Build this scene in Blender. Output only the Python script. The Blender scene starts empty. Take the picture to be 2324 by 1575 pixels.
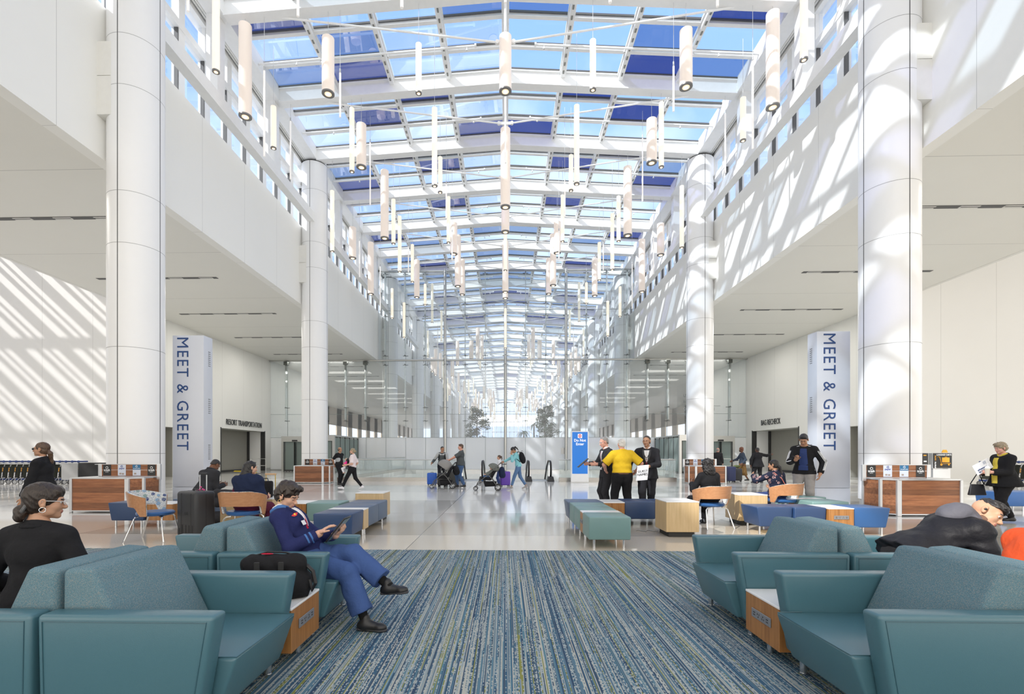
import bpy, bmesh, math, random
import numpy as np
from mathutils import Vector, Matrix
random.seed(7)
SC = bpy.context.scene
COL = SC.collection
# ---------------- camera ----------------
cam_d = bpy.data.cameras.new('camera')
cam = bpy.data.objects.new('camera', cam_d); COL.objects.link(cam); SC.camera = cam
cam.location = (0, 0, 1.4)
cam.rotation_euler = (math.pi/2, 0, math.radians(1.46))
cam_d.sensor_width = 36.0; cam_d.lens = 36.0*1097/2324
cam_d.shift_x = (1162-1119)/2324; cam_d.shift_y = (1029-787.5)/2324
cam_d.clip_start = 0.05; cam_d.clip_end = 1500
# ---------------- view / render feel ----------------
SC.view_settings.view_transform = 'Standard'; SC.view_settings.look = 'None'
SC.view_settings.gamma = 1.0; SC.view_settings.use_curve_mapping = False
SC.view_settings.exposure = 0.26
SC.render.engine = 'CYCLES'
cy = SC.cycles
cy.max_bounces = 9; cy.diffuse_bounces = 5; cy.glossy_bounces = 3; cy.transmission_bounces = 4
cy.transparent_max_bounces = 24
cy.caustics_reflective = False; cy.caustics_refractive = False
cy.sample_clamp_indirect = 6.0
cy.use_denoising = True
try: cy.denoiser = 'OPENIMAGEDENOISE'
except Exception: pass
cy.use_adaptive_sampling = True; cy.adaptive_threshold = 0.02
# ---------------- sky ----------------
SUNV = Vector((1.075, 0.83, -1.0)).normalized()
w = bpy.data.worlds.new('sky'); SC.world = w; w.use_nodes = True
nt = w.node_tree; nt.nodes.clear()
def N(t, typ, **kw):
    n = t.nodes.new(typ)
    for k, v in kw.items(): setattr(n, k, v)
    return n
tc = N(nt, 'ShaderNodeTexCoord'); sep = N(nt, 'ShaderNodeSeparateXYZ')
nt.links.new(tc.outputs['Generated'], sep.inputs[0])
mr = N(nt, 'ShaderNodeMapRange'); mr.inputs[1].default_value = -0.15; mr.inputs[2].default_value = 0.55
nt.links.new(sep.outputs['Y'], mr.inputs[0])
mz = N(nt, 'ShaderNodeMapRange'); mz.inputs[1].default_value = 0.0; mz.inputs[2].default_value = 0.75
nt.links.new(sep.outputs['Z'], mz.inputs[0])
rb = N(nt, 'ShaderNodeValToRGB')           # blue side of the sky, horizon to zenith
rb.color_ramp.elements[0].color = (0.76, 0.82, 0.96, 1); rb.color_ramp.elements[1].color = (0.27, 0.45, 0.95, 1)
e = rb.color_ramp.elements.new(0.35); e.color = (0.44, 0.60, 0.95, 1)
nt.links.new(mz.outputs[0], rb.inputs[0])
nz = N(nt, 'ShaderNodeTexNoise'); nz.inputs['Scale'].default_value = 5.0; nz.inputs['Detail'].default_value = 4.0
nt.links.new(tc.outputs['Generated'], nz.inputs['Vector'])
cr = N(nt, 'ShaderNodeValToRGB'); cr.color_ramp.elements[0].position = .46; cr.color_ramp.elements[1].position = .68
nt.links.new(nz.outputs['Fac'], cr.inputs[0])
cm = N(nt, 'ShaderNodeMixRGB'); cm.inputs[2].default_value = (0.85, 0.90, 1.0, 1)
cmf = N(nt, 'ShaderNodeMath', operation='MULTIPLY'); cmf.inputs[1].default_value = 0.6
nt.links.new(cr.outputs[0], cmf.inputs[0]); nt.links.new(cmf.outputs[0], cm.inputs[0]); nt.links.new(rb.outputs[0], cm.inputs[1])
mx = N(nt, 'ShaderNodeMixRGB'); mx.inputs[1].default_value = (1.16, 1.10, 1.02, 1)   # bright hazy side towards the sun
nt.links.new(mr.outputs[0], mx.inputs[0]); nt.links.new(cm.outputs[0], mx.inputs[2])
bg = N(nt, 'ShaderNodeBackground'); bg.inputs['Strength'].default_value = 1.45
nt.links.new(mx.outputs[0], bg.inputs[0])
wo = N(nt, 'ShaderNodeOutputWorld'); nt.links.new(bg.outputs[0], wo.inputs[0])
# ---------------- sun ----------------
sd = bpy.data.lights.new('sun', 'SUN'); sd.energy = 4.6; sd.angle = math.radians(0.9); sd.color = (1.0, 0.96, 0.9)
sun = bpy.data.objects.new('sun', sd); COL.objects.link(sun)
sun.rotation_euler = SUNV.to_track_quat('-Z', 'Y').to_euler()
# ---------------- aisle fill (area lights added to brighten the side aisles, without fixtures) ----------------
for i in range(9):
    for sx in (-1, 1):
        ld = bpy.data.lights.new('aisle_lamp', 'AREA'); ld.shape = 'RECTANGLE'; ld.size = 5.2; ld.size_y = 1.2; ld.energy = 105 if i > 2 else 75; ld.color = (1.0, .965, .90)
        lo = bpy.data.objects.new('aisle_lamp', ld); COL.objects.link(lo); lo.location = (sx*15.4, 7.4+5.45*i, 9.08)
# ---------------- material helpers ----------------
MATS = {}
def mat(name, col, rough=0.6, metal=0.0, bump=0.0, bscale=40.0, var=0.0, vscale=6.0, emit=0.0, spec=0.5, ecol=None, coat=0.0):
    if name in MATS: return MATS[name]
    m = bpy.data.materials.new(name); m.use_nodes = True; MATS[name] = m
    t = m.node_tree; p = t.nodes['Principled BSDF']
    c4 = (*col, 1)
    p.inputs['Base Color'].default_value = c4; p.inputs['Roughness'].default_value = rough
    p.inputs['Metallic'].default_value = metal; p.inputs['Specular IOR Level'].default_value = spec
    if coat: p.inputs['Coat Weight'].default_value = coat; p.inputs['Coat Roughness'].default_value = .1
    if emit:
        p.inputs['Emission Color'].default_value = (*(ecol or col), 1); p.inputs['Emission Strength'].default_value = emit
    tx = N(t, 'ShaderNodeTexCoord')
    if var or not bump:
        nn = N(t, 'ShaderNodeTexNoise'); nn.inputs['Scale'].default_value = vscale; nn.inputs['Detail'].default_value = 3
        t.links.new(tx.outputs['Object'], nn.inputs['Vector'])
        mm = N(t, 'ShaderNodeMixRGB'); v = var or 0.04
        mm.inputs[1].default_value = (*[max(0, x*(1-v)) for x in col], 1); mm.inputs[2].default_value = (*[min(1, x*(1+v)) for x in col], 1)
        t.links.new(nn.outputs['Fac'], mm.inputs[0]); t.links.new(mm.outputs[0], p.inputs['Base Color'])
    if bump:
        nb = N(t, 'ShaderNodeTexNoise'); nb.inputs['Scale'].default_value = bscale; nb.inputs['Detail'].default_value = 4
        t.links.new(tx.outputs['Object'], nb.inputs['Vector'])
        bn = N(t, 'ShaderNodeBump'); bn.inputs['Strength'].default_value = bump; bn.inputs['Distance'].default_value = 0.02
        t.links.new(nb.outputs['Fac'], bn.inputs['Height']); t.links.new(bn.outputs[0], p.inputs['Normal'])
    return m
def mth(t, op, a, b=None, c=None):
    n = N(t, 'ShaderNodeMath', operation=op)
    for i, x in enumerate((a, b, c)):
        if x is None: continue
        if isinstance(x, (int, float)): n.inputs[i].default_value = x
        else: t.links.new(x, n.inputs[i])
    return n.outputs[0]
def joint_mat(name, col, joints, rough=0.5, jcol=None, w_=0.012, var=.02):
    """painted panels with thin joints: joints = [(axis, period, offset)] in metres"""
    m = mat(name, col, rough, var=var, vscale=.6); t = m.node_tree; p = t.nodes['Principled BSDF']
    g = N(t, 'ShaderNodeNewGeometry'); s = N(t, 'ShaderNodeSeparateXYZ'); t.links.new(g.outputs['Position'], s.inputs[0])
    acc = None
    for ax, per, off in joints:
        f = mth(t, 'PINGPONG', mth(t, 'ADD', s.outputs[ax], 1000*per-off), per/2)
        l = mth(t, 'LESS_THAN', f, w_/2)
        acc = l if acc is None else mth(t, 'MAXIMUM', acc, l)
    old = p.inputs['Base Color'].links[0].from_socket
    mm = N(t, 'ShaderNodeMixRGB'); t.links.new(acc, mm.inputs[0]); t.links.new(old, mm.inputs[1])
    mm.inputs[2].default_value = (*(jcol or [x*.62 for x in col]), 1); t.links.new(mm.outputs[0], p.inputs['Base Color'])
    return m
def glass_mat(name, tint=(.92, .96, .97), refl=0.10, haze=0.0, hcol=(.9, .95, .93), trans=0.0, rough=0.02):
    m = bpy.data.materials.new(name); m.use_nodes = True; MATS[name] = m; t = m.node_tree; t.nodes.clear()
    o = N(t, 'ShaderNodeOutputMaterial'); tr = N(t, 'ShaderNodeBsdfTransparent'); tr.inputs[0].default_value = (*tint, 1)
    gl = N(t, 'ShaderNodeBsdfGlossy'); gl.inputs['Roughness'].default_value = rough; gl.inputs[0].default_value = (1, 1, 1, 1)
    lw = N(t, 'ShaderNodeLayerWeight'); lw.inputs['Blend'].default_value = 0.25
    f = mth(t, 'MULTIPLY_ADD', lw.outputs['Fresnel'], 0.8, refl*.4); f = mth(t, 'MINIMUM', f, 0.85)
    f = mth(t, 'MULTIPLY', f, min(1, refl*6))
    ms = N(t, 'ShaderNodeMixShader'); t.links.new(f, ms.inputs[0]); t.links.new(tr.outputs[0], ms.inputs[1]); t.links.new(gl.outputs[0], ms.inputs[2])
    last = ms
    if haze:
        d = N(t, 'ShaderNodeBsdfDiffuse'); d.inputs[0].default_value = (*hcol, 1)
        tl = N(t, 'ShaderNodeBsdfTranslucent'); tl.inputs[0].default_value = (*hcol, 1)
        m2 = N(t, 'ShaderNodeMixShader'); m2.inputs[0].default_value = 0.5
        t.links.new(d.outputs[0], m2.inputs[1]); t.links.new(tl.outputs[0], m2.inputs[2])
        m3 = N(t, 'ShaderNodeMixShader'); m3.inputs[0].default_value = haze
        t.links.new(ms.outputs[0], m3.inputs[1]); t.links.new(m2.outputs[0], m3.inputs[2]); last = m3
    t.links.new(last.outputs[0], o.inputs[0])
    return m
def wood_mat(name, c1, c2, axis='Z', scale=6.0, rough=0.35, planks=None, stretch=14.0):
    """grain runs along axis; planks=(axis, period) adds thin board joints and board-to-board tone"""
    m = mat(name, c1, rough); t = m.node_tree; p = t.nodes['Principled BSDF']
    tx = N(t, 'ShaderNodeTexCoord'); mp = N(t, 'ShaderNodeMapping'); sc = [scale*stretch]*3; sc['XYZ'.index(axis)] = scale
    mp.inputs['Scale'].default_value = sc; t.links.new(tx.outputs['Object'], mp.inputs[0])
    nn = N(t, 'ShaderNodeTexNoise'); nn.inputs['Scale'].default_value = .35; nn.inputs['Detail'].default_value = 6; nn.inputs['Roughness'].default_value = .65
    t.links.new(mp.outputs[0], nn.inputs['Vector'])
    r = N(t, 'ShaderNodeValToRGB'); r.color_ramp.elements[0].position = .32; r.color_ramp.elements[1].position = .7
    r.color_ramp.elements[0].color = (*c2, 1); r.color_ramp.elements[1].color = (*c1, 1)
    t.links.new(nn.outputs['Fac'], r.inputs[0]); out = r.outputs[0]
    if planks:
        s = N(t, 'ShaderNodeSeparateXYZ'); t.links.new(tx.outputs['Object'], s.inputs[0])
        v = s.outputs['XYZ'.index(planks[0])]
        q = mth(t, 'FLOOR', mth(t, 'DIVIDE', v, planks[1]))
        wn = N(t, 'ShaderNodeTexWhiteNoise', noise_dimensions='1D'); t.links.new(q, wn.inputs['W'])
        k = mth(t, 'MULTIPLY_ADD', wn.outputs['Value'], .5, .65)
        ln = mth(t, 'GREATER_THAN', mth(t, 'PINGPONG', v, planks[1]/2), .0022)
        ln = mth(t, 'MULTIPLY_ADD', ln, .6, .4)
        k = mth(t, 'MULTIPLY', k, ln)
        mm = N(t, 'ShaderNodeMixRGB', blend_type='MULTIPLY'); mm.inputs[0].default_value = 1
        t.links.new(out, mm.inputs[1]); t.links.new(k, mm.inputs[2]); out = mm.outputs[0]
    t.links.new(out, p.inputs['Base Color'])
    return m
# ---------------- object helpers ----------------
def tag(o, label=None, cat=None, group=None, kind=None):
    if label: o['label'] = label
    if cat: o['category'] = cat
    if group: o['group'] = group
    if kind: o['kind'] = kind
    return o
def empty(name, loc=(0, 0, 0), rz=0.0, label=None, cat=None, group=None):
    o = bpy.data.objects.new(name, None); COL.objects.link(o); o.location = loc; o.rotation_euler = (0, 0, rz)
    o.empty_display_size = .1
    return tag(o, label, cat, group)
KIDS = {}
def setpar(o, p):
    o.parent = p; KIDS.setdefault(p.name, []).append(o)
def copy_tree(o, parent=None):
    c = o.copy(); COL.objects.link(c)
    if parent is not None: setpar(c, parent)
    for ch in KIDS.get(o.name, [])[:]: copy_tree(ch, c)
    return c
class MB:
    def __init__(s): s.v = []; s.f = []; s.mi = []; s.m = 0
    def add(s, vs, fs, M=None):
        b = len(s.v)
        for q in vs: s.v.append(tuple(M @ Vector(q)) if M is not None else tuple(q))
        for f in fs: s.f.append([b+i for i in f]); s.mi.append(s.m)
        return s
    def box(s, a, b, M=None):
        x0, y0, z0 = [min(a[i], b[i]) for i in range(3)]; x1, y1, z1 = [max(a[i], b[i]) for i in range(3)]
        return s.add([(x0,y0,z0),(x1,y0,z0),(x1,y1,z0),(x0,y1,z0),(x0,y0,z1),(x1,y0,z1),(x1,y1,z1),(x0,y1,z1)],
              [(3,2,1,0),(4,5,6,7),(0,1,5,4),(1,2,6,5),(2,3,7,6),(3,0,4,7)], M)
    def rbox(s, a, b, r=.02, seg=2, M=None):
        return s.hull8([(x, y, z) for z in (a[2], b[2]) for x, y in ((a[0],a[1]),(b[0],a[1]),(b[0],b[1]),(a[0],b[1]))], r, seg, M)
    def hull8(s, p, r=.02, seg=2, M=None):
        bm = bmesh.new(); vs = [bm.verts.new(q) for q in p]
        for f in [(3,2,1,0),(4,5,6,7),(0,1,5,4),(1,2,6,5),(2,3,7,6),(3,0,4,7)]: bm.faces.new([vs[i] for i in f])
        bmesh.ops.recalc_face_normals(bm, faces=bm.faces)
        if r: bmesh.ops.bevel(bm, geom=list(bm.edges)+list(bm.verts), offset=r, segments=seg, profile=.5, affect='EDGES')
        return s.bm(bm, M)
    def bm(s, bm, M=None):
        bm.verts.index_update(); s.add([v.co.copy() for v in bm.verts], [[v.index for v in f.verts] for f in bm.faces], M); bm.free(); return s
    def prism(s, pts, z0, z1, M=None, r=0, seg=2):
        n = len(pts)
        vs = [(x, y, z0) for x, y in pts]+[(x, y, z1) for x, y in pts]
        fs = [list(range(n))[::-1], list(range(n, 2*n))]+[[i, (i+1)%n, n+(i+1)%n, n+i] for i in range(n)]
        bm = bmesh.new(); vv = [bm.verts.new(q) for q in vs]
        for f in fs: bm.faces.new([vv[i] for i in f])
        bmesh.ops.recalc_face_normals(bm, faces=bm.faces)
        if r: bmesh.ops.bevel(bm, geom=list(bm.edges)+list(bm.verts), offset=r, segments=seg, profile=.5, affect='EDGES')
        return s.bm(bm, M)
    def cyl(s, p0, p1, r0, r1=None, n=16, cap=True):
        r1 = r0 if r1 is None else r1; p0 = Vector(p0); p1 = Vector(p1); d = (p1-p0)
        q = d.to_track_quat('Z', 'Y'); vs = []
        for p, r in ((p0, r0), (p1, r1)):
            for i in range(n):
                a = 2*math.pi*i/n; vs.append(p+q @ Vector((r*math.cos(a), r*math.sin(a), 0)))
        fs = [[i, (i+1)%n, n+(i+1)%n, n+i] for i in range(n)]
        if cap: fs += [list(range(n))[::-1], list(range(n, 2*n))]
        return s.add(vs, fs)
    def lathe(s, prof, c=(0, 0, 0), n=24, M=None):
        vs = [(c[0]+r*math.cos(2*math.pi*i/n), c[1]+r*math.sin(2*math.pi*i/n), c[2]+z) for r, z in prof for i in range(n)]
        fs = [[k*n+i, k*n+(i+1)%n, (k+1)*n+(i+1)%n, (k+1)*n+i] for k in range(len(prof)-1) for i in range(n)]
        fs += [list(range(n))[::-1], [(len(prof)-1)*n+i for i in range(n)]]
        return s.add(vs, fs, M)
    def tube(s, pts, r, n=8, closed=False):
        pts = [Vector(p) for p in pts]; m = len(pts); vs = []; prev = None
        rr = r if isinstance(r, (list, tuple)) else [r]*m
        for i, p in enumerate(pts):
            a = pts[(i-1) % m] if (i or closed) else p; b = pts[(i+1) % m] if (i < m-1 or closed) else p
            d = (b-a).normalized()
            if prev is None: u = d.orthogonal().normalized()
            else:
                u = prev-d*prev.dot(d); u = u.normalized() if u.length > 1e-5 else d.orthogonal().normalized()
            prev = u; w_ = d.cross(u)
            for k in range(n):
                t = 2*math.pi*k/n; vs.append(p+(u*math.cos(t)+w_*math.sin(t))*rr[i])
        fs = []
        for i in range(m if closed else m-1):
            j = (i+1) % m
            fs += [[i*n+k, i*n+(k+1)%n, j*n+(k+1)%n, j*n+k] for k in range(n)]
        if not closed: fs += [list(range(n))[::-1], [(m-1)*n+k for k in range(n)]]
        return s.add(vs, fs)
    def ell(s, c, r, n=16, M=None):
        vs = []; m = n//2
        for j in range(m+1):
            th = math.pi*j/m
            for i in range(n):
                a = 2*math.pi*i/n; vs.append((c[0]+r[0]*math.sin(th)*math.cos(a), c[1]+r[1]*math.sin(th)*math.sin(a), c[2]+r[2]*math.cos(th)))
        fs = [[j*n+i, (j+1)*n+i, (j+1)*n+(i+1)%n, j*n+(i+1)%n] for j in range(m) for i in range(n)]
        return s.add(vs, fs, M)
    def quad(s, a, b, c, d): return s.add([a, b, c, d], [(0, 1, 2, 3)])
    def obj(s, name, m, parent=None, smooth=False, label=None, cat=None, group=None, kind=None, loc=None, rz=0):
        me = bpy.data.meshes.new(name); me.from_pydata(s.v, [], s.f)
        ms = m if isinstance(m, (list, tuple)) else [m]
        for q in ms: me.materials.append(q)
        if len(ms) > 1: me.polygons.foreach_set('material_index', s.mi)
        if smooth:
            me.polygons.foreach_set('use_smooth', [True]*len(me.polygons))
            try: me.set_sharp_from_angle(angle=math.radians(smooth if smooth is not True else 40))
            except Exception: pass
        me.update(); o = bpy.data.objects.new(name, me); COL.objects.link(o)
        if loc: o.location = loc
        if rz: o.rotation_euler = (0, 0, rz)
        if parent is not None: setpar(o, parent)
        return tag(o, label, cat, group, kind)
def struct(name, mb, m, smooth=False): return mb.obj(name, m, None, smooth, kind='structure')
def text_obj(name, body, size, m, parent, M, ext=.002, align='CENTER', sp=1.0, xs=1.0, label=None, bold=0.0):
    cu = bpy.data.curves.new(name, 'FONT'); cu.body = body; cu.size = size; cu.extrude = ext; cu.align_x = align; cu.align_y = 'CENTER'
    cu.space_character = sp; cu.offset = bold; cu.resolution_u = 3
    tmp = bpy.data.objects.new(name+'_tmp', cu); COL.objects.link(tmp)
    dg = bpy.context.evaluated_depsgraph_get(); me = bpy.data.meshes.new_from_object(tmp.evaluated_get(dg))
    bpy.data.objects.remove(tmp); bpy.data.curves.remove(cu)
    me.transform(Matrix.Diagonal((xs, 1, 1, 1))); me.transform(M); me.materials.clear(); me.materials.append(m)
    o = bpy.data.objects.new(name, me); COL.objects.link(o)
    if parent is not None: setpar(o, parent)
    if label: o['label'] = label
    return o
def frame(o, x, y, z=None):
    """matrix with columns x, y, z axes and origin o"""
    x = Vector(x).normalized(); y = Vector(y).normalized(); z = x.cross(y) if z is None else Vector(z)
    M = Matrix((x, y, z)).transposed().to_4x4(); M.translation = Vector(o); return M
# ================= the hall =================
M_wall = joint_mat('white_wall_panel', (.86, .855, .82), [(1, 2.75, .15)])
M_wallx = joint_mat('white_cross_wall_panel', (.84, .84, .825), [(0, 2.65, .1)])
M_ceil = joint_mat('aisle_ceiling_paint', (.78, .77, .72), [(1, 5.45, 2.0)], w_=.02)
M_white = mat('white_painted_steel', (.86, .86, .85), .4)
M_white2 = mat('warm_white_paint', (.78, .77, .73), .5)
M_col = mat('column_cladding', (.86, .86, .86), .32, var=.01)
M_seam = mat('dark_joint', (.10, .10, .10), .6)
M_seam2 = mat('grey_joint', (.42, .42, .42), .6)
M_steel = mat('brushed_steel', (.55, .55, .53), .3, 1.0)
M_steel2 = mat('satin_grey_metal', (.55, .55, .54), .38, .6)
M_chrome = mat('chrome', (.78, .78, .78), .12, 1.0)
M_black = mat('black_plastic', (.02, .02, .022), .45)
M_dark = mat('dark_grey_metal', (.06, .06, .06), .4, .4)
HX = 10.6; SX = 19.7; ZC = 9.15; YG = 40.1
YB = -14.0
# floor: polished terrazzo in large fields
def floor_mat():
    m = mat('polished_terrazzo', (.6, .58, .53), .09, spec=.5); t = m.node_tree; p = t.nodes['Principled BSDF']
    g = N(t, 'ShaderNodeNewGeometry'); s = N(t, 'ShaderNodeSeparateXYZ'); t.links.new(g.outputs['Position'], s.inputs[0])
    X, Y = s.outputs[0], s.outputs[1]
    def cell(ax, ay, px, py):
        fx = mth(t, 'FLOOR', mth(t, 'DIVIDE', mth(t, 'ADD', X, ax), px)); fy = mth(t, 'FLOOR', mth(t, 'DIVIDE', mth(t, 'ADD', Y, ay), py))
        cb = N(t, 'ShaderNodeCombineXYZ'); t.links.new(fx, cb.inputs[0]); t.links.new(fy, cb.inputs[1])
        wn = N(t, 'ShaderNodeTexWhiteNoise', noise_dimensions='3D'); t.links.new(cb.outputs[0], wn.inputs['Vector'])
        lx = mth(t, 'LESS_THAN', mth(t, 'PINGPONG', mth(t, 'ADD', X, ax), px/2), .006)
        ly = mth(t, 'LESS_THAN', mth(t, 'PINGPONG', mth(t, 'ADD', Y, ay), py/2), .006)
        return wn.outputs['Value'], mth(t, 'MAXIMUM', lx, ly)
    r, ln = cell(1.45, .9, 6.0, 3.05)
    near = N(t, 'ShaderNodeMapRange'); near.inputs[1].default_value = 9.6; near.inputs[2].default_value = 10.2; t.links.new(Y, near.inputs[0])
    ca = N(t, 'ShaderNodeMixRGB'); t.links.new(near.outputs[0], ca.inputs[0]); ca.inputs[1].default_value = (.64, .575, .48, 1); ca.inputs[2].default_value = (.75, .74, .71, 1)
    rr = N(t, 'ShaderNodeValToRGB'); rr.color_ramp.interpolation = 'CONSTANT'
    rr.color_ramp.elements[0].color = (.80, .80, .80, 1); rr.color_ramp.elements[1].color = (1.12, 1.12, 1.12, 1); rr.color_ramp.elements[1].position = .5
    e = rr.color_ramp.elements.new(.3); e.color = (.98, .98, .98, 1)
    t.links.new(r, rr.inputs[0])
    mu = N(t, 'ShaderNodeMixRGB', blend_type='MULTIPLY'); mu.inputs[0].default_value = 1; t.links.new(ca.outputs[0], mu.inputs[1]); t.links.new(rr.outputs[0], mu.inputs[2])
    sp = N(t, 'ShaderNodeTexNoise'); sp.inputs['Scale'].default_value = 110; sp.inputs['Detail'].default_value = 2; t.links.new(g.outputs['Position'], sp.inputs['Vector'])
    sr = N(t, 'ShaderNodeMapRange'); sr.inputs[1].default_value = .3; sr.inputs[2].default_value = .7; sr.inputs[3].default_value = .82; sr.inputs[4].default_value = 1.12
    t.links.new(sp.outputs['Fac'], sr.inputs[0])
    m2 = N(t, 'ShaderNodeMixRGB', blend_type='MULTIPLY'); m2.inputs[0].default_value = 1; t.links.new(mu.outputs[0], m2.inputs[1]); t.links.new(sr.outputs[0], m2.inputs[2])
    m3 = N(t, 'ShaderNodeMixRGB'); t.links.new(ln, m3.inputs[0]); t.links.new(m2.outputs[0], m3.inputs[1]); m3.inputs[2].default_value = (.22, .20, .18, 1)
    t.links.new(m3.outputs[0], p.inputs['Base Color'])
    return m
M_floor = floor_mat()
VX0, VX1, VY0, VY1 = -8.3, 8.3, 24.1, YG-.15
f = MB()
for x0, x1, y0, y1 in [(-48, 48, YB, VY0), (-48, VX0, VY0, VY1), (VX1, 48, VY0, VY1), (-48, 48, VY1, 155)]:
    f.box((x0, y0, -.3), (x1, y1, 0))
f.box((-2.45, VY0, -.3), (2.65, 25.6, -.001))
struct('floor', f, M_floor)
p = MB(); p.box((VX0, VY0, -4.2), (VX1, VY1, -4.0)); p.box((VX0, VY1, -4.2), (VX1, VY1+.1, -.3)); p.box((VX0-.1, VY0, -4.2), (VX0, VY1, -.3)); p.box((VX1, VY0, -4.2), (VX1+.1, VY1, -.3))
struct('wall_escalator_pit', p, mat('pit_white_wall', (.78, .80, .79), .6))
# walls left / right
def bx(a, b): m = MB(); m.box(a, b); return m
for sgn, nm in ((-1, 'left'), (1, 'right')):
    def X(x): return sgn*x
    # fascia over the columns
    fa = MB()
    fa.box((X(HX), YB, ZC), (X(HX+.35), 152, 13.2))
    struct('wall_fascia_'+nm, fa, M_wall)
    # side wall with door openings, from the cross wall on
    sw = MB(); D0, D1, DH = 29.3, 35.4, 2.95
    y0 = 24.2
    sw.box((X(SX), y0+.25, 0), (X(SX+.35), 26.9, ZC)); sw.box((X(SX), 26.9, 2.95), (X(SX+.35), 28.6, ZC)); sw.box((X(SX), 28.6, 0), (X(SX+.35), 33.0, ZC))
    sw.box((X(SX), 33.0, 3.17), (X(SX+.35), 39.1, ZC)); sw.box((X(SX), 39.1, 0), (X(SX+.35), 46.5, ZC))
    struct('wall_'+nm, sw, M_wall)
    ww = MB(); ww.box((X(SX), 24.2, 0), (X(36), 24.45, 13.2)); struct('wall_cross_'+nm, ww, M_wallx)
    struct('baseboard_'+nm, bx((X(SX-.02), 28.6, 0), (X(SX+.01), 32.9, .2)).box((X(SX-.02), 39.2, 0), (X(SX+.01), YG-.1, .2)), M_steel2)
    # recesses behind the two openings
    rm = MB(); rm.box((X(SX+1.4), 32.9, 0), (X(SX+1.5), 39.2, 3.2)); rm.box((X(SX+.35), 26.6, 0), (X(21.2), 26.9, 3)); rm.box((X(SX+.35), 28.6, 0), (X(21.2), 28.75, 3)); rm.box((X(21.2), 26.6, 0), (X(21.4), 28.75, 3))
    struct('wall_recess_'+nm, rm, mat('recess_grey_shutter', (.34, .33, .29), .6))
    rm = MB(); rm.box((X(SX+.3), 39.1, 0), (X(SX+1.45), 39.3, 3.3)); rm.box((X(SX+.3), 32.8, 0), (X(SX+1.45), 33.0, 3.3)); struct('wall_reveal_'+nm, rm, M_wallx)
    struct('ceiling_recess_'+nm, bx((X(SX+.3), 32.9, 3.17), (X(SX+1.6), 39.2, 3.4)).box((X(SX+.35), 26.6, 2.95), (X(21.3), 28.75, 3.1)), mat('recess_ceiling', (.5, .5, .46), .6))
    fr = MB(); fr.box((X(SX-.03), 32.93, 0), (X(SX+.3), 33.01, 3.22)); fr.box((X(SX-.03), 39.05, 0), (X(SX+.3), 39.13, 3.22)); fr.box((X(SX+1.25), 38.95, 0), (X(SX+1.4), 39.1, 3.17)); fr.box((X(SX+1.3), 33, 0), (X(SX+1.38), 39.1, .14))
    struct('trim_opening_'+nm, fr, M_dark)
    # aisle ceiling with slot diffusers
    struct('ceiling_aisle_'+nm, bx((X(HX+.35), YB, ZC), (X(SX), 152, ZC+.35)), M_ceil)
    # beyond the glass wall: far aisle wall, tan band and bright windows
    fw = MB(); fw.box((X(29), 46.5, 0), (X(29.2), 152, 3.2)); fw.box((X(29), 46.5, 6.2), (X(29.2), 152, 9.4))
    for k in range(18): fw.box((X(29), 46.5+k*6, 0), (X(29.2), 48.9+k*6, 9.3))
    fw.box((X(SX), 46.3, 0), (X(29), 46.5, ZC))
    struct('wall_far_aisle_'+nm, fw, mat('tan_far_wall', (.52, .44, .36), .6))
    struct('ceiling_far_aisle_'+nm, bx((X(SX), 46.3, ZC), (X(29.2), 152, ZC+.3)), M_ceil)
# grey cornice box between fascia and column, at every column
COLY = [12.9, 25.2, 41.8, 55.2, 68.8, 82.3, 95.8, 109.3, 122.8, 136.3]
for sgn, nm in ((-1, 'left'), (1, 'right')):
    b = MB()
    for y in COLY:
        b.box((sgn*10.1, y-.62, 10.2), (sgn*10.62, y+.0, 11.2)); b.box((sgn*10.1, y-.62, 11.215), (sgn*10.62, y+.0, 12.1))
    struct('trim_column_box_'+nm, b, M_white2)
# ---- columns ----
RC = .65
def make_column():
    root = empty('column')
    c = MB(); c.cyl((0, 0, .2), (0, 0, 16.45), RC, n=72); c.obj('cladding', M_col, root, smooth=30)
    k = MB(); k.cyl((0, 0, 0), (0, 0, .2), RC-.03, n=48); k.obj('base_skirt', M_steel2, root, smooth=30)
    k = MB()
    for z in (1.4, 4.17, 6.87, 8.22, 10.97, 12.3, 15.0): k.cyl((0, 0, z-.007), (0, 0, z+.007), RC+.0015, n=72, cap=False)
    k.obj('ring_joint', M_seam2, root, smooth=30)
    for a in range(4):
        k = MB(); A = a*math.pi/2; k.box((-.011, -RC-.003, .2), (.011, -RC+.02, 16.45), Matrix.Rotation(A, 4, 'Z')); k.obj('panel_joint', M_seam, root)
    k = MB(); k.cyl((0, 0, 16.45), (0, 0, 16.5), RC-.02, n=48); k.obj('cap', M_dark, root, smooth=30)
    return root
proto = make_column(); first = True
ordw = ['nearest', 'second', 'third', 'fourth', 'fifth', 'sixth', 'seventh', 'eighth', 'ninth', 'tenth']
for i, y in enumerate(COLY):
    for sgn, nm in ((-1, 'left'), (1, 'right')):
        o = proto if first else copy_tree(proto); first = False
        o.location = (sgn*10.03, y, 0)
        if i < 2: tag(o, ('tall round white clad column on the %s, %s' % (nm, ['nearest the camera beside the totem', 'standing behind a wood-fronted recycling counter'][i])), 'column', 'round columns along the hall')
        else: tag(o, 'white round column beyond the glass wall, %s from the camera in the %s row' % (ordw[i], nm), 'column', 'round columns along the hall')
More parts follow.
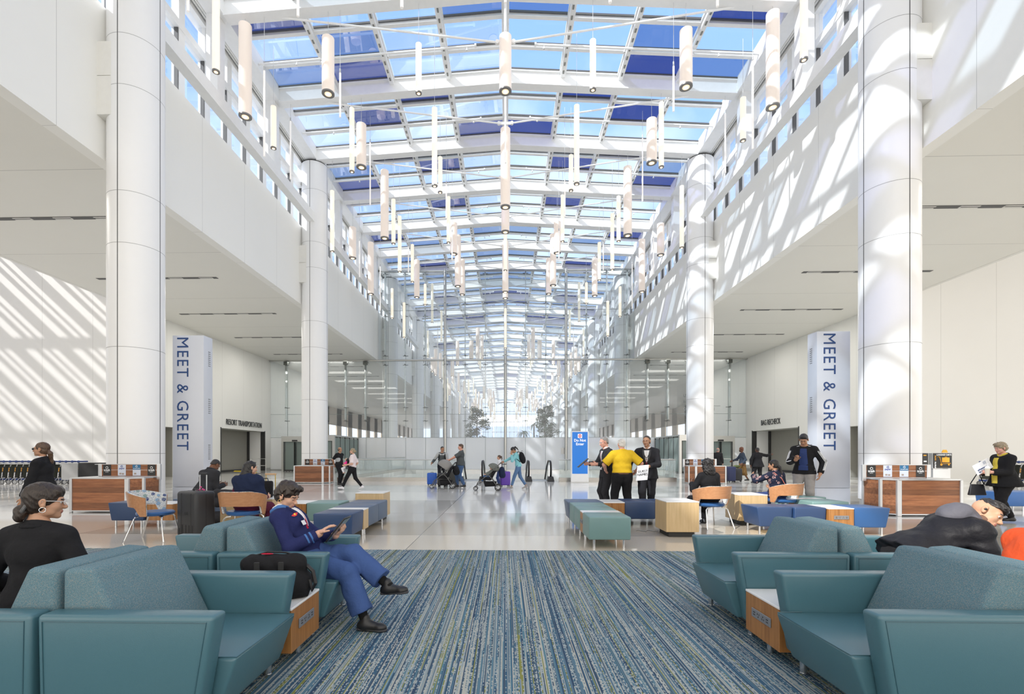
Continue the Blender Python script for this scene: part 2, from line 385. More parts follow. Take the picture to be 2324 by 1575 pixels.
# ---- ledge beams from column to column ----
for sgn, nm in ((-1, 'left'), (1, 'right')):
    ys = [0.6]+COLY
    for i in range(len(ys)-1):
        a, b = ys[i]+(.5 if i else 0), ys[i+1]-.5
        m = MB(); m.box((sgn*9.8, a, 13.3), (sgn*10.15, b, 13.52)); m.box((sgn*9.83, a, 13.54), (sgn*10.15, b, 13.8))
        m.obj('ledge_beam', M_white, None, label='white box beam on the %s spanning to the %s column' % (nm, ordw[i]), cat='beam', group='box beams between the columns')
# ---- clerestory windows over the fascia ----
M_skyglass = glass_mat('clear_window_glass', (.90, .93, .98), .06)
for sgn, nm, k in ((-1, 'left', 1), (1, 'right', 2)):
    m = MB(); g = MB(); z0, z1 = 13.2, 16.6
    y = 3.2
    while y < 152:
        m.box((sgn*(HX+.05), y-.02, z0), (sgn*(HX+.3), y+.28, z1)); y += 1.37
    m.box((sgn*(HX+.02), 0, 15.3), (sgn*(HX+.3), 152, 15.55)); m.box((sgn*HX, YB, z1-.1), (sgn*(HX+.4), 152, z1+.3))
    fr = struct('window_%d' % k, m, M_white)
    g.box((sgn*(HX+.16), -2, z0), (sgn*(HX+.18), 152, z1)); g.obj('pane', M_skyglass, fr)
    d = MB(); y = 3.2
    while y < 152: d.box((sgn*(HX+.07), y-.05, z0), (sgn*(HX+.2), y-.02, 15.3)); y += 1.37
    d.obj('gasket', M_seam, fr)
    # posts between ledge beam and eave, one per roof beam
    q = MB()
    for j in range(-4, 32):
        yy = 24.8+4.1*j
        if min(abs(yy-c) for c in COLY) > 1: q.box((sgn*9.9, yy-.22, 13.8), (sgn*10.3, yy+.22, 16.6))
    struct('trim_post_%s' % nm, q, M_white)
    q = MB(); q.box((sgn*9.72, YB, 16.55), (sgn*10.3, 152, 17.2)); q.box((sgn*10.3, YB, 16.9), (sgn*(HX+.5), 152, 17.2))
    struct('trim_eave_%s' % nm, q, M_white)
    q = MB()
    for z, x in ((16.78, 10.38), (16.66, 10.5), (16.6, 10.36)): q.cyl((sgn*x, 0, z), (sgn*x, 120, z), .05, n=8)
    q.obj('service_pipe', M_white2, None, label='white service pipes running under the %s eave' % nm, cat='pipe')
# ---- glazed roof ----
PG = 4.1; RY0 = 24.8
def roof_z(x): return 17.15+.62*(1-abs(x)/9.7)
M_g = [glass_mat('roof_glass_clear', (.74, .82, .93), .05), glass_mat('roof_glass_mid_blue', (.25, .33, .43), .05), glass_mat('roof_glass_navy', (.085, .10, .22), .06)]
# roof beams, purlins, track rafters
nb = 0
def roof_bar(m, y, w_, dz0, dz1):
    for sgn in (-1, 1):
        xa, xb = 0, 9.72
        v = []
        for x in (xa, xb):
            for yy in (y-w_/2, y+w_/2):
                for dz in (dz0, dz1): v.append((sgn*x, yy, roof_z(x)+dz))
        m.add(v, [(0,1,3,2), (4,6,7,5), (0,4,5,1), (2,3,7,6), (0,2,6,4), (1,5,7,3)])
jr = range(-8, 32); BEAMS = {}
for j in jr:
    y = RY0+PG*j
    m = MB(); roof_bar(m, y, .26, -.62, -.02); roof_bar(m, y, .42, -.66, -.60); roof_bar(m, y, .42, -.10, -.02)
    o = m.obj('roof_beam', M_white); BEAMS[j] = o
    if j < 6: tag(o, 'white gabled roof beam under the skylight, number %d from the near end' % (j+9) if j != 0 else 'white gabled roof beam straight above the second pair of columns', 'beam', 'gabled roof beams')
    else: tag(o, 'one of the white gabled roof beams beyond the glass wall', 'beam', 'gabled roof beams beyond the glass wall')
pu = MB()
for j in jr:
    for k in (1, 2): roof_bar(pu, RY0+PG*j+k*PG/3, .16, -.14, .0)
struct('trim_roof_purlins', pu, M_white)
gk = MB()
for j in jr:
    for k in (0, 1, 2): roof_bar(gk, RY0+PG*j+k*PG/3-.12-(.08 if k == 0 else 0), .035, -.06, .01)
struct('trim_roof_gaskets', gk, M_seam)
rf = MB()
for sgn in (-1, 1):
    for k in range(0, 4):
        x = 2.43*k
        if k == 0 and sgn < 0: continue
        z = roof_z(x)
        rf.box((sgn*x-.09, -8, z-.28), (sgn*x+.09, 150, z-.05)); rf.box((sgn*x-.14, -8, z-.12), (sgn*x+.14, 150, z-.04))
struct('trim_roof_rafters', rf, M_white)
tr = MB()
for sgn in (-1, 1):
    for k in range(1, 4):
        x = sgn*2.43*k; z = roof_z(x)-.29; y = 8.0
        while y < 70:
            tr.box((x-.03, y, z-.012), (x+.03, y+.16, z+.012)); y += .42
struct('trim_roof_track_slots', tr, mat('track_shadow_grey', (.25, .25, .23), .6))  # plain grey dashes along the rafter undersides
# panes: colour pattern per bay (rows near to far, columns eave to ridge), mirrored
PAT = {-3: ['0000', '0010', '0100'], -2: ['2001', '0100', '1200'], -1: ['0020', '0200', '0002'], 0: ['0210', '1020', '2000'], 1: ['2010', '0020', '0000'],
       2: ['0202', '2001', '0100'], 3: ['0012', '1001', '0200'], 4: ['2010', '0101', '1001'], 5: ['0120', '1010', '0202']}
rg = random.Random(4); panes = [MB(), MB(), MB()]
for j in jr:
    for r_ in range(3):
        pat = PAT[j][r_] if j in PAT else ''.join(rg.choice('0000012') for _ in range(4))
        y0 = RY0+PG*j+r_*PG/3; y1 = y0+PG/3
        for c_ in range(4):
            for sgn in (-1, 1):
                xa = 9.72-2.43*c_; xb = xa-2.43
                panes[int(pat[c_])].quad((sgn*xa, y0, roof_z(xa)), (sgn*xb, y0, roof_z(xb)), (sgn*xb, y1, roof_z(xb)), (sgn*xa, y1, roof_z(xa)))
for i in range(3): struct('window_%d' % (3+i), panes[i], M_g[i])
# end wall glazing of the far hall
ew = MB()
for k in range(-8, 9): ew.box((k*1.35-.06, 150, 0), (k*1.35+.06, 150.2, 17.6))
for z in (3.2, 8, 11.2, 14.4, 17.2): ew.box((-10.6, 150, z-.08), (10.6, 150.2, z+.08))
ew.box((-10.6, 150, 0), (10.6, 150.3, 2.6)); ew.box((-10.6, 150, 16.9), (10.6, 150.3, 17.9))
ef = struct('window_6', ew, M_white); g = MB(); g.box((-10.6, 150.1, 2.6), (10.6, 150.12, 17)); g.obj('pane', M_skyglass, ef)
# tie rods, brackets and king posts: parts of the roof beams
for j in range(-3, 12):
    t = BEAMS[j]; y = RY0+PG*j+.12
    for sgn in (-1, 1):
        m = MB(); m.tube([(sgn*8.4, y, 16.72), (sgn*4.3, y, 16.17), (sgn*.28, y, 15.62)], .035, 8); m.cyl((sgn*8.45, y-.09, 16.74), (sgn*8.45, y+.09, 16.74), .13, n=16); m.cyl((sgn*.28, y-.05, 15.62), (sgn*.28, y+.05, 15.62), .07, n=12)
        m.obj('tie_rod', M_white, t, smooth=True)
        m = MB(); m.add([(sgn*8.3, y-.02, 16.62), (sgn*8.3, y-.02, 16.84), (sgn*9.75, y-.02, 17.0), (sgn*9.75, y-.02, 16.6), (sgn*8.3, y+.04, 16.62), (sgn*8.3, y+.04, 16.84), (sgn*9.75, y+.04, 17.0), (sgn*9.75, y+.04, 16.6)], [(0,1,2,3), (7,6,5,4), (0,4,5,1), (3,2,6,7), (0,3,7,4), (1,5,6,2)])
        m.obj('bracket', M_white, t)
    m = MB(); m.box((-.3, y-.02, 15.56), (.3, y+.03, 15.68)); m.cyl((0, y, 15.4), (0, y, 17.2), .05, n=10); m.obj('king_post', M_white, t)
# sprinkler pipes across each bay
for j in range(-3, 7):
    y = RY0+PG*j+2.2
    for sgn, nm in ((-1, 'left'), (1, 'right')):
        m = MB(); zz = lambda x: roof_z(x)-.42
        m.cyl((sgn*9.7, y, zz(9.7)), (sgn*1.2, y, zz(1.2)), .04, n=8); m.cyl((sgn*1.2, y, zz(1.2)), (sgn*1.13, y, zz(1.1)), .075, n=10)
        for x in (8.2, 7.2, 4.6, 1.5): m.cyl((sgn*x, y, zz(x)), (sgn*x, y, zz(x)-.16), .018, n=6); m.cyl((sgn*x, y, zz(x)-.13), (sgn*x, y, zz(x)-.16), .04, n=8)
        m.obj('sprinkler_pipe', M_white, None, smooth=True, label='white sprinkler pipe on the %s of the ridge in roof bay %d from the camera' % (nm, j+4), cat='pipe', group='sprinkler pipes under the skylight')
# aisle ceiling slots
for i in range(0, 9):
    y = 10.1+5.45*i
    for sgn, nm in ((-1, 'left'), (1, 'right')):
        s_ = MB(); s_.box((sgn*12.7, y-.09, ZC-.014), (sgn*18.1, y+.09, ZC-.0005))
        o = s_.obj('slot_diffuser', M_seam, None, label='dark linear air slot in the %s aisle ceiling, row %d from the camera' % (nm, i+1), cat='air slot', group='linear slots in the aisle ceilings')
        for k in range(4):
            l = MB(); l.box((sgn*(12.9+k*1.36), y-.07, ZC-.02), (sgn*(13.5+k*1.36), y-.03, ZC-.012)); l.box((sgn*(12.9+k*1.36), y-.03, ZC-.016), (sgn*(12.93+k*1.36), y+.03, ZC-.012)); l.box((sgn*(12.9+k*1.36), y+.03, ZC-.02), (sgn*(13.5+k*1.36), y+.07, ZC-.012))
            l.obj('louvre_blade', M_white2, o)
# side skylight over the outer left zone (its bars draw the stripes on the cross wall)
sk = MB(); Zs = 13.2
x = -22.0
while x > -48:
    sk.box((x-.17, 2, Zs-.4), (x+.17, 24.2, Zs)); sk.box((x-1.03, 2, Zs-.12), (x-.93, 24.2, Zs)); sk.box((x-1.62, 2, Zs-.15), (x-1.42, 24.2, Zs))
    x -= 2.44
for k in range(6): sk.box((-48, 3.2+3.95*k, Zs-.2), (-SX, 3.55+3.95*k, Zs))
struct('trim_side_skylight', sk, M_white)
struct('ceiling_outer_right', bx((SX+.3, YB, 12.4), (40, 24.3, 12.6)), M_white2)  # opaque roof added out of view to keep sun off the right cross wall
struct('wall_upper_right', bx((SX+.02, YB, ZC), (SX+.2, 24.2, 12.5)), M_white2)  # unseen blocker added above the aisle ceiling to stop a sun patch
struct('wall_upper_left', bx((-SX-.02, YB, ZC), (-SX-.2, 24.2, 13.2)), M_white2)
sg_ = MB(); sg_.quad((-48, 2, Zs+.02), (-SX, 2, Zs+.02), (-SX, 24.3, Zs+.02), (-48, 24.3, Zs+.02)); struct('window_11', sg_, glass_mat('side_skylight_glass', (.68, .68, .70), .05))  # grey tint added to dim the sun and sky coming through the bars
struct('wall_outer_left', bx((-48.2, -2, 0), (-48, 24.4, 13.2)).box((-48, -2.2, 0), (-SX, -2, 13.2)).box((-48, -2, 13.2), (-SX, 2, 13.4)), M_white2)  # unseen closing walls and roof strip, added to cut the sky fill
# ================= glass wall across the hall =================
M_clear = glass_mat('screen_glass', (.95, .97, .97), .10, haze=.07, hcol=(.95,.97,.97))
M_frost = glass_mat('frosted_glass', (.92, .93, .93), .22, haze=.86, hcol=(.95, .96, .96))
M_fin = glass_mat('fin_glass', (.90, .95, .94), .5, haze=.4, hcol=(.93, .97, .96))
M_rail = glass_mat('balustrade_glass', (.93, .96, .95), .10, haze=.08, hcol=(.95,.97,.97))
fr = MB()
fr.cyl((-SX, YG-.18, 9.13), (SX, YG-.18, 9.13), .085, n=12)
for k in (-3, 0, 3): fr.cyl((1.66*k, YG-.3, 0), (1.66*k, YG-.3, 16.6), .12, n=16)
fr.box((-SX, YG-.06, -.02), (SX, YG+.06, .05)); fr.box((-HX, YG-.1, 16.5), (HX, YG+.1, 16.62))
gw = struct('window_10', fr, M_steel, smooth=True)
g = MB(); g.box((-HX, YG-.012, 9.15), (HX, YG+.012, 16.5)); g.box((-SX, YG-.012, 2.72), (SX, YG+.012, 9.13)); g.obj('pane', M_clear, gw)
g = MB(); g.box((-SX, YG-.012, 0), (SX, YG+.012, 2.72)); g.obj('frosted_band', M_frost, gw)
j = MB()
for k in range(-11, 12):
    x = 1.66*k; z1 = 16.5 if abs(x) < HX-.2 else ZC
    j.box((x-.012, YG-.02, 0), (x+.012, YG+.02, z1))
for z, w_ in ((4.66, SX), (13.3, HX), (2.72, SX)): j.box((-w_, YG-.02, z-.012), (w_, YG+.02, z+.012))
j.obj('silicone_joint', mat('joint_grey_green', (.28, .32, .31), .5), gw)
fb = MB()
for k in range(-11, 12):
    x = 1.66*k
    if k in (-3, 0, 3): continue
    for z0, z1 in ((4.9, 8.6), (9.5, 16.4)) if abs(x) < HX else ((4.2, 8.7),): fb.box((x-.03, YG-.42, z0), (x+.03, YG-.1, z1))
fb.obj('glass_fin', M_fin, gw)
sp = MB()
for k in range(-11, 12):
    x = 1.66*k; zs = [4.1, 5.2]+([8.75, 9.5, 12.8, 13.8, 16.3] if abs(x) < HX else [8.95])
    for z in zs:
        sp.box((x-.22, YG-.1, z-.018), (x+.22, YG-.05, z+.018)); sp.box((x-.035, YG-.42, z-.035), (x+.035, YG-.05, z+.035))
    if abs(x) > HX: sp.box((x-.16, YG-.42, 8.75), (x+.16, YG-.1, 9.05)); sp.box((x-.05, YG-.40, 8.3), (x+.05, YG-.2, 8.75))
sp.obj('spider_clamp', mat('clamp_grey', (.16, .17, .16), .35, .8), gw)
# grey notice squares on the frosted glass
for x, t in ((-3.55, 'left'), (4.85, 'right')):
    q = MB(); q.box((x-.26, YG-.06, 1.35), (x+.26, YG-.03, 1.86))
    for i in range(9): q.box((x-.24, YG-.075, 1.38+i*.052), (x+.24, YG-.06, 1.40+i*.052))
    q.obj('vent_grille', M_steel2, None, label='small square grey grille on the frosted glass, the %s one' % t, cat='grille', group='grilles on the frosted glass')
# customs wording on the glass, right
th = empty('glass_lettering', (0, 0, 0), 0, 'grey customs and border protection lettering on the glass right of centre', 'sign')
M_let = mat('grey_lettering', (.25, .27, .28), .6)
for i, s_ in enumerate(('US Customs and', 'Border Protection', 'Orlando International', 'Terminal C')):
    text_obj('lettering_line', s_, .36, M_let, th, Matrix.Translation((14.6, YG-.03, 6.15-.5*i-(.12 if i > 1 else 0))) @ Matrix.Rotation(math.pi/2, 4, 'X'), align='LEFT', xs=.8)
q = MB(); q.box((14.6, YG-.035, 5.28), (17.6, YG-.03, 5.31)); q.obj('rule', M_let, th)
# ---- balustrade round the escalator opening ----
for sgn, nm in ((-1, 'left'), (1, 'right')):
    xo = sgn*8.3; xi = -2.45 if sgn < 0 else 2.65; y0 = VY0-.12
    r_ = empty('balustrade', (0, 0, 0), 0, 'frameless glass balustrade with steel kerb round the %s half of the escalator opening' % nm, 'balustrade', 'glass balustrades')
    k = MB(); k.box((xo, y0, 0), (xi, y0+.12, .2)); k.box((xo-sgn*.0, y0, 0), (xo+sgn*.12, VY1, .2)); k.obj('kerb', mat('kerb_steel', (.50, .48, .44), .25, .85), r_)
    n = 7
    for i in range(n):
        a = xo+(xi-xo)*i/n; b = xo+(xi-xo)*(i+1)/n
        g = MB(); g.box((a+sgn*-.008, y0+.05, .2), (b+sgn*.008, y0+.065, 1.06)); g.obj('glass_panel', M_rail, r_)
    for i in range(9):
        a = y0+(VY1-y0)*i/9; b = y0+(VY1-y0)*(i+1)/9
        g = MB(); g.box((xo+sgn*.05, a+.01, .2), (xo+sgn*.065, b-.01, 1.06)); g.obj('glass_panel', M_rail, r_)
    h = MB(); h.cyl((xo, y0+.06, 1.09), (xi, y0+.06, 1.09), .028, n=10); h.cyl((xo+sgn*.06, y0, 1.09), (xo+sgn*.06, VY1, 1.09), .028, n=10); h.obj('handrail', M_steel, r_, smooth=True)
# ---- escalators ----
for ci, (cx, nm) in enumerate(((-1.72, 'left'), (1.73, 'right'))):
    e_ = empty('escalator', (cx, VY0, 0), 0, 'escalator with black handrails going down towards the glass wall, the %s one' % nm, 'escalator', 'escalators')
    for s_ in (-1, 1):
        x = s_*.55; P_ = []
        for i in range(9): a = math.pi*(1.45-.95*i/8); P_.append((x, .55+.42*math.cos(a), .58+.42*math.sin(a)))
        P_ += [(x, 1.6, 1.0), (x, 2.4, .75), (x, 9.5, -3.4)]
        m = MB(); m.tube(P_, .05, 10); m.obj('handrail', M_black, e_, smooth=True)
        m = MB(); m.add([(x-.01, .3, .2), (x-.01, .3, .7), (x-.01, .55, .95), (x-.01, 1.6, .95), (x-.01, 9.5, -3.5), (x-.01, 9.5, -4), (x-.01, 1.8, .0), (x+.01, .3, .2), (x+.01, .3, .7), (x+.01, .55, .95), (x+.01, 1.6, .95), (x+.01, 9.5, -3.5), (x+.01, 9.5, -4), (x+.01, 1.8, .0)], [list(range(7)), list(range(7, 14))[::-1]])
        m.obj('side_glass', M_rail, e_)
        m = MB(); m.hull8([(x-.17, .05, .001), (x+.17, .05, .001), (x+.17, .75, .001), (x-.17, .75, .001), (x-.12, .12, .24), (x+.12, .12, .24), (x+.12, .75, .24), (x-.12, .75, .24)], .02); m.obj('newel_base', M_black, e_)
        m = MB(); m.box((x-s_*.06-.012, .5, .2), (x-s_*.06+.012, .56, .78)); m.obj('light_strip', mat('comb_light', (1, .85, .8), .5, emit=1.5), e_)
    m = MB(); m.box((-.5, .1, -.05), (.5, 1.8, .004)); m.obj('landing_plate', M_steel2, e_)
    m = MB()
    for i in range(16): m.box((-.5, 1.8+.4*i, -.24*i-.24), (.5, 2.2+.4*i, -.24*i))
    m.obj('step_run', M_dark, e_)
# ---- exit lane portals in the glass wall ----
M_dglass = glass_mat('door_glass', (.62, .72, .69), .12, haze=.45, hcol=(.62, .70, .67))
def portal(x0, x1, y0, label, side=0):
    p_ = empty('exit_portal', (0, 0, 0), 0, label, 'doorway', 'steel exit lane portals')
    y1 = YG-.1; h = 2.62
    m = MB(); m.box((x0, y0, 0), (x0+.16, y0+.2, h)); m.box((x1-.16, y0, 0), (x1, y0+.2, h)); m.box((x0+.16, y0, h-.32), (x1-.16, y0+.2, h)); m.box((x0, y0, h), (x1, y1, h+.1))
    m.box((x0, y1-.2, 0), (x0+.12, y1, h)); m.box((x1-.12, y1-.2, 0), (x1, y1, h)); m.obj('frame', M_steel, p_)
    for a, b in ((x0+.2, (x0+x1)/2-.06), ((x0+x1)/2+.06, x1-.2)):
        m = MB(); m.box((a, y0+.1, .02), (b, y0+.14, h-.34)); d = m.obj('door_leaf', M_dglass, p_)
        m = MB()
        for q in (a, b-.05): m.box((q, y0+.08, .02), (q+.05, y0+.16, h-.34))
        m.box((a, y0+.08, .02), (b, y0+.16, .14)); m.obj('stile', M_dark, d)
    m = MB(); m.box(((x0+x1)/2-.2, y0-.05, h-.3), ((x0+x1)/2+.2, y0, h-.18)); m.obj('sensor', M_black, p_)
    for s_, x in ((-1, x0+.04), (1, x1-.04)):
        n = 5
        for i in range(n):
            a = y0+.25+(y1-y0-.45)*i/n; b = y0+.25+(y1-y0-.45)*(i+1)/n
            m = MB(); m.box((x-.01, a+.02, .1), (x+.01, b-.02, h-.1)); m.obj('side_panel', M_dglass, p_)
            m = MB(); m.box((x-.03, b-.02, 0), (x+.03, b+.02, h)); m.obj('mullion', M_dark, p_)
portal(-17.3, -15.2, 36.9, 'steel framed glass exit portal at far left, nearest the resort transportation doorway')
portal(-14.2, -12.2, 34.2, 'steel framed exit portal with glass side panels left of the escalator opening')
portal(15.2, 17.3, 36.9, 'steel framed glass exit portal at far right near the bag recheck doorway')
portal(12.2, 14.2, 34.2, 'steel framed exit portal with glass side panels right of the escalator opening')
for x, y, nm in ((-15.2, 31.5, 'left'), (15.1, 31.5, 'right')):
    s_ = empty('queue_rail', (x-1.6, y, 0), 0, 'low steel pipe queue rail in front of the %s exit portal' % nm, 'rail', 'queue rails')
    m = MB(); m.tube([(0, 0, 0), (0, 0, 1.05), (1.0, 0, 1.05), (1.0, 0, 0)], .022, 8); m.cyl((0, 0, .6), (1.0, 0, .6), .016, n=8); m.obj('frame', M_steel, s_, smooth=True)
# ================= pendants =================
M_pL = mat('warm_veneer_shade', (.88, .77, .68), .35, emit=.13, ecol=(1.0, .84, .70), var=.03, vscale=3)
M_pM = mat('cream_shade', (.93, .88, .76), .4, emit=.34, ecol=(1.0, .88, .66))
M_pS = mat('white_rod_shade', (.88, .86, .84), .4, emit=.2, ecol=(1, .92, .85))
M_lamp = mat('lit_lamp', (1, .9, .7), .5, emit=9.0, ecol=(1.0, .80, .5))
M_refl = mat('lamp_reflector', (.9, .6, .4), .4, emit=.8, ecol=(1.0, .72, .45))
M_ring = mat('grey_ring', (.24, .23, .22), .4, .5)
M_cable = mat('suspension_cable', (.62, .62, .62), .5)
PROT = {}
DI = {'L': .21, 'M': .105, 'S': .035}
def pendant(kind, ln, ztop):
    """built hanging from its top: origin at the lower end"""
    key = (kind, round(ln, 1), round(ztop, 1))
    if key in PROT: return copy_tree(PROT[key])
    root = empty('pendant_light'); r = DI[kind]; n = 28 if kind == 'L' else 18 if kind == 'M' else 10
    m = MB(); m.lathe([(r, .0), (r, ln-.01), (r-.01, ln)], n=n); m.obj('shade', {'L': M_pL, 'M': M_pM, 'S': M_pS}[kind], root, smooth=30)
    if kind != 'S':
        m = MB(); m.lathe([(r+.004, -.012), (r+.004, .03), (r-.002, .03)], n=n); m.obj('end_ring', M_ring, root, smooth=30)
        m = MB(); m.lathe([(r*.56, -.018), (r*.56, -.01)], n=n); m.obj('reflector', M_refl, root)
        m = MB(); m.lathe([(r*.3, -.026), (r*.3, -.016)], n=n); m.obj('lamp', M_lamp, root)
    else:
        m = MB(); m.cyl((0, 0, ln), (0, 0, ln+.14), .028, n=10); m.obj('cap', M_steel2, root)
    m = MB(); m.cyl((0, 0, ln), (0, 0, ztop), .008, n=5); m.obj('cable', M_cable, root)
    PROT[key] = root
    return root
PL = [('L', 0.0, 16.6, 13.83, 1.88), ('L', 0.0, 20.7, 11.94, 3.34), ('L', 0.0, 24.8, 12.75, 3.5), ('L', 0.0, 33.0, 12.41, 3.43), ('L', 0.0, 37.1, 13.3, 2.94), ('L', -9.05, 16.6, 13.12, 3.18), ('L', -6.14, 16.6, 13.86, 1.92), ('L', -6.21, 20.7, 13.74, 1.84), ('L', -6.23, 24.8, 12.5, 3.48), ('L', -9.2, 28.9, 13.16, 1.84), ('L', -9.25, 33, 12.34, 3.54), ('L', -6.82, 37.1, 13.42, 2.88), ('L', -3.09, 28.9, 13.34, 1.84), ('L', -3.25, 33, 12.83, 3.47), ('L', -3.32, 37.1, 13.6, 2.7), ('M', -8.87, 14.6, 13.1, 3.01), ('M', -9.05, 18.65, 13.31, 1.63), ('M', -2.99, 16.6, 13.82, 1.7), ('M', -6.62, 20.7, 13.55, 2.75), ('M', -2.74, 18.65, 11.75, 3.02), ('M', -3.07, 22.7, 13.69, 1.66), ('M', -5.9, 25.35, 12.45, 2.34), ('M', -8.96, 24.8, 11.85, 3.14), ('M', -5.89, 26.8, 11.52, 3.09), ('M', -3.16, 26.8, 13.11, 2.55), ('M', 0.0, 28.9, 12.33, 3.0), ('M', -5.97, 30.9, 12.41, 2.4), ('M', -6.18, 37.1, 12.84, 1.6), ('M', -8.74, 37.1, 11.84, 2.28), ('M', -7.81, 37.1, 10.34, 2.68), ('M', 0.0, 39.0, 9.89, 3.2), ('S', -8.38, 16.6, 11.73, 2.98), ('S', -9.3, 20.7, 13.27, 2.52), ('S', -5.72, 16.6, 13.04, 1.54), ('S', -6.39, 22.7, 13.15, 2.95), ('S', -2.78, 22.7, 12.48, 1.6), ('S', 0.0, 18.65, 12.6, 2.72), ('S', -8.78, 28.9, 12.02, 2.17), ('S', -8.59, 33.0, 11.21, 3.03), ('S', -5.82, 28.9, 12.28, 1.54), ('S', -5.42, 12.5, 12.82, 1.12), ('S', -2.26, 10.5, 11.13, 0.75), ('S', 0.0, 12.5, 13.05, 0.75), ('S', -8.34, 12.5, 13.02, 0.76), ('S', -2.96, 26.8, 12.15, 1.54)]
YS = sorted({p_[2] for p_ in PL})
KW = {'L': 'thick cream cylinder', 'M': 'slender cream cylinder', 'S': 'thin white rod'}
def lineword(x):
    a = abs(x); s_ = 'left' if x < 0 else 'right'
    return 'under the ridge' if a < .5 else ('%s of the ridge, inner line' % s_ if a < 4 else '%s of the ridge, middle line' % s_ if a < 7.5 else 'along the %s edge of the skylight' % s_)
seen = {}
for kd, x, y, zb, ln in PL:
    for sx in ((-1, 1) if x else (1,)):
        o = pendant(kd, ln, roof_z(x)+.01-zb); o.location = (x*-sx if x else 0, y, zb)
        xx = o.location.x
        lab = '%s pendant %s, row %d from the front' % (KW[kd], lineword(xx), YS.index(y)+1)
        seen[lab] = seen.get(lab, 0)+1
        if seen[lab] > 1: lab = lab.replace(' from the front', '')+', nearer the ridge'
        tag(o, lab, 'pendant light', 'pendant lights under the skylight')
rg = random.Random(11); y = 42.0; i = 0
while y < 140:
    for k in range(4):
        if rg.random() < .42 or (k == 0 and rg.random() < .5): continue
        kd = rg.choice('LLMMMS'); ln = rg.choice([1.8, 3.0, 3.4]); zb = rg.choice([9.4, 10.6, 11.6, 12.4, 13.2])
        if zb+ln > 16.2: zb = 16.2-ln
        x = [0, 3.1, 6.2, 8.9][k]+rg.uniform(-.3, .3)*(k > 0)
        for sx in ((-1, 1) if k else (1,)):
            xx = x*sx
            o = pendant(kd, ln, roof_z(x)+.01-zb); o.location = (xx if k else 0, y, zb)
            far = 'just beyond' if y < 70 else 'far beyond'
            tag(o, '%s pendant %s the glass wall, %s' % (KW[kd], far, lineword(o.location.x)), 'pendant light', '%s pendants %s the glass wall, %s' % (KW[kd], far, lineword(o.location.x)))
    y += 2.6
# ================= trees beyond the glass =================
M_leaf = mat('dark_leaf', (.09, .13, .08), .6, var=.3); M_leaf2 = mat('palm_leaf', (.16, .22, .15), .6, var=.3); M_bark = mat('bark', (.16, .13, .10), .8)
def leaf_cloud(m, c, R, n, rg, s0=.12):
    for _ in range(n):
        while True:
            v = Vector((rg.uniform(-1, 1), rg.uniform(-1, 1), rg.uniform(-1, 1)))
            if v.length < 1: break
        p = Vector(c)+Vector((v.x*R[0], v.y*R[1], v.z*R[2])); a = Vector((rg.uniform(-1, 1), rg.uniform(-1, 1), rg.uniform(-.6, .6))).normalized()*s0*rg.uniform(.7, 1.5); b = a.cross(Vector((rg.uniform(-1, 1), rg.uniform(-1, 1), 1))).normalized()*s0*.4
        m.quad(p-a, p+b, p+a, p-b)
for cx, cy_, h, seed, lab in ((-3.85, 66, 7.7, 3, 'leafy dark green indoor tree beyond the glass wall, left of centre'), (5.4, 66, 7.9, 5, 'leafy dark green indoor tree beyond the glass wall, right of centre')):
    t = empty('tree', (cx, cy_, 0), 0, lab, 'tree', 'indoor trees beyond the glass'); rg = random.Random(seed)
    m = MB(); m.tube([(0, 0, 0), (.05, 0, 2), (-.05, 0, 5), (0, 0, h-.5)], [.12, .1, .07, .03], 8)
    lf = MB()
    for q in range(34):
        z = 1.2+(h-1.6)*q/33; a = rg.uniform(0, 6.28); R = 1.95*(1-((z-1.2)/(h))**1.6)*rg.uniform(.45, 1)+.15
        e_ = (R*math.cos(a), R*math.sin(a), z+.25*R); m.tube([(0, 0, z-.2), e_], [.03, .012], 5); leaf_cloud(lf, e_, (.55, .55, .38), 65, rg, .15); leaf_cloud(lf, (e_[0]*.5, e_[1]*.5, e_[2]), (.5, .5, .35), 40, rg, .14)
    m.obj('trunk', M_bark, t); lf.obj('foliage', M_leaf, t)
for cx, cy_, h, lab in ((2.3, 60, 4.4, 'small palm beyond the glass wall, the one nearer the centre'), (3.6, 61, 5.4, 'taller palm beyond the glass wall, leaning against the leafy tree')):
    t = empty('palm_tree', (cx, cy_, 0), 0, lab, 'tree', 'palms beyond the glass'); rg = random.Random(int(h*10))
    m = MB(); m.cyl((0, 0, 0), (0, 0, h-.4), .11, .08, n=10); m.obj('trunk', M_bark, t, smooth=True); lf = MB()
    for q in range(26):
        a = rg.uniform(0, 6.28); up = rg.uniform(-.3, 1.0); L_ = rg.uniform(.9, 1.4); prev = Vector((0, 0, h-.4)); d = Vector((math.cos(a), math.sin(a), up))
        for s_ in range(7):
            nx = prev+d.normalized()*L_/7; side = d.cross(Vector((0, 0, 1))).normalized()*(.16*(1-s_/8))
            lf.quad(prev, prev+side*1.2+(nx-prev)*1.6, nx, prev-side*1.2+(nx-prev)*1.6); lf.quad(prev, prev+side*.3, nx+side*.3, nx); prev = nx; d.z -= .28
    lf.obj('fronds', M_leaf2, t)
b = MB(); pts = [(-40+80*i/20, 0) for i in range(21)]
for i in range(20):
    x0, x1 = pts[i][0], pts[i+1][0]; z0 = 14+4.5*(1-(x0/40)**2); z1 = 14+4.5*(1-(x1/40)**2)
    b.add([(x0, 215, 8), (x1, 215, 8), (x1, 215, z1), (x0, 215, z0), (x0, 225, 8), (x1, 225, 8), (x1, 225, z1), (x0, 225, z0)], [(0,1,2,3), (3,2,6,7), (5,4,7,6)])
bd = empty('building', (0, 0, 0), 0, 'low pale terminal building with arched roof outside the far end window', 'building')
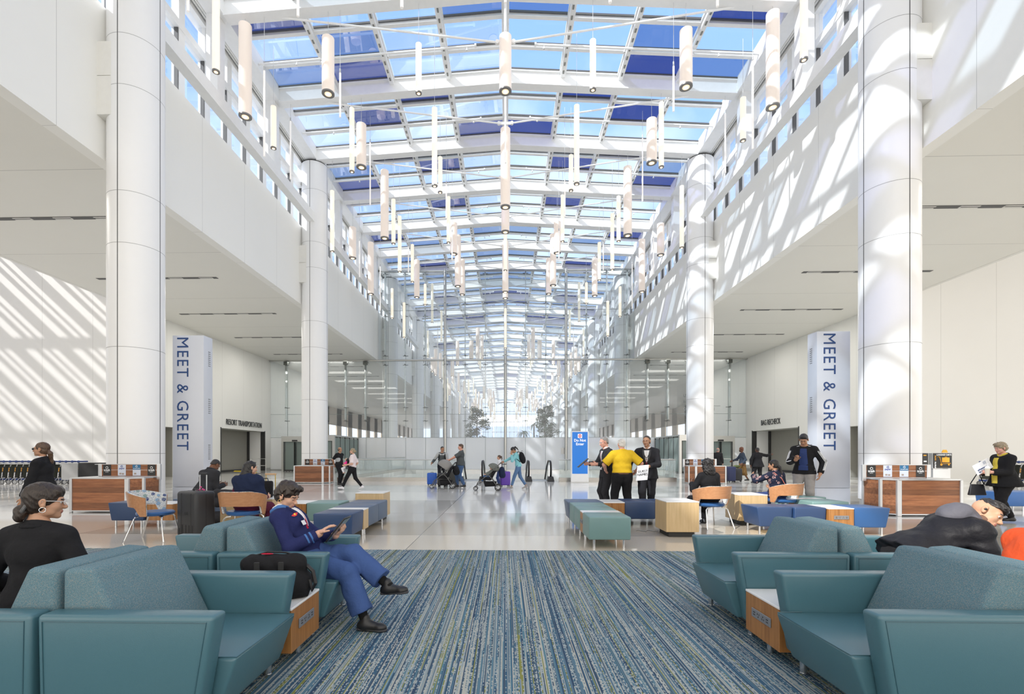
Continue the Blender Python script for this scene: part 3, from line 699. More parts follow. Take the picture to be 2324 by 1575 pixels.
b.obj('roof', mat('pale_roof', (.82, .84, .88), .6), bd)
b = MB()
for i in range(14): b.box((-38+5.5*i, 214.6, 6), (-38+5.5*i+4.8, 215.2, 13.4))
b.obj('window_band', mat('far_blue_glass', (.35, .42, .55), .3), bd); b = MB(); b.box((-40, 215, -2), (40, 226, 8)); b.obj('wall', mat('pale_far_wall', (.7, .72, .74), .6), bd)
# ================= carpet =================
def carpet_mat():
    m = mat('striped_carpet', (.2, .25, .3), .95, spec=.1); t = m.node_tree; p = t.nodes['Principled BSDF']
    g = N(t, 'ShaderNodeNewGeometry'); s = N(t, 'ShaderNodeSeparateXYZ'); t.links.new(g.outputs['Position'], s.inputs[0]); X, Y = s.outputs[0], s.outputs[1]
    ix = mth(t, 'FLOOR', mth(t, 'DIVIDE', X, .0065))
    iy = mth(t, 'FLOOR', mth(t, 'DIVIDE', Y, 1.15))       # a stripe changes colour along its length now and then
    c1 = N(t, 'ShaderNodeCombineXYZ'); t.links.new(ix, c1.inputs[0])
    w0 = N(t, 'ShaderNodeTexWhiteNoise', noise_dimensions='3D'); t.links.new(c1.outputs[0], w0.inputs['Vector'])
    sh = mth(t, 'FLOOR', mth(t, 'DIVIDE', mth(t, 'MULTIPLY_ADD', w0.outputs['Value'], 3.0, Y), 1.4))
    c2 = N(t, 'ShaderNodeCombineXYZ'); t.links.new(ix, c2.inputs[0]); t.links.new(sh, c2.inputs[1])
    w1 = N(t, 'ShaderNodeTexWhiteNoise', noise_dimensions='3D'); t.links.new(c2.outputs[0], w1.inputs['Vector'])
    r = N(t, 'ShaderNodeValToRGB'); r.color_ramp.interpolation = 'CONSTANT'; el = r.color_ramp.elements
    cols = [(0, (.04, .072, .125)), (.17, (.055, .12, .19)), (.30, (.10, .17, .23)), (.42, (.27, .31, .31)), (.56, (.22, .23, .07)), (.64, (.10, .20, .26)), (.76, (.42, .42, .37)), (.86, (.07, .11, .15)), (.93, (.25, .32, .35))]
    el[0].color = (*cols[0][1], 1); el[1].position = cols[1][0]; el[1].color = (*cols[1][1], 1)
    for q, c in cols[2:]: e = el.new(q); e.color = (*c, 1)
    t.links.new(w1.outputs['Value'], r.inputs[0])
    # dashes on about half the yarns
    dy = mth(t, 'FLOOR', mth(t, 'DIVIDE', mth(t, 'MULTIPLY_ADD', w0.outputs['Value'], .5, Y), .013))
    c3 = N(t, 'ShaderNodeCombineXYZ'); t.links.new(ix, c3.inputs[0]); t.links.new(dy, c3.inputs[1])
    w2 = N(t, 'ShaderNodeTexWhiteNoise', noise_dimensions='3D'); t.links.new(c3.outputs[0], w2.inputs['Vector'])
    on = mth(t, 'MULTIPLY', mth(t, 'GREATER_THAN', w2.outputs['Value'], .60), mth(t, 'GREATER_THAN', w1.outputs['Color'], .52))
    mm = N(t, 'ShaderNodeMixRGB'); t.links.new(on, mm.inputs[0]); t.links.new(r.outputs[0], mm.inputs[1]); mm.inputs[2].default_value = (.36, .39, .38, 1)
    t.links.new(mm.outputs[0], p.inputs['Base Color'])
    b = N(t, 'ShaderNodeBump'); b.inputs['Strength'].default_value = .5; b.inputs['Distance'].default_value = .004; t.links.new(w2.outputs['Value'], b.inputs['Height']); t.links.new(b.outputs[0], p.inputs['Normal'])
    return m
c = MB(); c.box((-14, -6, 0), (14, 6.95, .008)); c.obj('carpet', carpet_mat(), None, label='blue, olive and cream striped carpet laid under the foreground armchairs', cat='carpet')
# ================= upholstery materials =================
def leather(name, col, rough=.34):
    return mat(name, col, rough, bump=.06, bscale=260, var=.03, vscale=2.5, spec=.6)
M_teal = leather('teal_leather', (.062, .150, .185), .31)
M_teal_d = leather('teal_piping', (.04, .11, .14))
def tweed(name, a, b, c_):
    m = mat(name, a, .9, spec=.15); t = m.node_tree; p = t.nodes['Principled BSDF']; tx = N(t, 'ShaderNodeTexCoord')
    n1 = N(t, 'ShaderNodeTexVoronoi'); n1.inputs['Scale'].default_value = 480; t.links.new(tx.outputs['Object'], n1.inputs['Vector'])
    r = N(t, 'ShaderNodeValToRGB'); r.color_ramp.interpolation = 'CONSTANT'; s = N(t, 'ShaderNodeSeparateColor'); t.links.new(n1.outputs['Color'], s.inputs[0]); t.links.new(s.outputs[0], r.inputs[0])
    el = r.color_ramp.elements; el[0].color = (*a, 1); el[1].position = .5; el[1].color = (*b, 1); e = el.new(.85); e.color = (*c_, 1)
    t.links.new(r.outputs[0], p.inputs['Base Color'])
    bn = N(t, 'ShaderNodeBump'); bn.inputs['Strength'].default_value = .4; bn.inputs['Distance'].default_value = .003; t.links.new(n1.outputs['Distance'], bn.inputs['Height']); t.links.new(bn.outputs[0], p.inputs['Normal'])
    return m
M_tweed = tweed('teal_tweed', (.10, .185, .225), (.15, .245, .285), (.26, .27, .26))
M_navy = leather('navy_vinyl', (.018, .048, .13), .4)
M_aqua = leather('aqua_vinyl', (.17, .29, .285), .42)
M_slate = leather('slate_vinyl', (.085, .125, .20), .42)
M_blue = leather('blue_vinyl', (.022, .095, .27), .4)
M_walnut = wood_mat('side_table_wood', (.42, .20, .065), (.26, .11, .03), 'Z', 7.0, .35)
M_maple = wood_mat('pale_maple', (.62, .46, .26), (.52, .37, .19), 'Z', 7.0, .4)
M_beech = wood_mat('chair_plywood', (.50, .26, .13), (.40, .19, .09), 'X', 6.0, .32)
M_top = mat('white_laminate_top', (.82, .82, .82), .25)
M_kick = mat('black_toe_kick', (.02, .02, .02), .5)
M_outlet = mat('outlet_grey', (.19, .20, .22), .4)
M_leg = mat('polished_leg', (.7, .71, .73), .22, 1.0)
def armchair(loc, rz, label):
    """faces local +Y; x = across (0.90 wide), depth 0.84; origin at floor centre of the footprint"""
    r_ = empty('lounge_armchair', loc, rz, label, 'armchair', 'teal lounge armchairs set back to back')
    for s in (-1, 1):
        m = MB(); xo, xi = s*.45, s*.335
        # side slab, tapered in towards the bottom front
        pts = [(xo, -.41, .12), (xi, -.41, .12), (xi, .33, .12), (xo, .33, .12), (xo, -.42, .64), (xi, -.42, .64), (xi, .42, .64), (xo, .42, .64)]
        m.hull8(pts, .022, 3); m.obj('arm', M_teal, r_, smooth=35)
        m = MB(); e_ = s*.4515
        m.tube([(e_, -.38, .14), (e_, -.39, .612), (e_, .385, .612), (e_, .305, .14)], .0028, 5); m.obj('piping', M_teal_d, r_, smooth=True)
    m = MB(); m.hull8([(-.332, -.10, .12), (.332, -.10, .12), (.332, .36, .12), (-.332, .36, .12), (-.332, -.10, .40), (.332, -.10, .40), (.332, .46, .40), (-.332, .46, .40)], .018, 3)
    m.obj('seat', M_teal, r_, smooth=35)
    m = MB(); m.tube([(-.325, .30, .402), (-.32, .452, .4), (0, .458, .401), (.32, .452, .4), (.325, .30, .402)], .003, 5); m.obj('seat_piping', M_teal_d, r_, smooth=True)
    m = MB(); m.hull8([(-.328, -.42, .20), (.328, -.42, .20), (.328, -.06, .38), (-.328, -.06, .38), (-.32, -.42, .82), (.32, -.42, .82), (.32, -.27, .83), (-.32, -.27, .83)], .028, 3)
    m.obj('backrest', M_tweed, r_, smooth=35)
    for sx in (-1, 1):
        for y in (-.34, .27): m = MB(); m.cyl((sx*.36, y, 0.0), (sx*.36, y, .125), .021, n=16); m.cyl((sx*.36, y, 0.0), (sx*.36, y, .012), .024, n=16); m.obj('leg', M_leg, r_, smooth=True)
    return r_
H = math.pi/2
YL = 2.64; CFZ = .008
armchair((-1.76, YL, CFZ), -H, 'teal armchair nearest the camera on the left, facing the aisle')
armchair((-1.76, YL+1.39, CFZ), -H, 'teal armchair in which the person in the blue uniform sits')
armchair((-2.625, YL, CFZ), H, 'teal armchair at the far left edge, back to back with the nearest left one')
armchair((-2.625, YL+1.39, CFZ), H, 'teal armchair behind the seated uniformed person, facing the left wall')
YR = 2.74
armchair((2.15, YR, CFZ), H, 'teal armchair nearest the camera on the right, facing the aisle')
armchair((2.15, YR+1.37, CFZ), H, 'empty teal armchair behind the power table on the right, facing the aisle')
armchair((3.015, YR, CFZ), -H, 'teal armchair at the right edge holding the person in orange')
armchair((3.015, YR+1.37, CFZ), -H, 'teal armchair facing away at the right, where the person in the padded jacket sits')
def outlet(parent, M):
    m = MB(); m.rbox((-.125, -.004, -.032), (.125, .004, .032), .003, 1, M); o = m.obj('power_outlet', M_outlet, parent)
    m = MB()
    for x in (-.085, .085):
        for z in (-.011, .006): m.box((x-.012, -.0055, z), (x+.012, -.0035, z+.006), M)
    for x, f in ((-.03, 1), (.03, -1)):
        m.box((x-.013, -.0055, .002*f), (x-.009, -.0035, .014*f), M); m.box((x+.009, -.0055, .002*f), (x+.013, -.0035, .014*f), M); m.box((x-.004, -.0055, -.014*f), (x+.004, -.0035, -.006*f), M)
    m.obj('socket', M_black, o)
def power_table(x0, x1, y0, y1, z0, z1, face, label, wood=None, legs=True, kick=False, out=True, group='power side tables'):
    cx, cy_ = (x0+x1)/2, (y0+y1)/2
    r_ = empty('side_table', (cx, cy_, 0), 0, label, 'side table', group); a, b = (x1-x0)/2, (y1-y0)/2
    m = MB(); m.rbox((-a, -b, z0), (a, b, z1-.018), .002, 1); m.obj('cabinet', wood or M_walnut, r_)
    m = MB(); m.rbox((-a-.003, -b-.003, z1-.017), (a+.003, b+.003, z1), .004, 2); m.obj('tabletop', M_top, r_)
    if kick: m = MB(); m.box((-a+.06, -b+.06, 0), (a-.06, b-.06, z0)); m.obj('toe_kick', M_kick, r_)
    if legs:
        for sx in (-1, 1): m = MB(); m.cyl((sx*(a-.06), 0, 0), (sx*(a-.06), 0, z0+.01), .02, n=12); m.obj('leg', M_leg, r_, smooth=True)
    if out:
        if face == '-x': M = frame((-a-.004, 0, (z0+z1)/2+.01), (0, -1, 0), (1, 0, 0))
        elif face == '+x': M = frame((a+.004, 0, (z0+z1)/2+.01), (0, 1, 0), (-1, 0, 0))
        else: M = frame((0, -b-.004, (z0+z1)/2+.01), (1, 0, 0), (0, 1, 0))
        outlet(r_, M)
    return r_
power_table(-2.02, -1.39, 3.105, 3.57, .09, .385, '+x', 'low walnut side table with white top under the black duffel bag')
power_table(1.79, 2.42, 3.205, 3.645, .09, .385, '-x', 'low walnut power table with white top between the two right-hand armchairs')
for o in bpy.data.objects:
    if o.name.startswith('side_table') and o.parent is None: o.location.z = CFZ
# ================= ottoman rows =================
def ottoman(cx, cy_, sx, sy, m_, label, flare=(.0, .0, .0, .0), rz=0, legs=((-1, -1), (1, -1), (-1, 1), (1, 1)), ztop=.47):
    """flare: how far the top leans out on -x, +x, -y, +y"""
    r_ = empty('ottoman', (cx, cy_, 0), rz, label, 'ottoman', 'modular ottomans'); a, b = sx/2-.003, sy/2-.003
    m = MB(); f0, f1, f2, f3 = flare
    m.hull8([(-a+f0, -b+f2, .13), (a-f1, -b+f2, .13), (a-f1, b-f3, .13), (-a+f0, b-f3, .13), (-a, -b, ztop), (a, -b, ztop), (a, b, ztop), (-a, b, ztop)], .02, 3)
    m.obj('cushion', m_, r_, smooth=35)
    for x, y in legs: m = MB(); m.cyl((x*(a-.09), y*(b-.09), 0), (x*(a-.09), y*(b-.09), .135), .017, n=12); m.cyl((x*(a-.09), y*(b-.09), 0), (x*(a-.09), y*(b-.09), .012), .02, n=12); m.obj('leg', M_leg, r_, smooth=True)
    return r_
ottoman(-2.66, 7.68, .62, .62, M_navy, 'dark navy ottoman at the near end of the left row', (0, .02, .03, 0), legs=((-1, -1), (-1, 1)))
power_table(-2.97, -2.36, 8.0, 8.28, .13, .465, '+x', 'narrow wooden table panel between navy ottomans in the left row', legs=True, out=False, wood=M_maple, group='ottoman link tables')
ottoman(-2.68, 8.64, .62, .70, M_slate, 'slate blue ottoman right behind the wooden link table in the left row', legs=((1, -1),))
ottoman(-2.68, 9.34, .62, .68, M_slate, 'slate blue ottoman at the far end of the left row, beside the maple cube', legs=((1, 1), (-1, 1)))
power_table(-3.08, -2.5, 9.85, 10.42, .09, .59, '-y', 'maple cube table with white top behind the left ottoman row', wood=M_maple, legs=False, kick=True, out=False, group='maple cube tables')
ottoman(-3.42, 9.27, .62, .62, M_aqua, 'aqua ottoman left of the slate ones, beside the wooden outlet table', (0, 0, 0, 0))
power_table(-4.28, -3.74, 8.97, 9.55, .13, .465, '-y', 'wooden link table with grey outlet seen behind the seated uniformed person', group='ottoman link tables')
ottoman(-4.62, 9.5, .62, .62, M_aqua, 'aqua ottoman behind the briefcase table')
power_table(-5.06, -4.12, 8.45, 9.05, .02, .60, '-y', 'maple table with white top holding the black briefcase', wood=M_maple, legs=False, kick=False, out=False, group='maple cube tables')
ottoman(-7.16, 9.23, .68, .62, M_navy, 'navy ottoman left of the patterned tub chair', (.05, 0, .02, 0))
power_table(-6.81, -6.3, 9.0, 9.5, .13, .45, '-y', 'wooden link table partly hidden by the patterned tub chair', group='ottoman link tables')
ottoman(-6.35, 10.0, .9, .6, M_slate, 'ottoman under the person in the dark suit jacket')
ottoman(1.53, 7.40, .62, .60, M_aqua, 'pale aqua ottoman at the near end of the right row', (.0, .0, .02, 0), legs=((-1, -1), (1, -1)))
power_table(1.23, 1.84, 7.71, 7.99, .13, .465, '-x', 'narrow wooden outlet table between aqua ottomans in the right row', group='ottoman link tables', wood=M_walnut)
ottoman(1.53, 8.32, .62, .62, M_aqua, 'aqua ottoman just behind the narrow outlet table in the right row', legs=((-1, 1), (1, 1)))
ottoman(1.53, 8.95, .62, .62, M_aqua, 'aqua ottoman third from the front in the right row', legs=((-1, 1),))
ottoman(1.53, 9.60, .68, .64, M_slate, 'slate ottoman at the far end of the right aqua row', (.04, 0, 0, .04), legs=((1, 1), (-1, 1)))
power_table(1.88, 2.28, 9.3, 9.9, .13, .465, '-y', 'wooden link table between the slate and navy ottomans on the right', group='ottoman link tables', out=False)
ottoman(2.6, 9.72, .60, .62, M_navy, 'navy ottoman in front of the person in yellow', legs=((-1, 1),))
ottoman(3.22, 9.72, .60, .62, M_navy, 'navy ottoman half hidden by the maple cube on the right')
power_table(2.68, 3.22, 8.12, 8.72, .09, .60, '-y', 'maple cube table with black toe kick at the centre right', wood=M_maple, legs=False, kick=True, out=False, group='maple cube tables')
power_table(4.54, 5.08, 9.5, 10.1, .09, .60, '-y', 'maple cube table between the two wooden tub chairs on the right', wood=M_maple, legs=False, kick=True, out=False, group='maple cube tables')
ottoman(4.65, 8.76, .62, .60, M_navy, 'deep navy ottoman at the left end of the front row on the right', (.07, 0, .02, 0))
ottoman(5.23, 8.72, .54, .62, M_navy, 'deep navy ottoman touching the outlet table in the right front row', (0, 0, .02, 0), legs=((-1, 1),))
power_table(5.51, 5.93, 8.38, 8.98, .13, .465, '-y', 'wooden outlet table with white top between navy and blue ottomans', group='ottoman link tables')
ottoman(6.25, 8.70, .62, .62, M_blue, 'bright blue ottoman at the right end of the front row', (0, .06, .02, 0))
ottoman(6.25, 9.75, .70, .62, M_aqua, 'pale aqua ottoman right behind the blue one')
power_table(6.0, 6.55, 10.1, 10.4, .13, .465, '-y', 'white topped link table between the aqua ottomans on the right', group='ottoman link tables', out=False)
ottoman(6.45, 10.75, .75, .62, M_aqua, 'pale aqua ottoman furthest back, near the foot of the right totem')
ottoman(12.2, 12.2, .75, .62, M_blue, 'blue ottoman at the right edge of the picture, nearest the luggage carts', (.05, 0, 0, 0))
ottoman(12.97, 12.2, .75, .62, M_blue, 'blue ottoman cut by the right edge of the picture')
# ================= tub chairs =================
def pattern_mat():
    m = mat('blue_circle_pattern', (.75, .76, .74), .7); t = m.node_tree; p = t.nodes['Principled BSDF']; tx = N(t, 'ShaderNodeTexCoord')
    v = N(t, 'ShaderNodeTexVoronoi'); v.inputs['Scale'].default_value = 13; v.inputs['Randomness'].default_value = .35; t.links.new(tx.outputs['Object'], v.inputs['Vector'])
    s = N(t, 'ShaderNodeSeparateColor'); t.links.new(v.outputs['Color'], s.inputs[0])
    r = N(t, 'ShaderNodeValToRGB'); r.color_ramp.interpolation = 'CONSTANT'; el = r.color_ramp.elements
    el[0].color = (.02, .05, .2, 1); el[1].position = .28; el[1].color = (.72, .74, .74, 1); e = el.new(.62); e.color = (.25, .42, .62, 1); e = el.new(.78); e.color = (.27, .40, .36, 1); t.links.new(s.outputs[0], r.inputs[0])
    k = mth(t, 'LESS_THAN', v.outputs['Distance'], .42)
    w_ = N(t, 'ShaderNodeTexVoronoi', feature='DISTANCE_TO_EDGE'); w_.inputs['Scale'].default_value = 38; t.links.new(tx.outputs['Object'], w_.inputs['Vector'])
    l = mth(t, 'LESS_THAN', w_.outputs['Distance'], .06)
    a = N(t, 'ShaderNodeMixRGB'); t.links.new(k, a.inputs[0]); a.inputs[1].default_value = (.74, .75, .73, 1); t.links.new(r.outputs[0], a.inputs[2])
    b = N(t, 'ShaderNodeMixRGB'); t.links.new(l, b.inputs[0]); t.links.new(a.outputs[0], b.inputs[1]); b.inputs[2].default_value = (.36, .38, .4, 1)
    t.links.new(b.outputs[0], p.inputs['Base Color']); return m
M_pat = pattern_mat(); M_seatblue = leather('chair_seat_blue', (.02, .09, .26), .3)
def tub_chair(loc, rz, label):
    """faces local +Y; curved plywood band round the back, patterned lining, round blue seat"""
    r_ = empty('tub_chair', loc, rz, label, 'chair', 'plywood tub chairs')
    def band(r0, r1, inset, z0f, z1f, thick_in=0):
        bm = bmesh.new(); n = 36; rows = []
        for i in range(n+1):
            a = math.radians(-8+196*i/n)+math.pi       # from right arm round the back to left arm
            u = abs(i/n-.5)*2; R = r0
            zt = z1f(u); zb = z0f(u); q = []
            for rr, z in ((R, zb), (R+.0, zt), (R-inset, zt), (R-inset, zb)): 
                fl = .045*(z-.45)/.35
                q.append(bm.verts.new(((rr+fl)*math.cos(a), (rr+fl)*math.sin(a)*.96, z)))
            rows.append(q)
        for i in range(n):
            for k in range(4): bm.faces.new((rows[i][k], rows[i][(k+1) % 4], rows[i+1][(k+1) % 4], rows[i+1][k]))
        bm.faces.new(rows[0][::-1]); bm.faces.new(rows[-1]); bmesh.ops.recalc_face_normals(bm, faces=bm.faces); return bm
    top = lambda u: .79-.12*max(0, u-.35)**1.3*1.3
    bot = lambda u: .565-.02*u if u < .70 else (.565-.014-(u-.70)/.12*.14 if u < .82 else .41)
    m = MB(); m.bm(band(.335, 0, .014, bot, top)); m.obj('plywood_shell', M_beech, r_, smooth=40)
    m = MB(); m.bm(band(.319, 0, .03, lambda u: bot(u)+.01, lambda u: top(u)+.006)); m.obj('lining', M_pat, r_, smooth=40)
    m = MB(); m.lathe([(.05, .40), (.245, .402), (.265, .42), (.268, .445), (.25, .465), (.05, .472)], (0, .03, 0), 32); m.obj('seat', M_seatblue, r_, smooth=40)
    m = MB(); m.cyl((-.2, -.05, .395), (.2, -.05, .395), .012, n=8); m.cyl((-.2, .18, .395), (.2, .18, .395), .012, n=8); m.obj('seat_frame', M_black, r_)
    for sx in (-1, 1):
        for y0, y1 in ((-.17, -.3), (.2, .27)):
            m = MB(); m.tube([(sx*.12, y0, .392), (sx*.19, y0*1.02, .385), (sx*.225, y0*1.08, .35), (sx*.285, y1, .0)], .0115, 8); m.obj('leg', M_chrome, r_, smooth=True)
    return r_
tub_chair((-5.72, 7.72, 0), math.radians(-78), 'tub chair with blue patterned lining standing left of the black suitcase')
tub_chair((-4.28, 7.8, 0), math.radians(6), 'plywood tub chair in which the person with long dark hair sits')
tub_chair((3.9, 9.3, 0), math.radians(14), 'plywood tub chair under the person with black curly hair')
tub_chair((5.72, 10.1, 0), math.radians(24), 'plywood tub chair under the person in the floral blouse')
# ================= totems =================
M_totem = mat('silver_grey_panel', (.60, .62, .67), .4, .08, var=.02); M_totem2 = mat('pale_panel', (.74, .75, .77), .4)
M_sblue = mat('sign_navy_blue', (.012, .052, .18), .4)
for sgn, nm in ((-1, 'left'), (1, 'right')):
    r_ = empty('totem', (sgn*9.0, 13.7, 0), 0, 'tall silver totem with vertical blue letters reading MEET & GREET, the %s one' % nm, 'totem', 'meet and greet totems')
    m = MB(); m.rbox((-.45, -.21, .45), (.45, .21, 4.75), .012, 2); m.obj('panel', M_totem, r_, smooth=30)
    m = MB(); m.rbox((-.45, -.21, 0), (.45, .21, .444), .008, 2); m.obj('base_panel', M_totem, r_, smooth=30)
    for zc in (4.12, 2.76, 1.44):
        q = MB(); x = -sgn*.4515
        for i in range(8):
            for j in (0, 1): q.cyl((x-.002, .02+j*.055, zc-.2+i*.057), (x+.002, .02+j*.055, zc-.2+i*.057), .016, n=8)
        q.obj('speaker_holes', M_seam, r_)
    M = frame((-.17 if sgn < 0 else -.13, -.214, 3.1), (0, 0, -1), (1, 0, 0))
    text_obj('lettering', 'MEET & GREET', .47, M_sblue, r_, M, .003, sp=1.16, xs=.93)
# wall lettering over the two openings
t_ = empty('wall_lettering', (-19.66, 36.05, 3.62), 0, 'dark lettering RESORT TRANSPORTATION over the left doorway', 'sign')
text_obj('lettering', 'RESORT TRANSPORTATION', .58, M_black, t_, frame((0, 0, 0), (0, 1, 0), (0, 0, 1)), .01, xs=.68)
t_ = empty('wall_lettering', (19.66, 36.4, 3.72), 0, 'dark lettering BAG RECHECK over the right doorway', 'sign')
text_obj('lettering', 'BAG RECHECK', .58, M_black, t_, frame((0, 0, 0), (0, -1, 0), (0, 0, 1)), .01, xs=.68)
# ================= Do Not Enter sign =================
s_ = empty('display_sign', (3.55, 23.2, 0), 0, 'freestanding blue Do Not Enter sign with white frame', 'sign')
m = MB(); m.rbox((-.42, -.07, 0), (.42, .07, 2.46), .01, 1); m.obj('housing', M_white, s_); m = MB(); m.box((-.44, -.1, 0), (.44, .1, .03)); m.obj('foot', M_steel2, s_)
m = MB(); m.box((-.365, -.078, .43), (.365, -.071, 2.42)); m.obj('blue_panel', mat('screen_blue', (.012, .16, .55), .35, emit=.35), s_)
Ms = mat('sign_white', (.9, .9, .9), .4, emit=.3)
m = MB(); m.rbox((-.10, -.084, 2.13), (.10, -.079, 2.33), .02, 2); b_ = m.obj('symbol_square', Ms, s_)
m = MB(); m.cyl((0, -.086, 2.23), (0, -.0845, 2.23), .075, n=28); m.obj('red_disc', mat('sign_red', (.6, .02, .04), .4, emit=.2), b_); m = MB(); m.box((-.052, -.089, 2.212), (.052, -.0865, 2.248)); m.obj('white_bar', Ms, b_)
text_obj('lettering', 'Do Not\nEnter', .175, Ms, s_, frame((0, -.08, 1.93), (1, 0, 0), (0, 0, 1)), .002, bold=.0035)
# ================= recycling counters =================
M_ipe = wood_mat('ipe_boards', (.40, .165, .07), (.20, .07, .03), 'X', 5.0, .38, planks=('Z', .118))
M_alu = mat('clear_aluminium', (.66, .67, .68), .32, .75)
M_sgn_k = mat('sign_black', (.02, .02, .02), .4); M_sgn_p = mat('sign_pale', (.68, .72, .82), .4); M_sgn_b = mat('sign_teal_blue', (.03, .16, .32), .4); M_txw = mat('text_white', (.9, .9, .9), .5); M_txb = mat('text_navy', (.05, .07, .3), .5)
def counter(loc, sgn, label):
    """front faces -Y; sgn=+1: bevelled end on +x"""
    r_ = empty('recycling_counter', loc, 0, label, 'recycling counter', 'wood fronted recycling counters')
    P_ = [(-.76, 0), (.62, 0), (.86, .22), (.86, .78), (-.76, .78)]
    P2 = [(sgn*x, y) for x, y in P_];  P2 = P2 if sgn > 0 else P2[::-1]
    ins = lambda d: [(sgn*x, y) for x, y in ((-.76+d, d), (.62-d*.4, d), (.86-d, .22+d*.6), (.86-d, .78-d), (-.76+d, .78-d))][::(1 if sgn > 0 else -1)]
    m = MB(); m.prism(ins(.02), .05, .80); m.obj('board_cladding', M_ipe, r_)
    m = MB(); m.prism(P2, .80, .83); m.obj('countertop', M_alu, r_)
    m = MB(); m.prism(ins(.004), .03, .055); m.obj('bottom_rail', M_alu, r_)
    for x, y in ((-.74, .02), (.60, .03), (.84, .24), (-.74, .76), (.84, .76)):
        w_ = .05 if x == .60 else .03
        m = MB(); m.rbox((sgn*x-w_, y-.03, .0), (sgn*x+w_, y+.03, .815), .008, 1); m.obj('post', M_alu, r_)
    m = MB(); m.box((sgn*-.52, .60, .84), (sgn*.92, .64, 1.13)); b_ = m.obj('sign_board', M_ipe, r_)
    for x in (-.54, .94): m = MB(); m.rbox((sgn*x-.045, .585, .75 if x > 0 else .83), (sgn*x+.045, .655, 1.14), .01, 1); m.obj('end_post', M_alu, b_)
    m = MB(); m.box((sgn*-.52, .594, 1.125), (sgn*.92, .646, 1.14)); m.box((sgn*-.52, .597, .985), (sgn*.92, .6, .993)); m.obj('edge_strip', M_alu, b_)
    x0 = -.36 if sgn > 0 else -.78
    for i, kind in enumerate('tpbt'):
        cx = x0+i*.375; Mx = lambda x, z, d=.0: frame((cx+x, .592-d, z), (1, 0, 0), (0, 0, 1))
        mm = {'t': M_sgn_k, 'p': M_sgn_p, 'b': M_sgn_p}[kind]
        m = MB(); m.rbox((cx-.1, .592, .85), (cx+.1, .598, 1.12), .002, 1); s2 = m.obj({'t': 'trash_sign', 'p': 'paper_sign', 'b': 'bottles_sign'}[kind], mm, r_)
        if kind == 't':
            m = MB(); m.lathe([(.028, -.001), (.034, .001)], n=20, M=frame((cx, .5915, 1.045), (1, 0, 0), (0, 0, 1))); m.obj('emblem', M_txw, s2)
            m = MB(); m.lathe([(.022, 0), (.023, .002)], n=16, M=frame((cx, .5905, 1.045), (1, 0, 0), (0, 0, 1))); m.obj('emblem_disc', M_sgn_k, s2)
            text_obj('word', 'trash', .075, M_txw, s2, Mx(0, .985), .001, bold=.002); text_obj('small_word', 'basura', .03, M_txw, s2, Mx(0, .94), .001)
        else:
            if kind == 'b': m = MB(); m.box((cx-.1, .589, 1.0), (cx+.1, .592, 1.12)); m.obj('blue_header', M_sgn_b, s2)
            tcol = M_txw if kind == 'b' else M_txb
            ar = MB()
            for k in range(3):
                a = k*2.094; ar.box((-.016, -.004, 0), (.012, .004, .003), frame((cx, .588, 1.08), (1, 0, 0), (0, 0, 1)) @ Matrix.Rotation(a, 4, 'Z') @ Matrix.Translation((0, -.018, 0)))
                ar.add([(.012, -.011, 0), (.024, 0, 0), (.012, .011, 0), (.012, -.011, .003), (.024, 0, .003), (.012, .011, .003)], [(0,1,2), (5,4,3), (0,3,4,1), (1,4,5,2), (2,5,3,0)], frame((cx, .588, 1.08), (1, 0, 0), (0, 0, 1)) @ Matrix.Rotation(a, 4, 'Z') @ Matrix.Translation((0, -.018, 0)))
            ar.obj('recycling_arrows', tcol, s2)
            if kind == 'p': text_obj('word', 'paper', .062, M_txb, s2, Mx(0, 1.03), .001, bold=.0015)
            else: text_obj('word', 'cans, plastic bottles', .022, M_txw, s2, Mx(0, 1.03, .003), .001, bold=.001)
            m = MB(); m.box((cx-.06, .589, .88), (cx-.01, .592, .92)); m.box((cx+.005, .589, .875), (cx+.055, .592, .915)) if kind == 'p' else None; m.obj('picture', mat('picture_tan', (.4, .33, .28), .6), s2)
    return r_
counter((-9.52, 11.15, 0), 1, 'wood-fronted recycling counter beside the nearest left column')
counter((-9.15, 22.4, 0), 1, 'far wood-fronted recycling counter in front of the second left column')
counter((9.35, 10.95, 0), -1, 'wood-fronted recycling counter beside the nearest right column')
counter((9.35, 22.4, 0), -1, 'far wood-fronted recycling counter behind the person with curly hair')
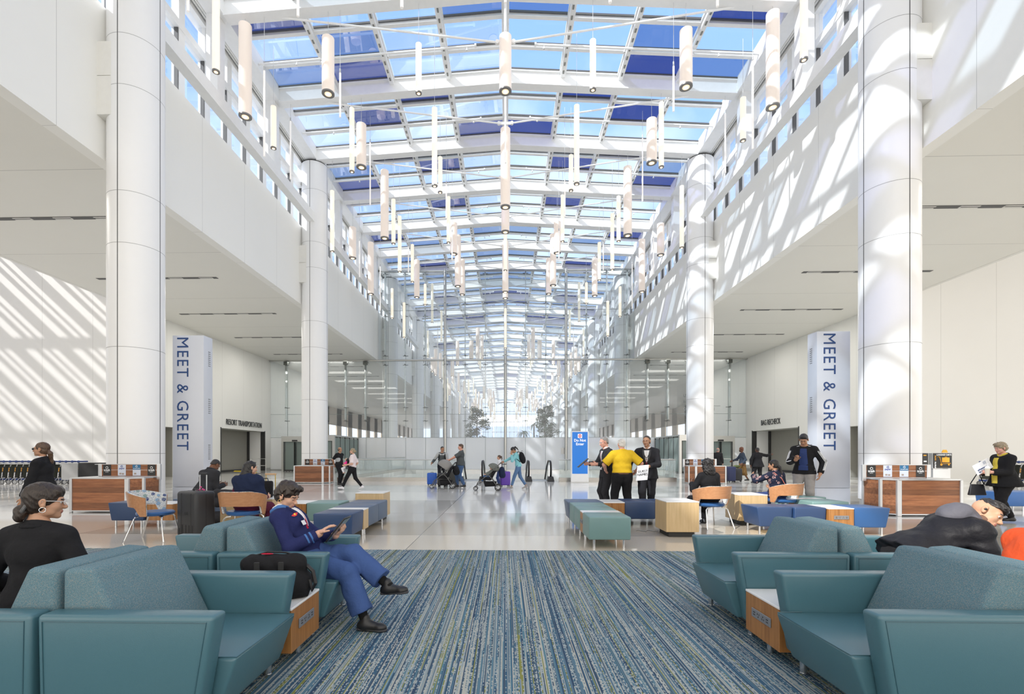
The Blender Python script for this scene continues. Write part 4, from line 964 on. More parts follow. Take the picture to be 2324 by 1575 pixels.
# ================= luggage carts and their dispensers =================
M_cartblue = mat('cart_handle_blue', (.04, .07, .22), .4); M_cartk = mat('cart_panel_olive', (.055, .06, .045), .5); M_orange = mat('cart_orange', (.80, .38, .03), .5)
M_tyre = mat('grey_tyre', (.18, .18, .18), .7); M_hub = mat('silver_hub', (.55, .56, .57), .4, .6)
def cart():
    """stands in the YZ plane, pushed towards +X by the row; seen from its side face (-Y)"""
    r_ = empty('luggage_cart')
    m = MB(); m.tube([(-.02, 0, .16), (0, 0, .5), (.03, 0, .74), (.10, 0, .93), (.17, 0, .97)], .016, 8); m.tube([(-.02, .5, .16), (0, .5, .5), (.03, .5, .74), (.10, .5, .93), (.17, .5, .97)], .016, 8)
    m.tube([(-.04, -.01, .28), (-.16, -.01, .22), (-.22, 0, .1)], .013, 6); m.obj('side_tube', M_hub, r_, smooth=True)
    m = MB(); m.box((-.1, .02, .93), (.19, .48, .965)); m.obj('shelf', M_hub, r_)
    m = MB(); m.ell((.0, .03, 1.03), (.075, .06, .055), 12); m.tube([(0, 0, 1.03), (0, .5, 1.03)], .035, 8); m.obj('handle', M_cartblue, r_, smooth=True)
    m = MB(); m.box((.05, .03, .28), (.07, .47, .9)); m.obj('back_panel', M_cartk, r_)
    m = MB(); m.add([(-.075, -.02, .30), (.005, -.02, .30), (.075, -.02, .80), (-.03, -.02, .80), (-.075, -.005, .30), (.005, -.005, .30), (.075, -.005, .80), (-.03, -.005, .80)], [(0,1,2,3), (7,6,5,4), (0,4,5,1), (1,5,6,2), (2,6,7,3), (3,7,4,0)]); sp_ = m.obj('side_plate', M_black, r_)
    M = frame((-.025, -.024, .5), (.13, 0, 1), (-1, 0, .13))
    text_obj('lettering', 'smarte', .085, M_txw, sp_, frame((-.035, -.023, .42), (.13, 0, 1), (-1, 0, .13)), .001, bold=.002); text_obj('lettering', 'carte', .085, M_orange, sp_, frame((.005, -.023, .665), (.13, 0, 1), (-1, 0, .13)), .001, bold=.002)
    m = MB(); m.box((-.06, .02, .18), (.05, .48, .26)); m.obj('bumper', M_cartblue, r_)
    for y in (0, .5):
        m = MB(); m.cyl((-.03, y-.015, .095), (-.03, y+.015, .095), .095, n=20); q = m.obj('wheel', M_tyre, r_); m = MB(); m.cyl((-.03, y-.019, .095), (-.03, y+.019, .095), .06, n=16); m.obj('hub', M_hub, q)
        m = MB(); m.cyl((-.03, y-.021, .095), (-.03, y+.021, .095), .022, n=10); m.obj('axle_cap', M_tyre, q)
    return r_
cp = cart(); k = 0
for side, xs, y in (('left', [-19.35-.29*i for i in range(16)], 21.4), ('right', [20.85+.30*i for i in range(9)], 21.3)):
    for i, x in enumerate(xs):
        o = cp if k == 0 else copy_tree(cp); k += 1; o.location = (x, y, 0)
        tag(o, 'luggage cart nested in the %s-hand row, number %d counting outwards from the hall' % (side, i+1), 'luggage cart', 'nested luggage carts')
k_ = empty('cart_dispenser', (18.0, 20.3, 0), 0, 'black luggage cart dispenser with orange trolley picture', 'dispenser')
m = MB(); m.rbox((-.47, 0, .78), (.32, .4, 1.43), .01, 1); m.rbox((-1.1, 0, .0), (-.62, .42, 1.43), .01, 1); m.obj('cabinet', M_alu, k_)
m = MB(); m.box((-.45, -.012, .80), (.30, 0, 1.41)); m.box((-1.07, -.012, .4), (-.65, 0, 1.41)); fp = m.obj('face_panel', M_sgn_k, k_)
m = MB(); m.box((-.4, .05, 0), (-.34, .3, .78)); m.box((.2, .05, 0), (.26, .3, .78)); m.box((-.42, .03, .35), (.28, .33, .76)); m.obj('stand', M_alu, k_)
text_obj('lettering', 'LUGGAGE CARTS', .088, M_txw, fp, frame((-.02, -.014, 1.34), (1, 0, 0), (0, 0, 1)), .002, xs=.85, bold=.001)
text_obj('brand_lettering', 'smarte', .1, M_txw, fp, frame((-.37, -.014, .92), (0, 0, 1), (-1, 0, 0)), .002, bold=.002); text_obj('brand_lettering', 'carte', .1, M_orange, fp, frame((-.37, -.014, 1.21), (0, 0, 1), (-1, 0, 0)), .002, bold=.002)
m = MB(); m.rbox((-.1, -.02, 1.03), (.2, -.012, 1.23), .003, 1); m.tube([(-.27, -.02, 1.26), (-.2, -.02, 1.26), (-.13, -.02, .97), (.24, -.02, .99)], .012, 6); m.tube([(.02, -.02, 1.23), (.02, -.02, 1.255), (.09, -.02, 1.255), (.09, -.02, 1.23)], .008, 6); m.cyl((-.13, -.024, .94), (-.13, -.012, .94), .045, n=16); m.cyl((.17, -.024, .94), (.17, -.012, .94), .035, n=16); m.obj('trolley_picture', M_orange, fp)
m = MB(); m.box((-1.02, -.02, 1.24), (-.93, -.012, 1.36)); m.box((-.83, -.02, 1.05), (-.72, -.012, 1.1)); m.obj('notice', M_txw, fp); m = MB(); m.box((-1.02, -.02, 1.17), (-.93, -.012, 1.235)); m.box((-.84, -.02, 1.3), (-.73, -.012, 1.34)); m.obj('notice', M_orange, fp)
m = MB(); m.add([(0, .05, 1.43), (.2, .05, 1.43), (.2, .13, 1.43), (0, .13, 1.43), (.02, .09, 1.55), (.18, .09, 1.55)], [(0,1,5,4), (2,3,4,5), (1,2,5), (3,0,4)]); m.obj('tent_card', M_orange, None, label='small orange and white tent card on top of the cart dispenser', cat='card', loc=(18.0, 20.3, 0))
k_ = empty('cart_dispenser', (-17.6, 20.3, 0), 0, 'black box of the luggage cart dispenser left of the near left counter', 'dispenser')
m = MB(); m.rbox((-.75, 0, .0), (.5, .4, 1.0), .01, 1); m.obj('cabinet', M_sgn_k, k_); text_obj('lettering', 'LUGGAGE', .05, M_txw, k_, frame((.1, -.003, .93), (1, 0, 0), (0, 0, 1)), .002)
m = MB(); m.box((-1.72, .25, .25), (-1.0, .28, .96)); m.obj('end_panel', M_steel2, k_)
# ================= figures: smooth signed-distance bodies turned into meshes =================
V3 = lambda *a: np.array(a, dtype=np.float64)
def unit(v): v = np.asarray(v, float); return v/max(1e-9, np.linalg.norm(v))
def rotz(a): c, s = math.cos(a), math.sin(a); return np.array([[c, -s, 0], [s, c, 0], [0, 0, 1]])
def rotx(a): c, s = math.cos(a), math.sin(a); return np.array([[1, 0, 0], [0, c, -s], [0, s, c]])
def roty(a): c, s = math.cos(a), math.sin(a); return np.array([[c, 0, s], [0, 1, 0], [-s, 0, c]])
def cap(a, b, ra, rb=None): return ('c', np.asarray(a, float), np.asarray(b, float), ra, ra if rb is None else rb)
def ell(c, r, R=None): return ('e', np.asarray(c, float), np.asarray(r, float), np.eye(3) if R is None else np.asarray(R, float))
def pb(p):
    if p[0] == 'c': m = max(p[3], p[4]); return np.minimum(p[1], p[2])-m, np.maximum(p[1], p[2])+m
    ext = np.abs(p[3].T) @ p[2]; return p[1]-ext, p[1]+ext      # rows of R are the axes
def pd(p, X, Y, Z):
    if p[0] == 'c':
        a, b, ra, rb = p[1:]; d = b-a; L2 = max(1e-9, d@d)
        x, y, z = X-a[0], Y-a[1], Z-a[2]
        t = np.clip((x*d[0]+y*d[1]+z*d[2])/L2, 0, 1)
        return np.sqrt((x-t*d[0])**2+(y-t*d[1])**2+(z-t*d[2])**2)-(ra+(rb-ra)*t)
    c, r, R = p[1:]; x, y, z = X-c[0], Y-c[1], Z-c[2]
    u = R[0, 0]*x+R[0, 1]*y+R[0, 2]*z; v = R[1, 0]*x+R[1, 1]*y+R[1, 2]*z; w_ = R[2, 0]*x+R[2, 1]*y+R[2, 2]*z
    k0 = np.sqrt((u/r[0])**2+(v/r[1])**2+(w_/r[2])**2); k1 = np.sqrt((u/r[0]**2)**2+(v/r[1]**2)**2+(w_/r[2]**2)**2)+1e-9
    return k0*(k0-1)/k1
def smin(a, b, k):
    if k <= 0: return np.minimum(a, b)
    h = np.clip(.5+.5*(b-a)/k, 0, 1); return b*(1-h)+a*h-k*h*(1-h)
def sdf_mesh(groups, h, k=.02, kg=.008, subs=(), noise=None):
    """groups: list of (prims, cuts) ; cuts: list of (point, normal) keeping the side the normal points away from"""
    lo = np.min([pb(p)[0] for g in groups for p in g[0]], axis=0)-3*h; hi = np.max([pb(p)[1] for g in groups for p in g[0]], axis=0)+3*h
    n = np.ceil((hi-lo)/h).astype(int)+1
    ax = [lo[i]+h*np.arange(n[i]) for i in range(3)]
    def block(a, b, m):
        i0 = np.maximum(0, np.floor((a-m-lo)/h).astype(int)); i1 = np.minimum(n, np.ceil((b+m-lo)/h).astype(int)+1)
        return tuple(slice(int(q), int(r)) for q, r in zip(i0, i1))
    F = np.full(n, 1.0, np.float32)
    for prims, cuts in groups:
        a = np.min([pb(p)[0] for p in prims], axis=0); b = np.max([pb(p)[1] for p in prims], axis=0); sg = block(a, b, k+3*h)
        G = np.full([q.stop-q.start for q in sg], 1.0, np.float32)
        for p in prims:
            a, b = pb(p); sl = block(a, b, k+3*h); rel = tuple(slice(q.start-r.start, q.stop-r.start) for q, r in zip(sl, sg))
            X = ax[0][sl[0]][:, None, None]; Y = ax[1][sl[1]][None, :, None]; Z = ax[2][sl[2]][None, None, :]
            G[rel] = smin(G[rel], pd(p, X, Y, Z), k)
        if cuts:
            X = ax[0][sg[0]][:, None, None]; Y = ax[1][sg[1]][None, :, None]; Z = ax[2][sg[2]][None, None, :]
            for pt, nn in cuts:
                nn = unit(nn); G = np.maximum(G, (X-pt[0])*nn[0]+(Y-pt[1])*nn[1]+(Z-pt[2])*nn[2])
        F[sg] = smin(F[sg], G, kg)
    for p in subs:
        a, b = pb(p); sl = block(a, b, 3*h)
        if any(q.stop <= q.start for q in sl): continue
        X = ax[0][sl[0]][:, None, None]; Y = ax[1][sl[1]][None, :, None]; Z = ax[2][sl[2]][None, None, :]
        F[sl] = np.maximum(F[sl], -pd(p, X, Y, Z))
    if noise:
        am, fr = noise[:2]; st = noise[2] if len(noise) > 2 else (1, 1, 1)
        X = ax[0][:, None, None]*fr*st[0]; Y = ax[1][None, :, None]*fr*st[1]; Z = ax[2][None, None, :]*fr*st[2]
        F = F+am*(np.sin(X+1.7*np.sin(Y*.9+Z*.5))*np.sin(Y+1.3*np.sin(Z*1.1))*np.cos(Z*.8+X*.6)+.5*np.sin(X*2.3+Z*1.9+2*np.sin(Y*1.3)))
    return surfnet(F, lo, h)
def surfnet(F, lo, h):
    S = F < 0; c = [S[i:S.shape[0]-1+i, j:S.shape[1]-1+j, k:S.shape[2]-1+k] for i in (0, 1) for j in (0, 1) for k in (0, 1)]
    cnt = sum(q.astype(np.int8) for q in c); act = (cnt > 0) & (cnt < 8); idx = np.argwhere(act)
    if len(idx) == 0: return np.zeros((0, 3)), np.zeros((0, 4), int)
    ids = -np.ones(act.shape, np.int64); ids[act] = np.arange(len(idx))
    acc = np.zeros((len(idx), 3)); w_ = np.zeros(len(idx))
    for a in range(3):
        for o1 in (0, 1):
            for o2 in (0, 1):
                off0 = [0, 0, 0]; o = [q for q in range(3) if q != a]; off0[o[0]] = o1; off0[o[1]] = o2; off1 = off0[:]; off1[a] = 1
                f0 = F[idx[:, 0]+off0[0], idx[:, 1]+off0[1], idx[:, 2]+off0[2]]; f1 = F[idx[:, 0]+off1[0], idx[:, 1]+off1[1], idx[:, 2]+off1[2]]
                m = (f0 < 0) != (f1 < 0); t = np.where(m, f0/(f0-f1+1e-12), 0); P_ = np.zeros((len(idx), 3)); P_[:] = off0; P_[:, a] += t
                acc += P_*m[:, None]; w_ += m
    v = (idx+acc/np.maximum(w_, 1)[:, None])*h+lo
    quads = []
    for a in range(3):
        o = [q for q in range(3) if q != a]
        sl0 = [slice(1, -1)]*3; sl1 = [slice(1, -1)]*3; sl0[a] = slice(0, -1); sl1[a] = slice(1, None)
        A = S[tuple(sl0)]; B = S[tuple(sl1)]; e = np.argwhere(A != B)
        if len(e) == 0: continue
        inside = A[e[:, 0], e[:, 1], e[:, 2]]
        g = e.copy(); g[:, o[0]] += 1; g[:, o[1]] += 1     # grid node index
        def cell(d1, d2): q = g.copy(); q[:, o[0]] -= d1; q[:, o[1]] -= d2; return ids[q[:, 0], q[:, 1], q[:, 2]]
        Q = np.stack([cell(1, 1), cell(0, 1), cell(0, 0), cell(1, 0)], 1)
        flip = inside if a != 1 else ~inside
        Q[~flip] = Q[~flip][:, ::-1]; quads.append(Q)
    Q = np.concatenate(quads); Q = Q[(Q >= 0).all(1)]
    return v, Q
def np_obj(name, v, Q, mats, parent, mi=None, label=None):
    me = bpy.data.meshes.new(name); me.vertices.add(len(v)); me.vertices.foreach_set('co', v.astype(np.float32).ravel())
    me.loops.add(len(Q)*4); me.loops.foreach_set('vertex_index', Q.astype(np.int32).ravel()); me.polygons.add(len(Q))
    me.polygons.foreach_set('loop_start', np.arange(0, len(Q)*4, 4, dtype=np.int32)); me.polygons.foreach_set('loop_total', np.full(len(Q), 4, np.int32))
    me.polygons.foreach_set('use_smooth', np.ones(len(Q), bool))
    for m in (mats if isinstance(mats, (list, tuple)) else [mats]): me.materials.append(m)
    if mi is not None: me.polygons.foreach_set('material_index', mi.astype(np.int32))
    me.update(calc_edges=True); me.validate()
    o = bpy.data.objects.new(name, me); COL.objects.link(o)
    if parent is not None: setpar(o, parent)
    if label: o['label'] = label
    return o
def ik(a, t, l1, l2, hint):
    a = np.asarray(a, float); t = np.asarray(t, float); d = t-a; L = np.linalg.norm(d); L = min(L, (l1+l2)*.999); u = unit(d)
    x = (l1*l1-l2*l2+L*L)/(2*L); y = math.sqrt(max(0, l1*l1-x*x)); hint = np.asarray(hint, float); hp = unit(hint-u*(hint@u)); return a+u*x+hp*y, a+u*L
# ---- skin, hair and cloth materials ----
def skin(name, col): 
    m = mat(name, col, .48, bump=.05, bscale=120, var=.06, vscale=14, spec=.35); p = m.node_tree.nodes['Principled BSDF']
    p.inputs['Subsurface Weight'].default_value = .12; p.inputs['Subsurface Radius'].default_value = (.01, .004, .002); return m
SK = {'light': skin('skin_light', (.64, .38, .27)), 'mid': skin('skin_mid', (.50, .28, .18)), 'tan': skin('skin_tan', (.43, .23, .14)), 'brown': skin('skin_brown', (.17, .075, .04)), 'dark': skin('skin_dark', (.09, .04, .025)), 'pink': skin('skin_pink', (.68, .36, .27))}
LIP = {k: mat('lips_'+k, c, .4) for k, c in {'light': (.50, .22, .17), 'mid': (.36, .13, .11), 'tan': (.30, .11, .09), 'brown': (.12, .045, .035), 'dark': (.07, .03, .025), 'pink': (.5, .18, .16)}.items()}
def hairm(name, col, rough=.38, sc=260, st=(1, .22, .22)):
    m = mat(name, col, rough, spec=.5); t = m.node_tree; p = t.nodes['Principled BSDF']; tx = N(t, 'ShaderNodeTexCoord'); mp = N(t, 'ShaderNodeMapping'); mp.inputs['Scale'].default_value = st; t.links.new(tx.outputs['Object'], mp.inputs[0])
    n = N(t, 'ShaderNodeTexNoise'); n.inputs['Scale'].default_value = sc; n.inputs['Detail'].default_value = 5; t.links.new(mp.outputs[0], n.inputs['Vector'])
    r = N(t, 'ShaderNodeValToRGB'); r.color_ramp.elements[0].position = .35; r.color_ramp.elements[1].position = .7; r.color_ramp.elements[0].color = (*[x*.62 for x in col], 1); r.color_ramp.elements[1].color = (*[min(1, x*1.45) for x in col], 1)
    t.links.new(n.outputs['Fac'], r.inputs[0]); t.links.new(r.outputs[0], p.inputs['Base Color'])
    b = N(t, 'ShaderNodeBump'); b.inputs['Strength'].default_value = .7; b.inputs['Distance'].default_value = .006; t.links.new(n.outputs['Fac'], b.inputs['Height']); t.links.new(b.outputs[0], p.inputs['Normal']); return m
HR = {'black': hairm('hair_black', (.012, .010, .010)), 'dkbrown': hairm('hair_dark_brown', (.030, .019, .013)), 'brown': hairm('hair_brown', (.085, .045, .024)), 'grey': hairm('hair_grey', (.28, .27, .26)), 'white': hairm('hair_white', (.66, .63, .58)), 'blond': hairm('hair_blond', (.42, .32, .20)), 'ash': hairm('hair_ash_blond', (.30, .24, .15)), 'auburn': hairm('hair_auburn', (.16, .05, .022)), 'greybrown': hairm('hair_grey_brown', (.11, .10, .09)), 'palebaby': hairm('hair_baby_pale', (.55, .42, .28))}
def cloth(name, col, rough=.85, bump=.9, sc=9, var=.06): return mat(name, col, rough, bump=bump, bscale=sc, var=var, vscale=20, spec=.2)
HEAD_S = .232
def head_prims(s, baby=False):
    e = lambda c, r, R=None: ell(V3(*c)*s, V3(*r)*s, R)
    fz = .8 if baby else 1
    P_ = [e((0, -.014, .034), (.074, .094, .084)), e((0, .026, -.035), (.060, .064, .070)), e((0, .052, -.082*fz), (.034, .034, .026)), e((0, .074, -.096*fz), (.019, .015, .014)),
          e((0, .066, .02), (.052, .028, .026)), e((.034, .056, -.026), (.024, .024, .026)), e((-.034, .056, -.026), (.024, .024, .026)), e((.044, .02, -.07), (.014, .03, .018)), e((-.044, .02, -.07), (.014, .03, .018))]
    F_ = [cap(V3(0, .088, .006)*s, V3(0, .109, -.030)*s, .006*s, .0105*s), e((.010, .100, -.034), (.0085, .009, .007)), e((-.010, .100, -.034), (.0085, .009, .007)),
          e((0, .084, -.0585), (.021, .011, .0055)), e((0, .083, -.069), (.018, .011, .0065)), e((.030, .086, .021), (.019, .009, .006)), e((-.030, .086, .021), (.019, .009, .006))]
    E_ = []
    for q in (-1, 1):
        R = rotz(q*.35)@rotx(.22); E_ += [e((q*.079, -.010, -.004), (.0065, .0165, .0285), R), e((q*.081, -.016, .006), (.0075, .0125, .0190), R), e((q*.078, -.004, -.026), (.0065, .0085, .0105), R)]
    subs = [e((.031, .098, .004), (.016, .013, .009)), e((-.031, .098, .004), (.016, .013, .009)), e((.089, -.010, -.002), (.0055, .0085, .0135), rotz(.35)), e((-.089, -.010, -.002), (.0055, .0085, .0135), rotz(-.35))]
    return P_, F_, E_, subs
def xf(p, R, o):
    """prim from head-local to body-local; R columns = local axes"""
    if p[0] == 'c': return ('c', R@p[1]+o, R@p[2]+o, p[3], p[4])
    return ('e', R@p[1]+o, p[2], p[3]@R.T)
HAIR = {}
def hair_groups(style, s):
    e = lambda c, r, R=None: ell(V3(*c)*s, V3(*r)*s, R); c_ = lambda a, b, ra, rb=None: cap(V3(*a)*s, V3(*b)*s, ra*s, (rb if rb is not None else ra)*s)
    cut = lambda p, n: (V3(*p)*s, V3(*n))
    face = cut((0, .086, .066), (0, .62, -.78)); nape = cut((0, 0, -.072), (0, 0, -1)); capm = e((0, -.018, .038), (.081, .100, .090)); lowb = e((0, -.045, -.02), (.073, .066, .072))
    if style == 'short': return [([capm, lowb, e((0, .05, .088), (.06, .035, .03))], [face, nape])], (.0035, 95)
    if style == 'buzz': return [([e((0, -.015, .036), (.0765, .097, .0865)), e((0, -.045, -.015), (.070, .062, .065))], [cut((0, .080, .078), (0, .62, -.78)), cut((0, 0, -.055), (0, 0, -1))])], None
    if style == 'rim': return [([e((0, -.02, .015), (.080, .098, .075)), lowb], [cut((0, .03, 0), (0, 1, -.25)), nape, cut((0, 0, .052), (0, 0, 1))])], (.0015, 70)
    if style == 'receding': return [([capm, lowb], [cut((0, .055, .095), (0, .75, -.62)), nape])], (.0015, 70)
    if style == 'curls_short': return [([e((0, -.015, .05), (.096, .108, .092)), e((0, -.05, -.005), (.088, .075, .085)), e((.03, .06, .10), (.04, .04, .03)), e((-.03, .065, .095), (.04, .04, .03))], [cut((0, .095, .050), (0, .80, -.6)), cut((0, 0, -.085), (0, 0, -1))])], (.0065, 62)
    if style == 'bun': return [([capm, lowb], [cut((0, .086, .072), (0, .78, -.62)), cut((0, 0, -.085), (0, 0, -1))]), ([e((0, -.118, -.012), (.042, .034, .040)), e((.012, -.128, -.03), (.034, .03, .034)), c_((0, -.09, -.01), (0, -.12, -.02), .022)], [])], (.0022, 80)
    if style == 'lowbun': return [([e((0, -.02, .038), (.088, .104, .094)), lowb, e((0, .055, .07), (.068, .04, .04))], [cut((0, .090, .045), (0, .86, -.5)), cut((0, 0, -.085), (0, 0, -1))]), ([e((0, -.112, -.065), (.052, .036, .038)), e((.015, -.115, -.10), (.036, .03, .04)), e((-.03, -.10, -.085), (.03, .03, .03)), c_((0, -.07, -.04), (0, -.11, -.07), .03)], [])], (.0022, 80)
    if style == 'pony': return [([capm, lowb], [cut((0, .086, .070), (0, .72, -.69)), nape]), ([c_((0, -.095, .05), (0, -.145, .035), .018, .030), c_((0, -.145, .035), (0, -.160, -.06), .030, .026), c_((0, -.16, -.06), (0, -.145, -.17), .026, .010)], [])], (.002, 80)
    if style == 'lowpony': return [([capm, lowb], [cut((0, .086, .070), (0, .80, -.60)), nape]), ([c_((0, -.10, -.02), (0, -.125, -.06), .024, .032), c_((0, -.125, -.06), (.03, -.13, -.2), .034, .030), c_((.03, -.13, -.2), (.045, -.11, -.33), .030, .012)], [])], (.002, 80)
    if style == 'long': return [([capm, lowb], [cut((0, .088, .070), (0, .9, -.45))]), ([c_((0, -.05, .02), (0, -.075, -.15), .085, .088), c_((.045, -.02, .0), (.065, -.035, -.18), .035, .04), c_((-.045, -.02, .0), (-.065, -.035, -.18), .035, .04), c_((0, -.08, -.15), (0, -.095, -.24), .08, .05)], [cut((0, .035, 0), (0, 1, 0))])], (.0025, 60)
    if style == 'curls_long': return [([e((0, -.02, .045), (.108, .115, .10)), e((.055, -.03, -.06), (.075, .08, .10)), e((-.055, -.03, -.06), (.075, .08, .10)), e((0, -.06, -.11), (.13, .09, .10)), e((0, -.06, -.17), (.125, .08, .07))], [cut((0, .06, .03), (0, .95, -.3))])], (.0085, 60)
    if style == 'fade_top': return [([e((0, .0, .066), (.074, .098, .066)), e((.02, .078, .082), (.032, .024, .024)), e((-.02, .075, .084), (.032, .024, .024))], [cut((0, 0, .048), (0, .10, -1))])], (.0045, 85)
    if style == 'updo': return [([e((0, -.02, .06), (.095, .105, .095)), lowb], [cut((0, .090, .062), (0, .75, -.66)), nape])], (.006, 60)
    return [], None
def finger(base, d, n, L, r, curl, P_):
    """three-bone finger: starts along d, bends towards -n"""
    p = np.asarray(base, float); d = unit(d); n = unit(n)
    for i, f in enumerate((.45, .30, .25)):
        a = curl*(.7 if i == 0 else 1.0); d = unit(d*math.cos(a)-n*math.sin(a)+0*d); n = unit(n-d*(n@d)); q = p+d*L*f; P_.append(cap(p, q, r*(1-.08*i), r*(1-.08*(i+1)))); p = q
def hand_prims(w, d, n, side, s, curl=.35, spread=.06, thumb=.5, fat=1.0):
    """w wrist, d hand direction, n back-of-hand normal, side: +1 when the thumb points along +(d x n)"""
    w = np.asarray(w, float); d = unit(d); n = unit(np.asarray(n, float)-d*(np.asarray(n, float)@d)); t = np.cross(d, n)*side; s = s*fat if False else s
    R = np.array([t, d, n]); P_ = [ell(w+d*.048*s, V3(.040, .050, .0155)*s, R), cap(w-d*.015*s, w+d*.02*s, .024*s, .026*s)]; r = .0088*s*fat
    F_ = []
    for i, (off, L) in enumerate(((.027, .072), (.009, .080), (-.009, .075), (-.026, .060))):
        b = w+d*(.088-.004*abs(i-1))*s+t*off*s; finger(b, d+t*spread*(1.2-i*.8), n, L*s, r, curl*(1+.12*i), F_)
    th = []; tb = w+d*.03*s+t*.028*s; td = unit(t*.75+d*.75-n*thumb*.5); p1 = tb+td*.034*s; P_.append(cap(tb, p1, r*1.35, r*1.15)); td2 = unit(td+d*.4-n*thumb*.6-t*.25); th.append(cap(p1, p1+td2*.045*s, r*1.12, r*.9))
    return P_, F_, th
def person(label, loc, face, H=1.75, pel=(0, 0, .93), lean=(0, .02, 1), twist=0.0, head=(0, 0, 0), wr=None, el=None, an=None, kn=None, toe=None, hdir=None, hn=None, curl=(.35, .35),
           build=1.0, fem=False, tone='mid', hair='short', hcol='dkbrown', top=None, coat=None, legs=None, shoes=None, vox=.014, hvox=.0075, hand_vox=.0062, hands=(1, 1), baby=False, group=None, headup=1.0, extra_hair=None, fat=1.0, shoulder=1.0, tors=1.0, closed=None, neckdir=None):
    S = H/1.75; root = empty('person', loc, math.atan2(-face[0], face[1]), label, 'person', group)
    sc = lambda v: np.asarray(v, float)*S
    P_ = sc(pel); T = unit(lean); Xa = unit(rotz(twist)@V3(1, 0, 0)-T*(T@(rotz(twist)@V3(1, 0, 0)))); Fw = np.cross(T, Xa)
    if Fw[1] < 0 and abs(twist) < 1.5: pass
    Fw = np.cross(T, Xa); Fw = -Fw if (Fw@np.cross(T, V3(1, 0, 0))) < 0 else Fw
    Fw = np.cross(T, Xa)      # forward
    TL = .515*S*tors; nb = P_+T*TL; R3 = np.array([Xa, Fw, T])
    sw = (.150 if fem else .172)*S*(.6+.4*build)*shoulder
    sh = {1: nb-T*.082*S+Xa*sw, -1: nb-T*.082*S-Xa*sw}
    hips = {q: P_+V3(1, 0, 0)*q*.088*S-V3(0, 0, .02)*S for q in (-1, 1)}
    wr = wr or {1: (.25, .06, .86), -1: (-.25, .06, .86)}; el = el or {1: (.22, -1, -.3), -1: (-.22, -1, -.3)}
    an = an or {1: (.11, 0, .085), -1: (-.11, 0, .085)}; kn = kn or {1: (.1, 1, 0), -1: (-.1, 1, 0)}
    A = {}; K = {}
    for q in (-1, 1):
        e_, w_ = ik(sh[q], sc(wr[q]), .292*S, .262*S, el[q]); A[q] = (e_, w_)
        k_, a_ = ik(hips[q], sc(an[q]), .43*S, .425*S, kn[q]); K[q] = (k_, a_)
    hy, hp, hr = head; s = H*.13/HEAD_S*1.0*(1.0 if not baby else 1.35)/1.0; s = s if not baby else s
    s = s*.98
    upd = unit(T*.5+V3(0, 0, 1)*.5+Fw*.10) if neckdir is None else unit(neckdir); RH = rotz(hy)@rotx(-hp)@roty(hr)
    hb = nb+upd*.045*S*headup; HC = hb+RH@(V3(0, .020, .108)*s)
    b = build
    # ---------- body ----------
    torso = [ell(P_+T*.02*S, V3(.150*b, .105*b, .12)*S, R3), ell(P_+T*.17*S+Fw*.01*S*(b-1)*6, V3((.120 if fem else .138)*b, .092*b*(1+.35*max(0, b-1)), .15)*S, R3), ell(P_+T*.34*S+Fw*.005*S, V3((.145 if fem else .162)*(.4+.6*b), .103*(.4+.6*b), .155)*S, R3),
             cap(sh[-1]+Xa*.04*S, sh[1]-Xa*.04*S, .056*S, .056*S), cap(nb-T*.03*S, sh[1]+T*.01*S, .052*S, .046*S), cap(nb-T*.03*S, sh[-1]+T*.01*S, .052*S, .046*S), cap(nb-T*.05*S, nb+T*.0*S, .075*S, .055*S)]
    if fem: torso += [ell(P_+T*.345*S+Fw*.072*S+Xa*q*.06*S, V3(.055, .043, .060)*S, R3) for q in (-1, 1)]
    arm = lambda q, i0=0, f=1.0: [cap(sh[q], A[q][0], .045*S*(.5+.5*b)+i0, .037*S*(.5+.5*b)+i0)]+([cap(A[q][0], A[q][0]+(A[q][1]-A[q][0])*min(1, f), .040*S*(.5+.5*b)+i0, (.0265 if f >= 1 else .032)*S+i0)] if f > 0 else [])
    leg = lambda q, i0=0, i1=None: [cap(hips[q], K[q][0], .086*S*b+i0, .058*S*(.4+.6*b)+i0), cap(K[q][0], K[q][1], .056*S*(.4+.6*b)+i0, .036*S+(i0 if i1 is None else i1))]
    toe = toe or {}
    foot = {}
    for q in (-1, 1):
        td = unit(toe.get(q, (q*.15, 1, 0))); up = V3(0, 0, 1) if abs(td[2]) < .9 else V3(0, 1, 0); up = unit(up-td*(up@td)); foot[q] = (td, up)
    body = [(torso, [])]+[(arm(q)+[cap(A[q][1], A[q][1]+unit(A[q][1]-A[q][0])*.01, .025*S)], []) for q in (-1, 1)]
    for q in (-1, 1):
        td, up = foot[q]; a_ = K[q][1]; body.append((leg(q)+[cap(a_-up*.045*S-td*.02*S, a_-up*.055*S+td*.13*S, .034*S, .024*S)], []))
    neck = cap(nb-T*.05*S, HC+RH@(V3(0, -.028, -.06)*s), .057*S*(.6+.4*b)*(.88 if fem else 1), .050*s*(.9 if fem else 1))
    v, Q = sdf_mesh(body+[([neck], [])], vox, .035*S, .03*S); mi = np.zeros(len(Q), int)
    hpz, fpz, epz, sb = head_prims(s, baby); X = lambda L_: [xf(p, RH, HC) for p in L_]
    v2, Q2 = sdf_mesh([(X(hpz)+[neck], []), (X(fpz), []), (X(epz), [])], hvox*min(1, s), .018*s, .007*s, X(sb))
    mi2 = np.zeros(len(Q2), int)
    if len(Q2):
        cen = (v2[Q2].mean(1)-HC)@RH/s
        lip = (np.abs(cen[:, 0]) < .0215) & (np.abs(cen[:, 2]+.0635) < .0085) & (cen[:, 1] > .082)
        brow = (np.abs(np.abs(cen[:, 0])-.030) < .019) & (np.abs(cen[:, 2]-.0235+.15*(np.abs(cen[:, 0])-.03)) < .0042) & (cen[:, 1] > .068)
        mi2[lip] = 1
        if not baby: mi2[brow] = 2
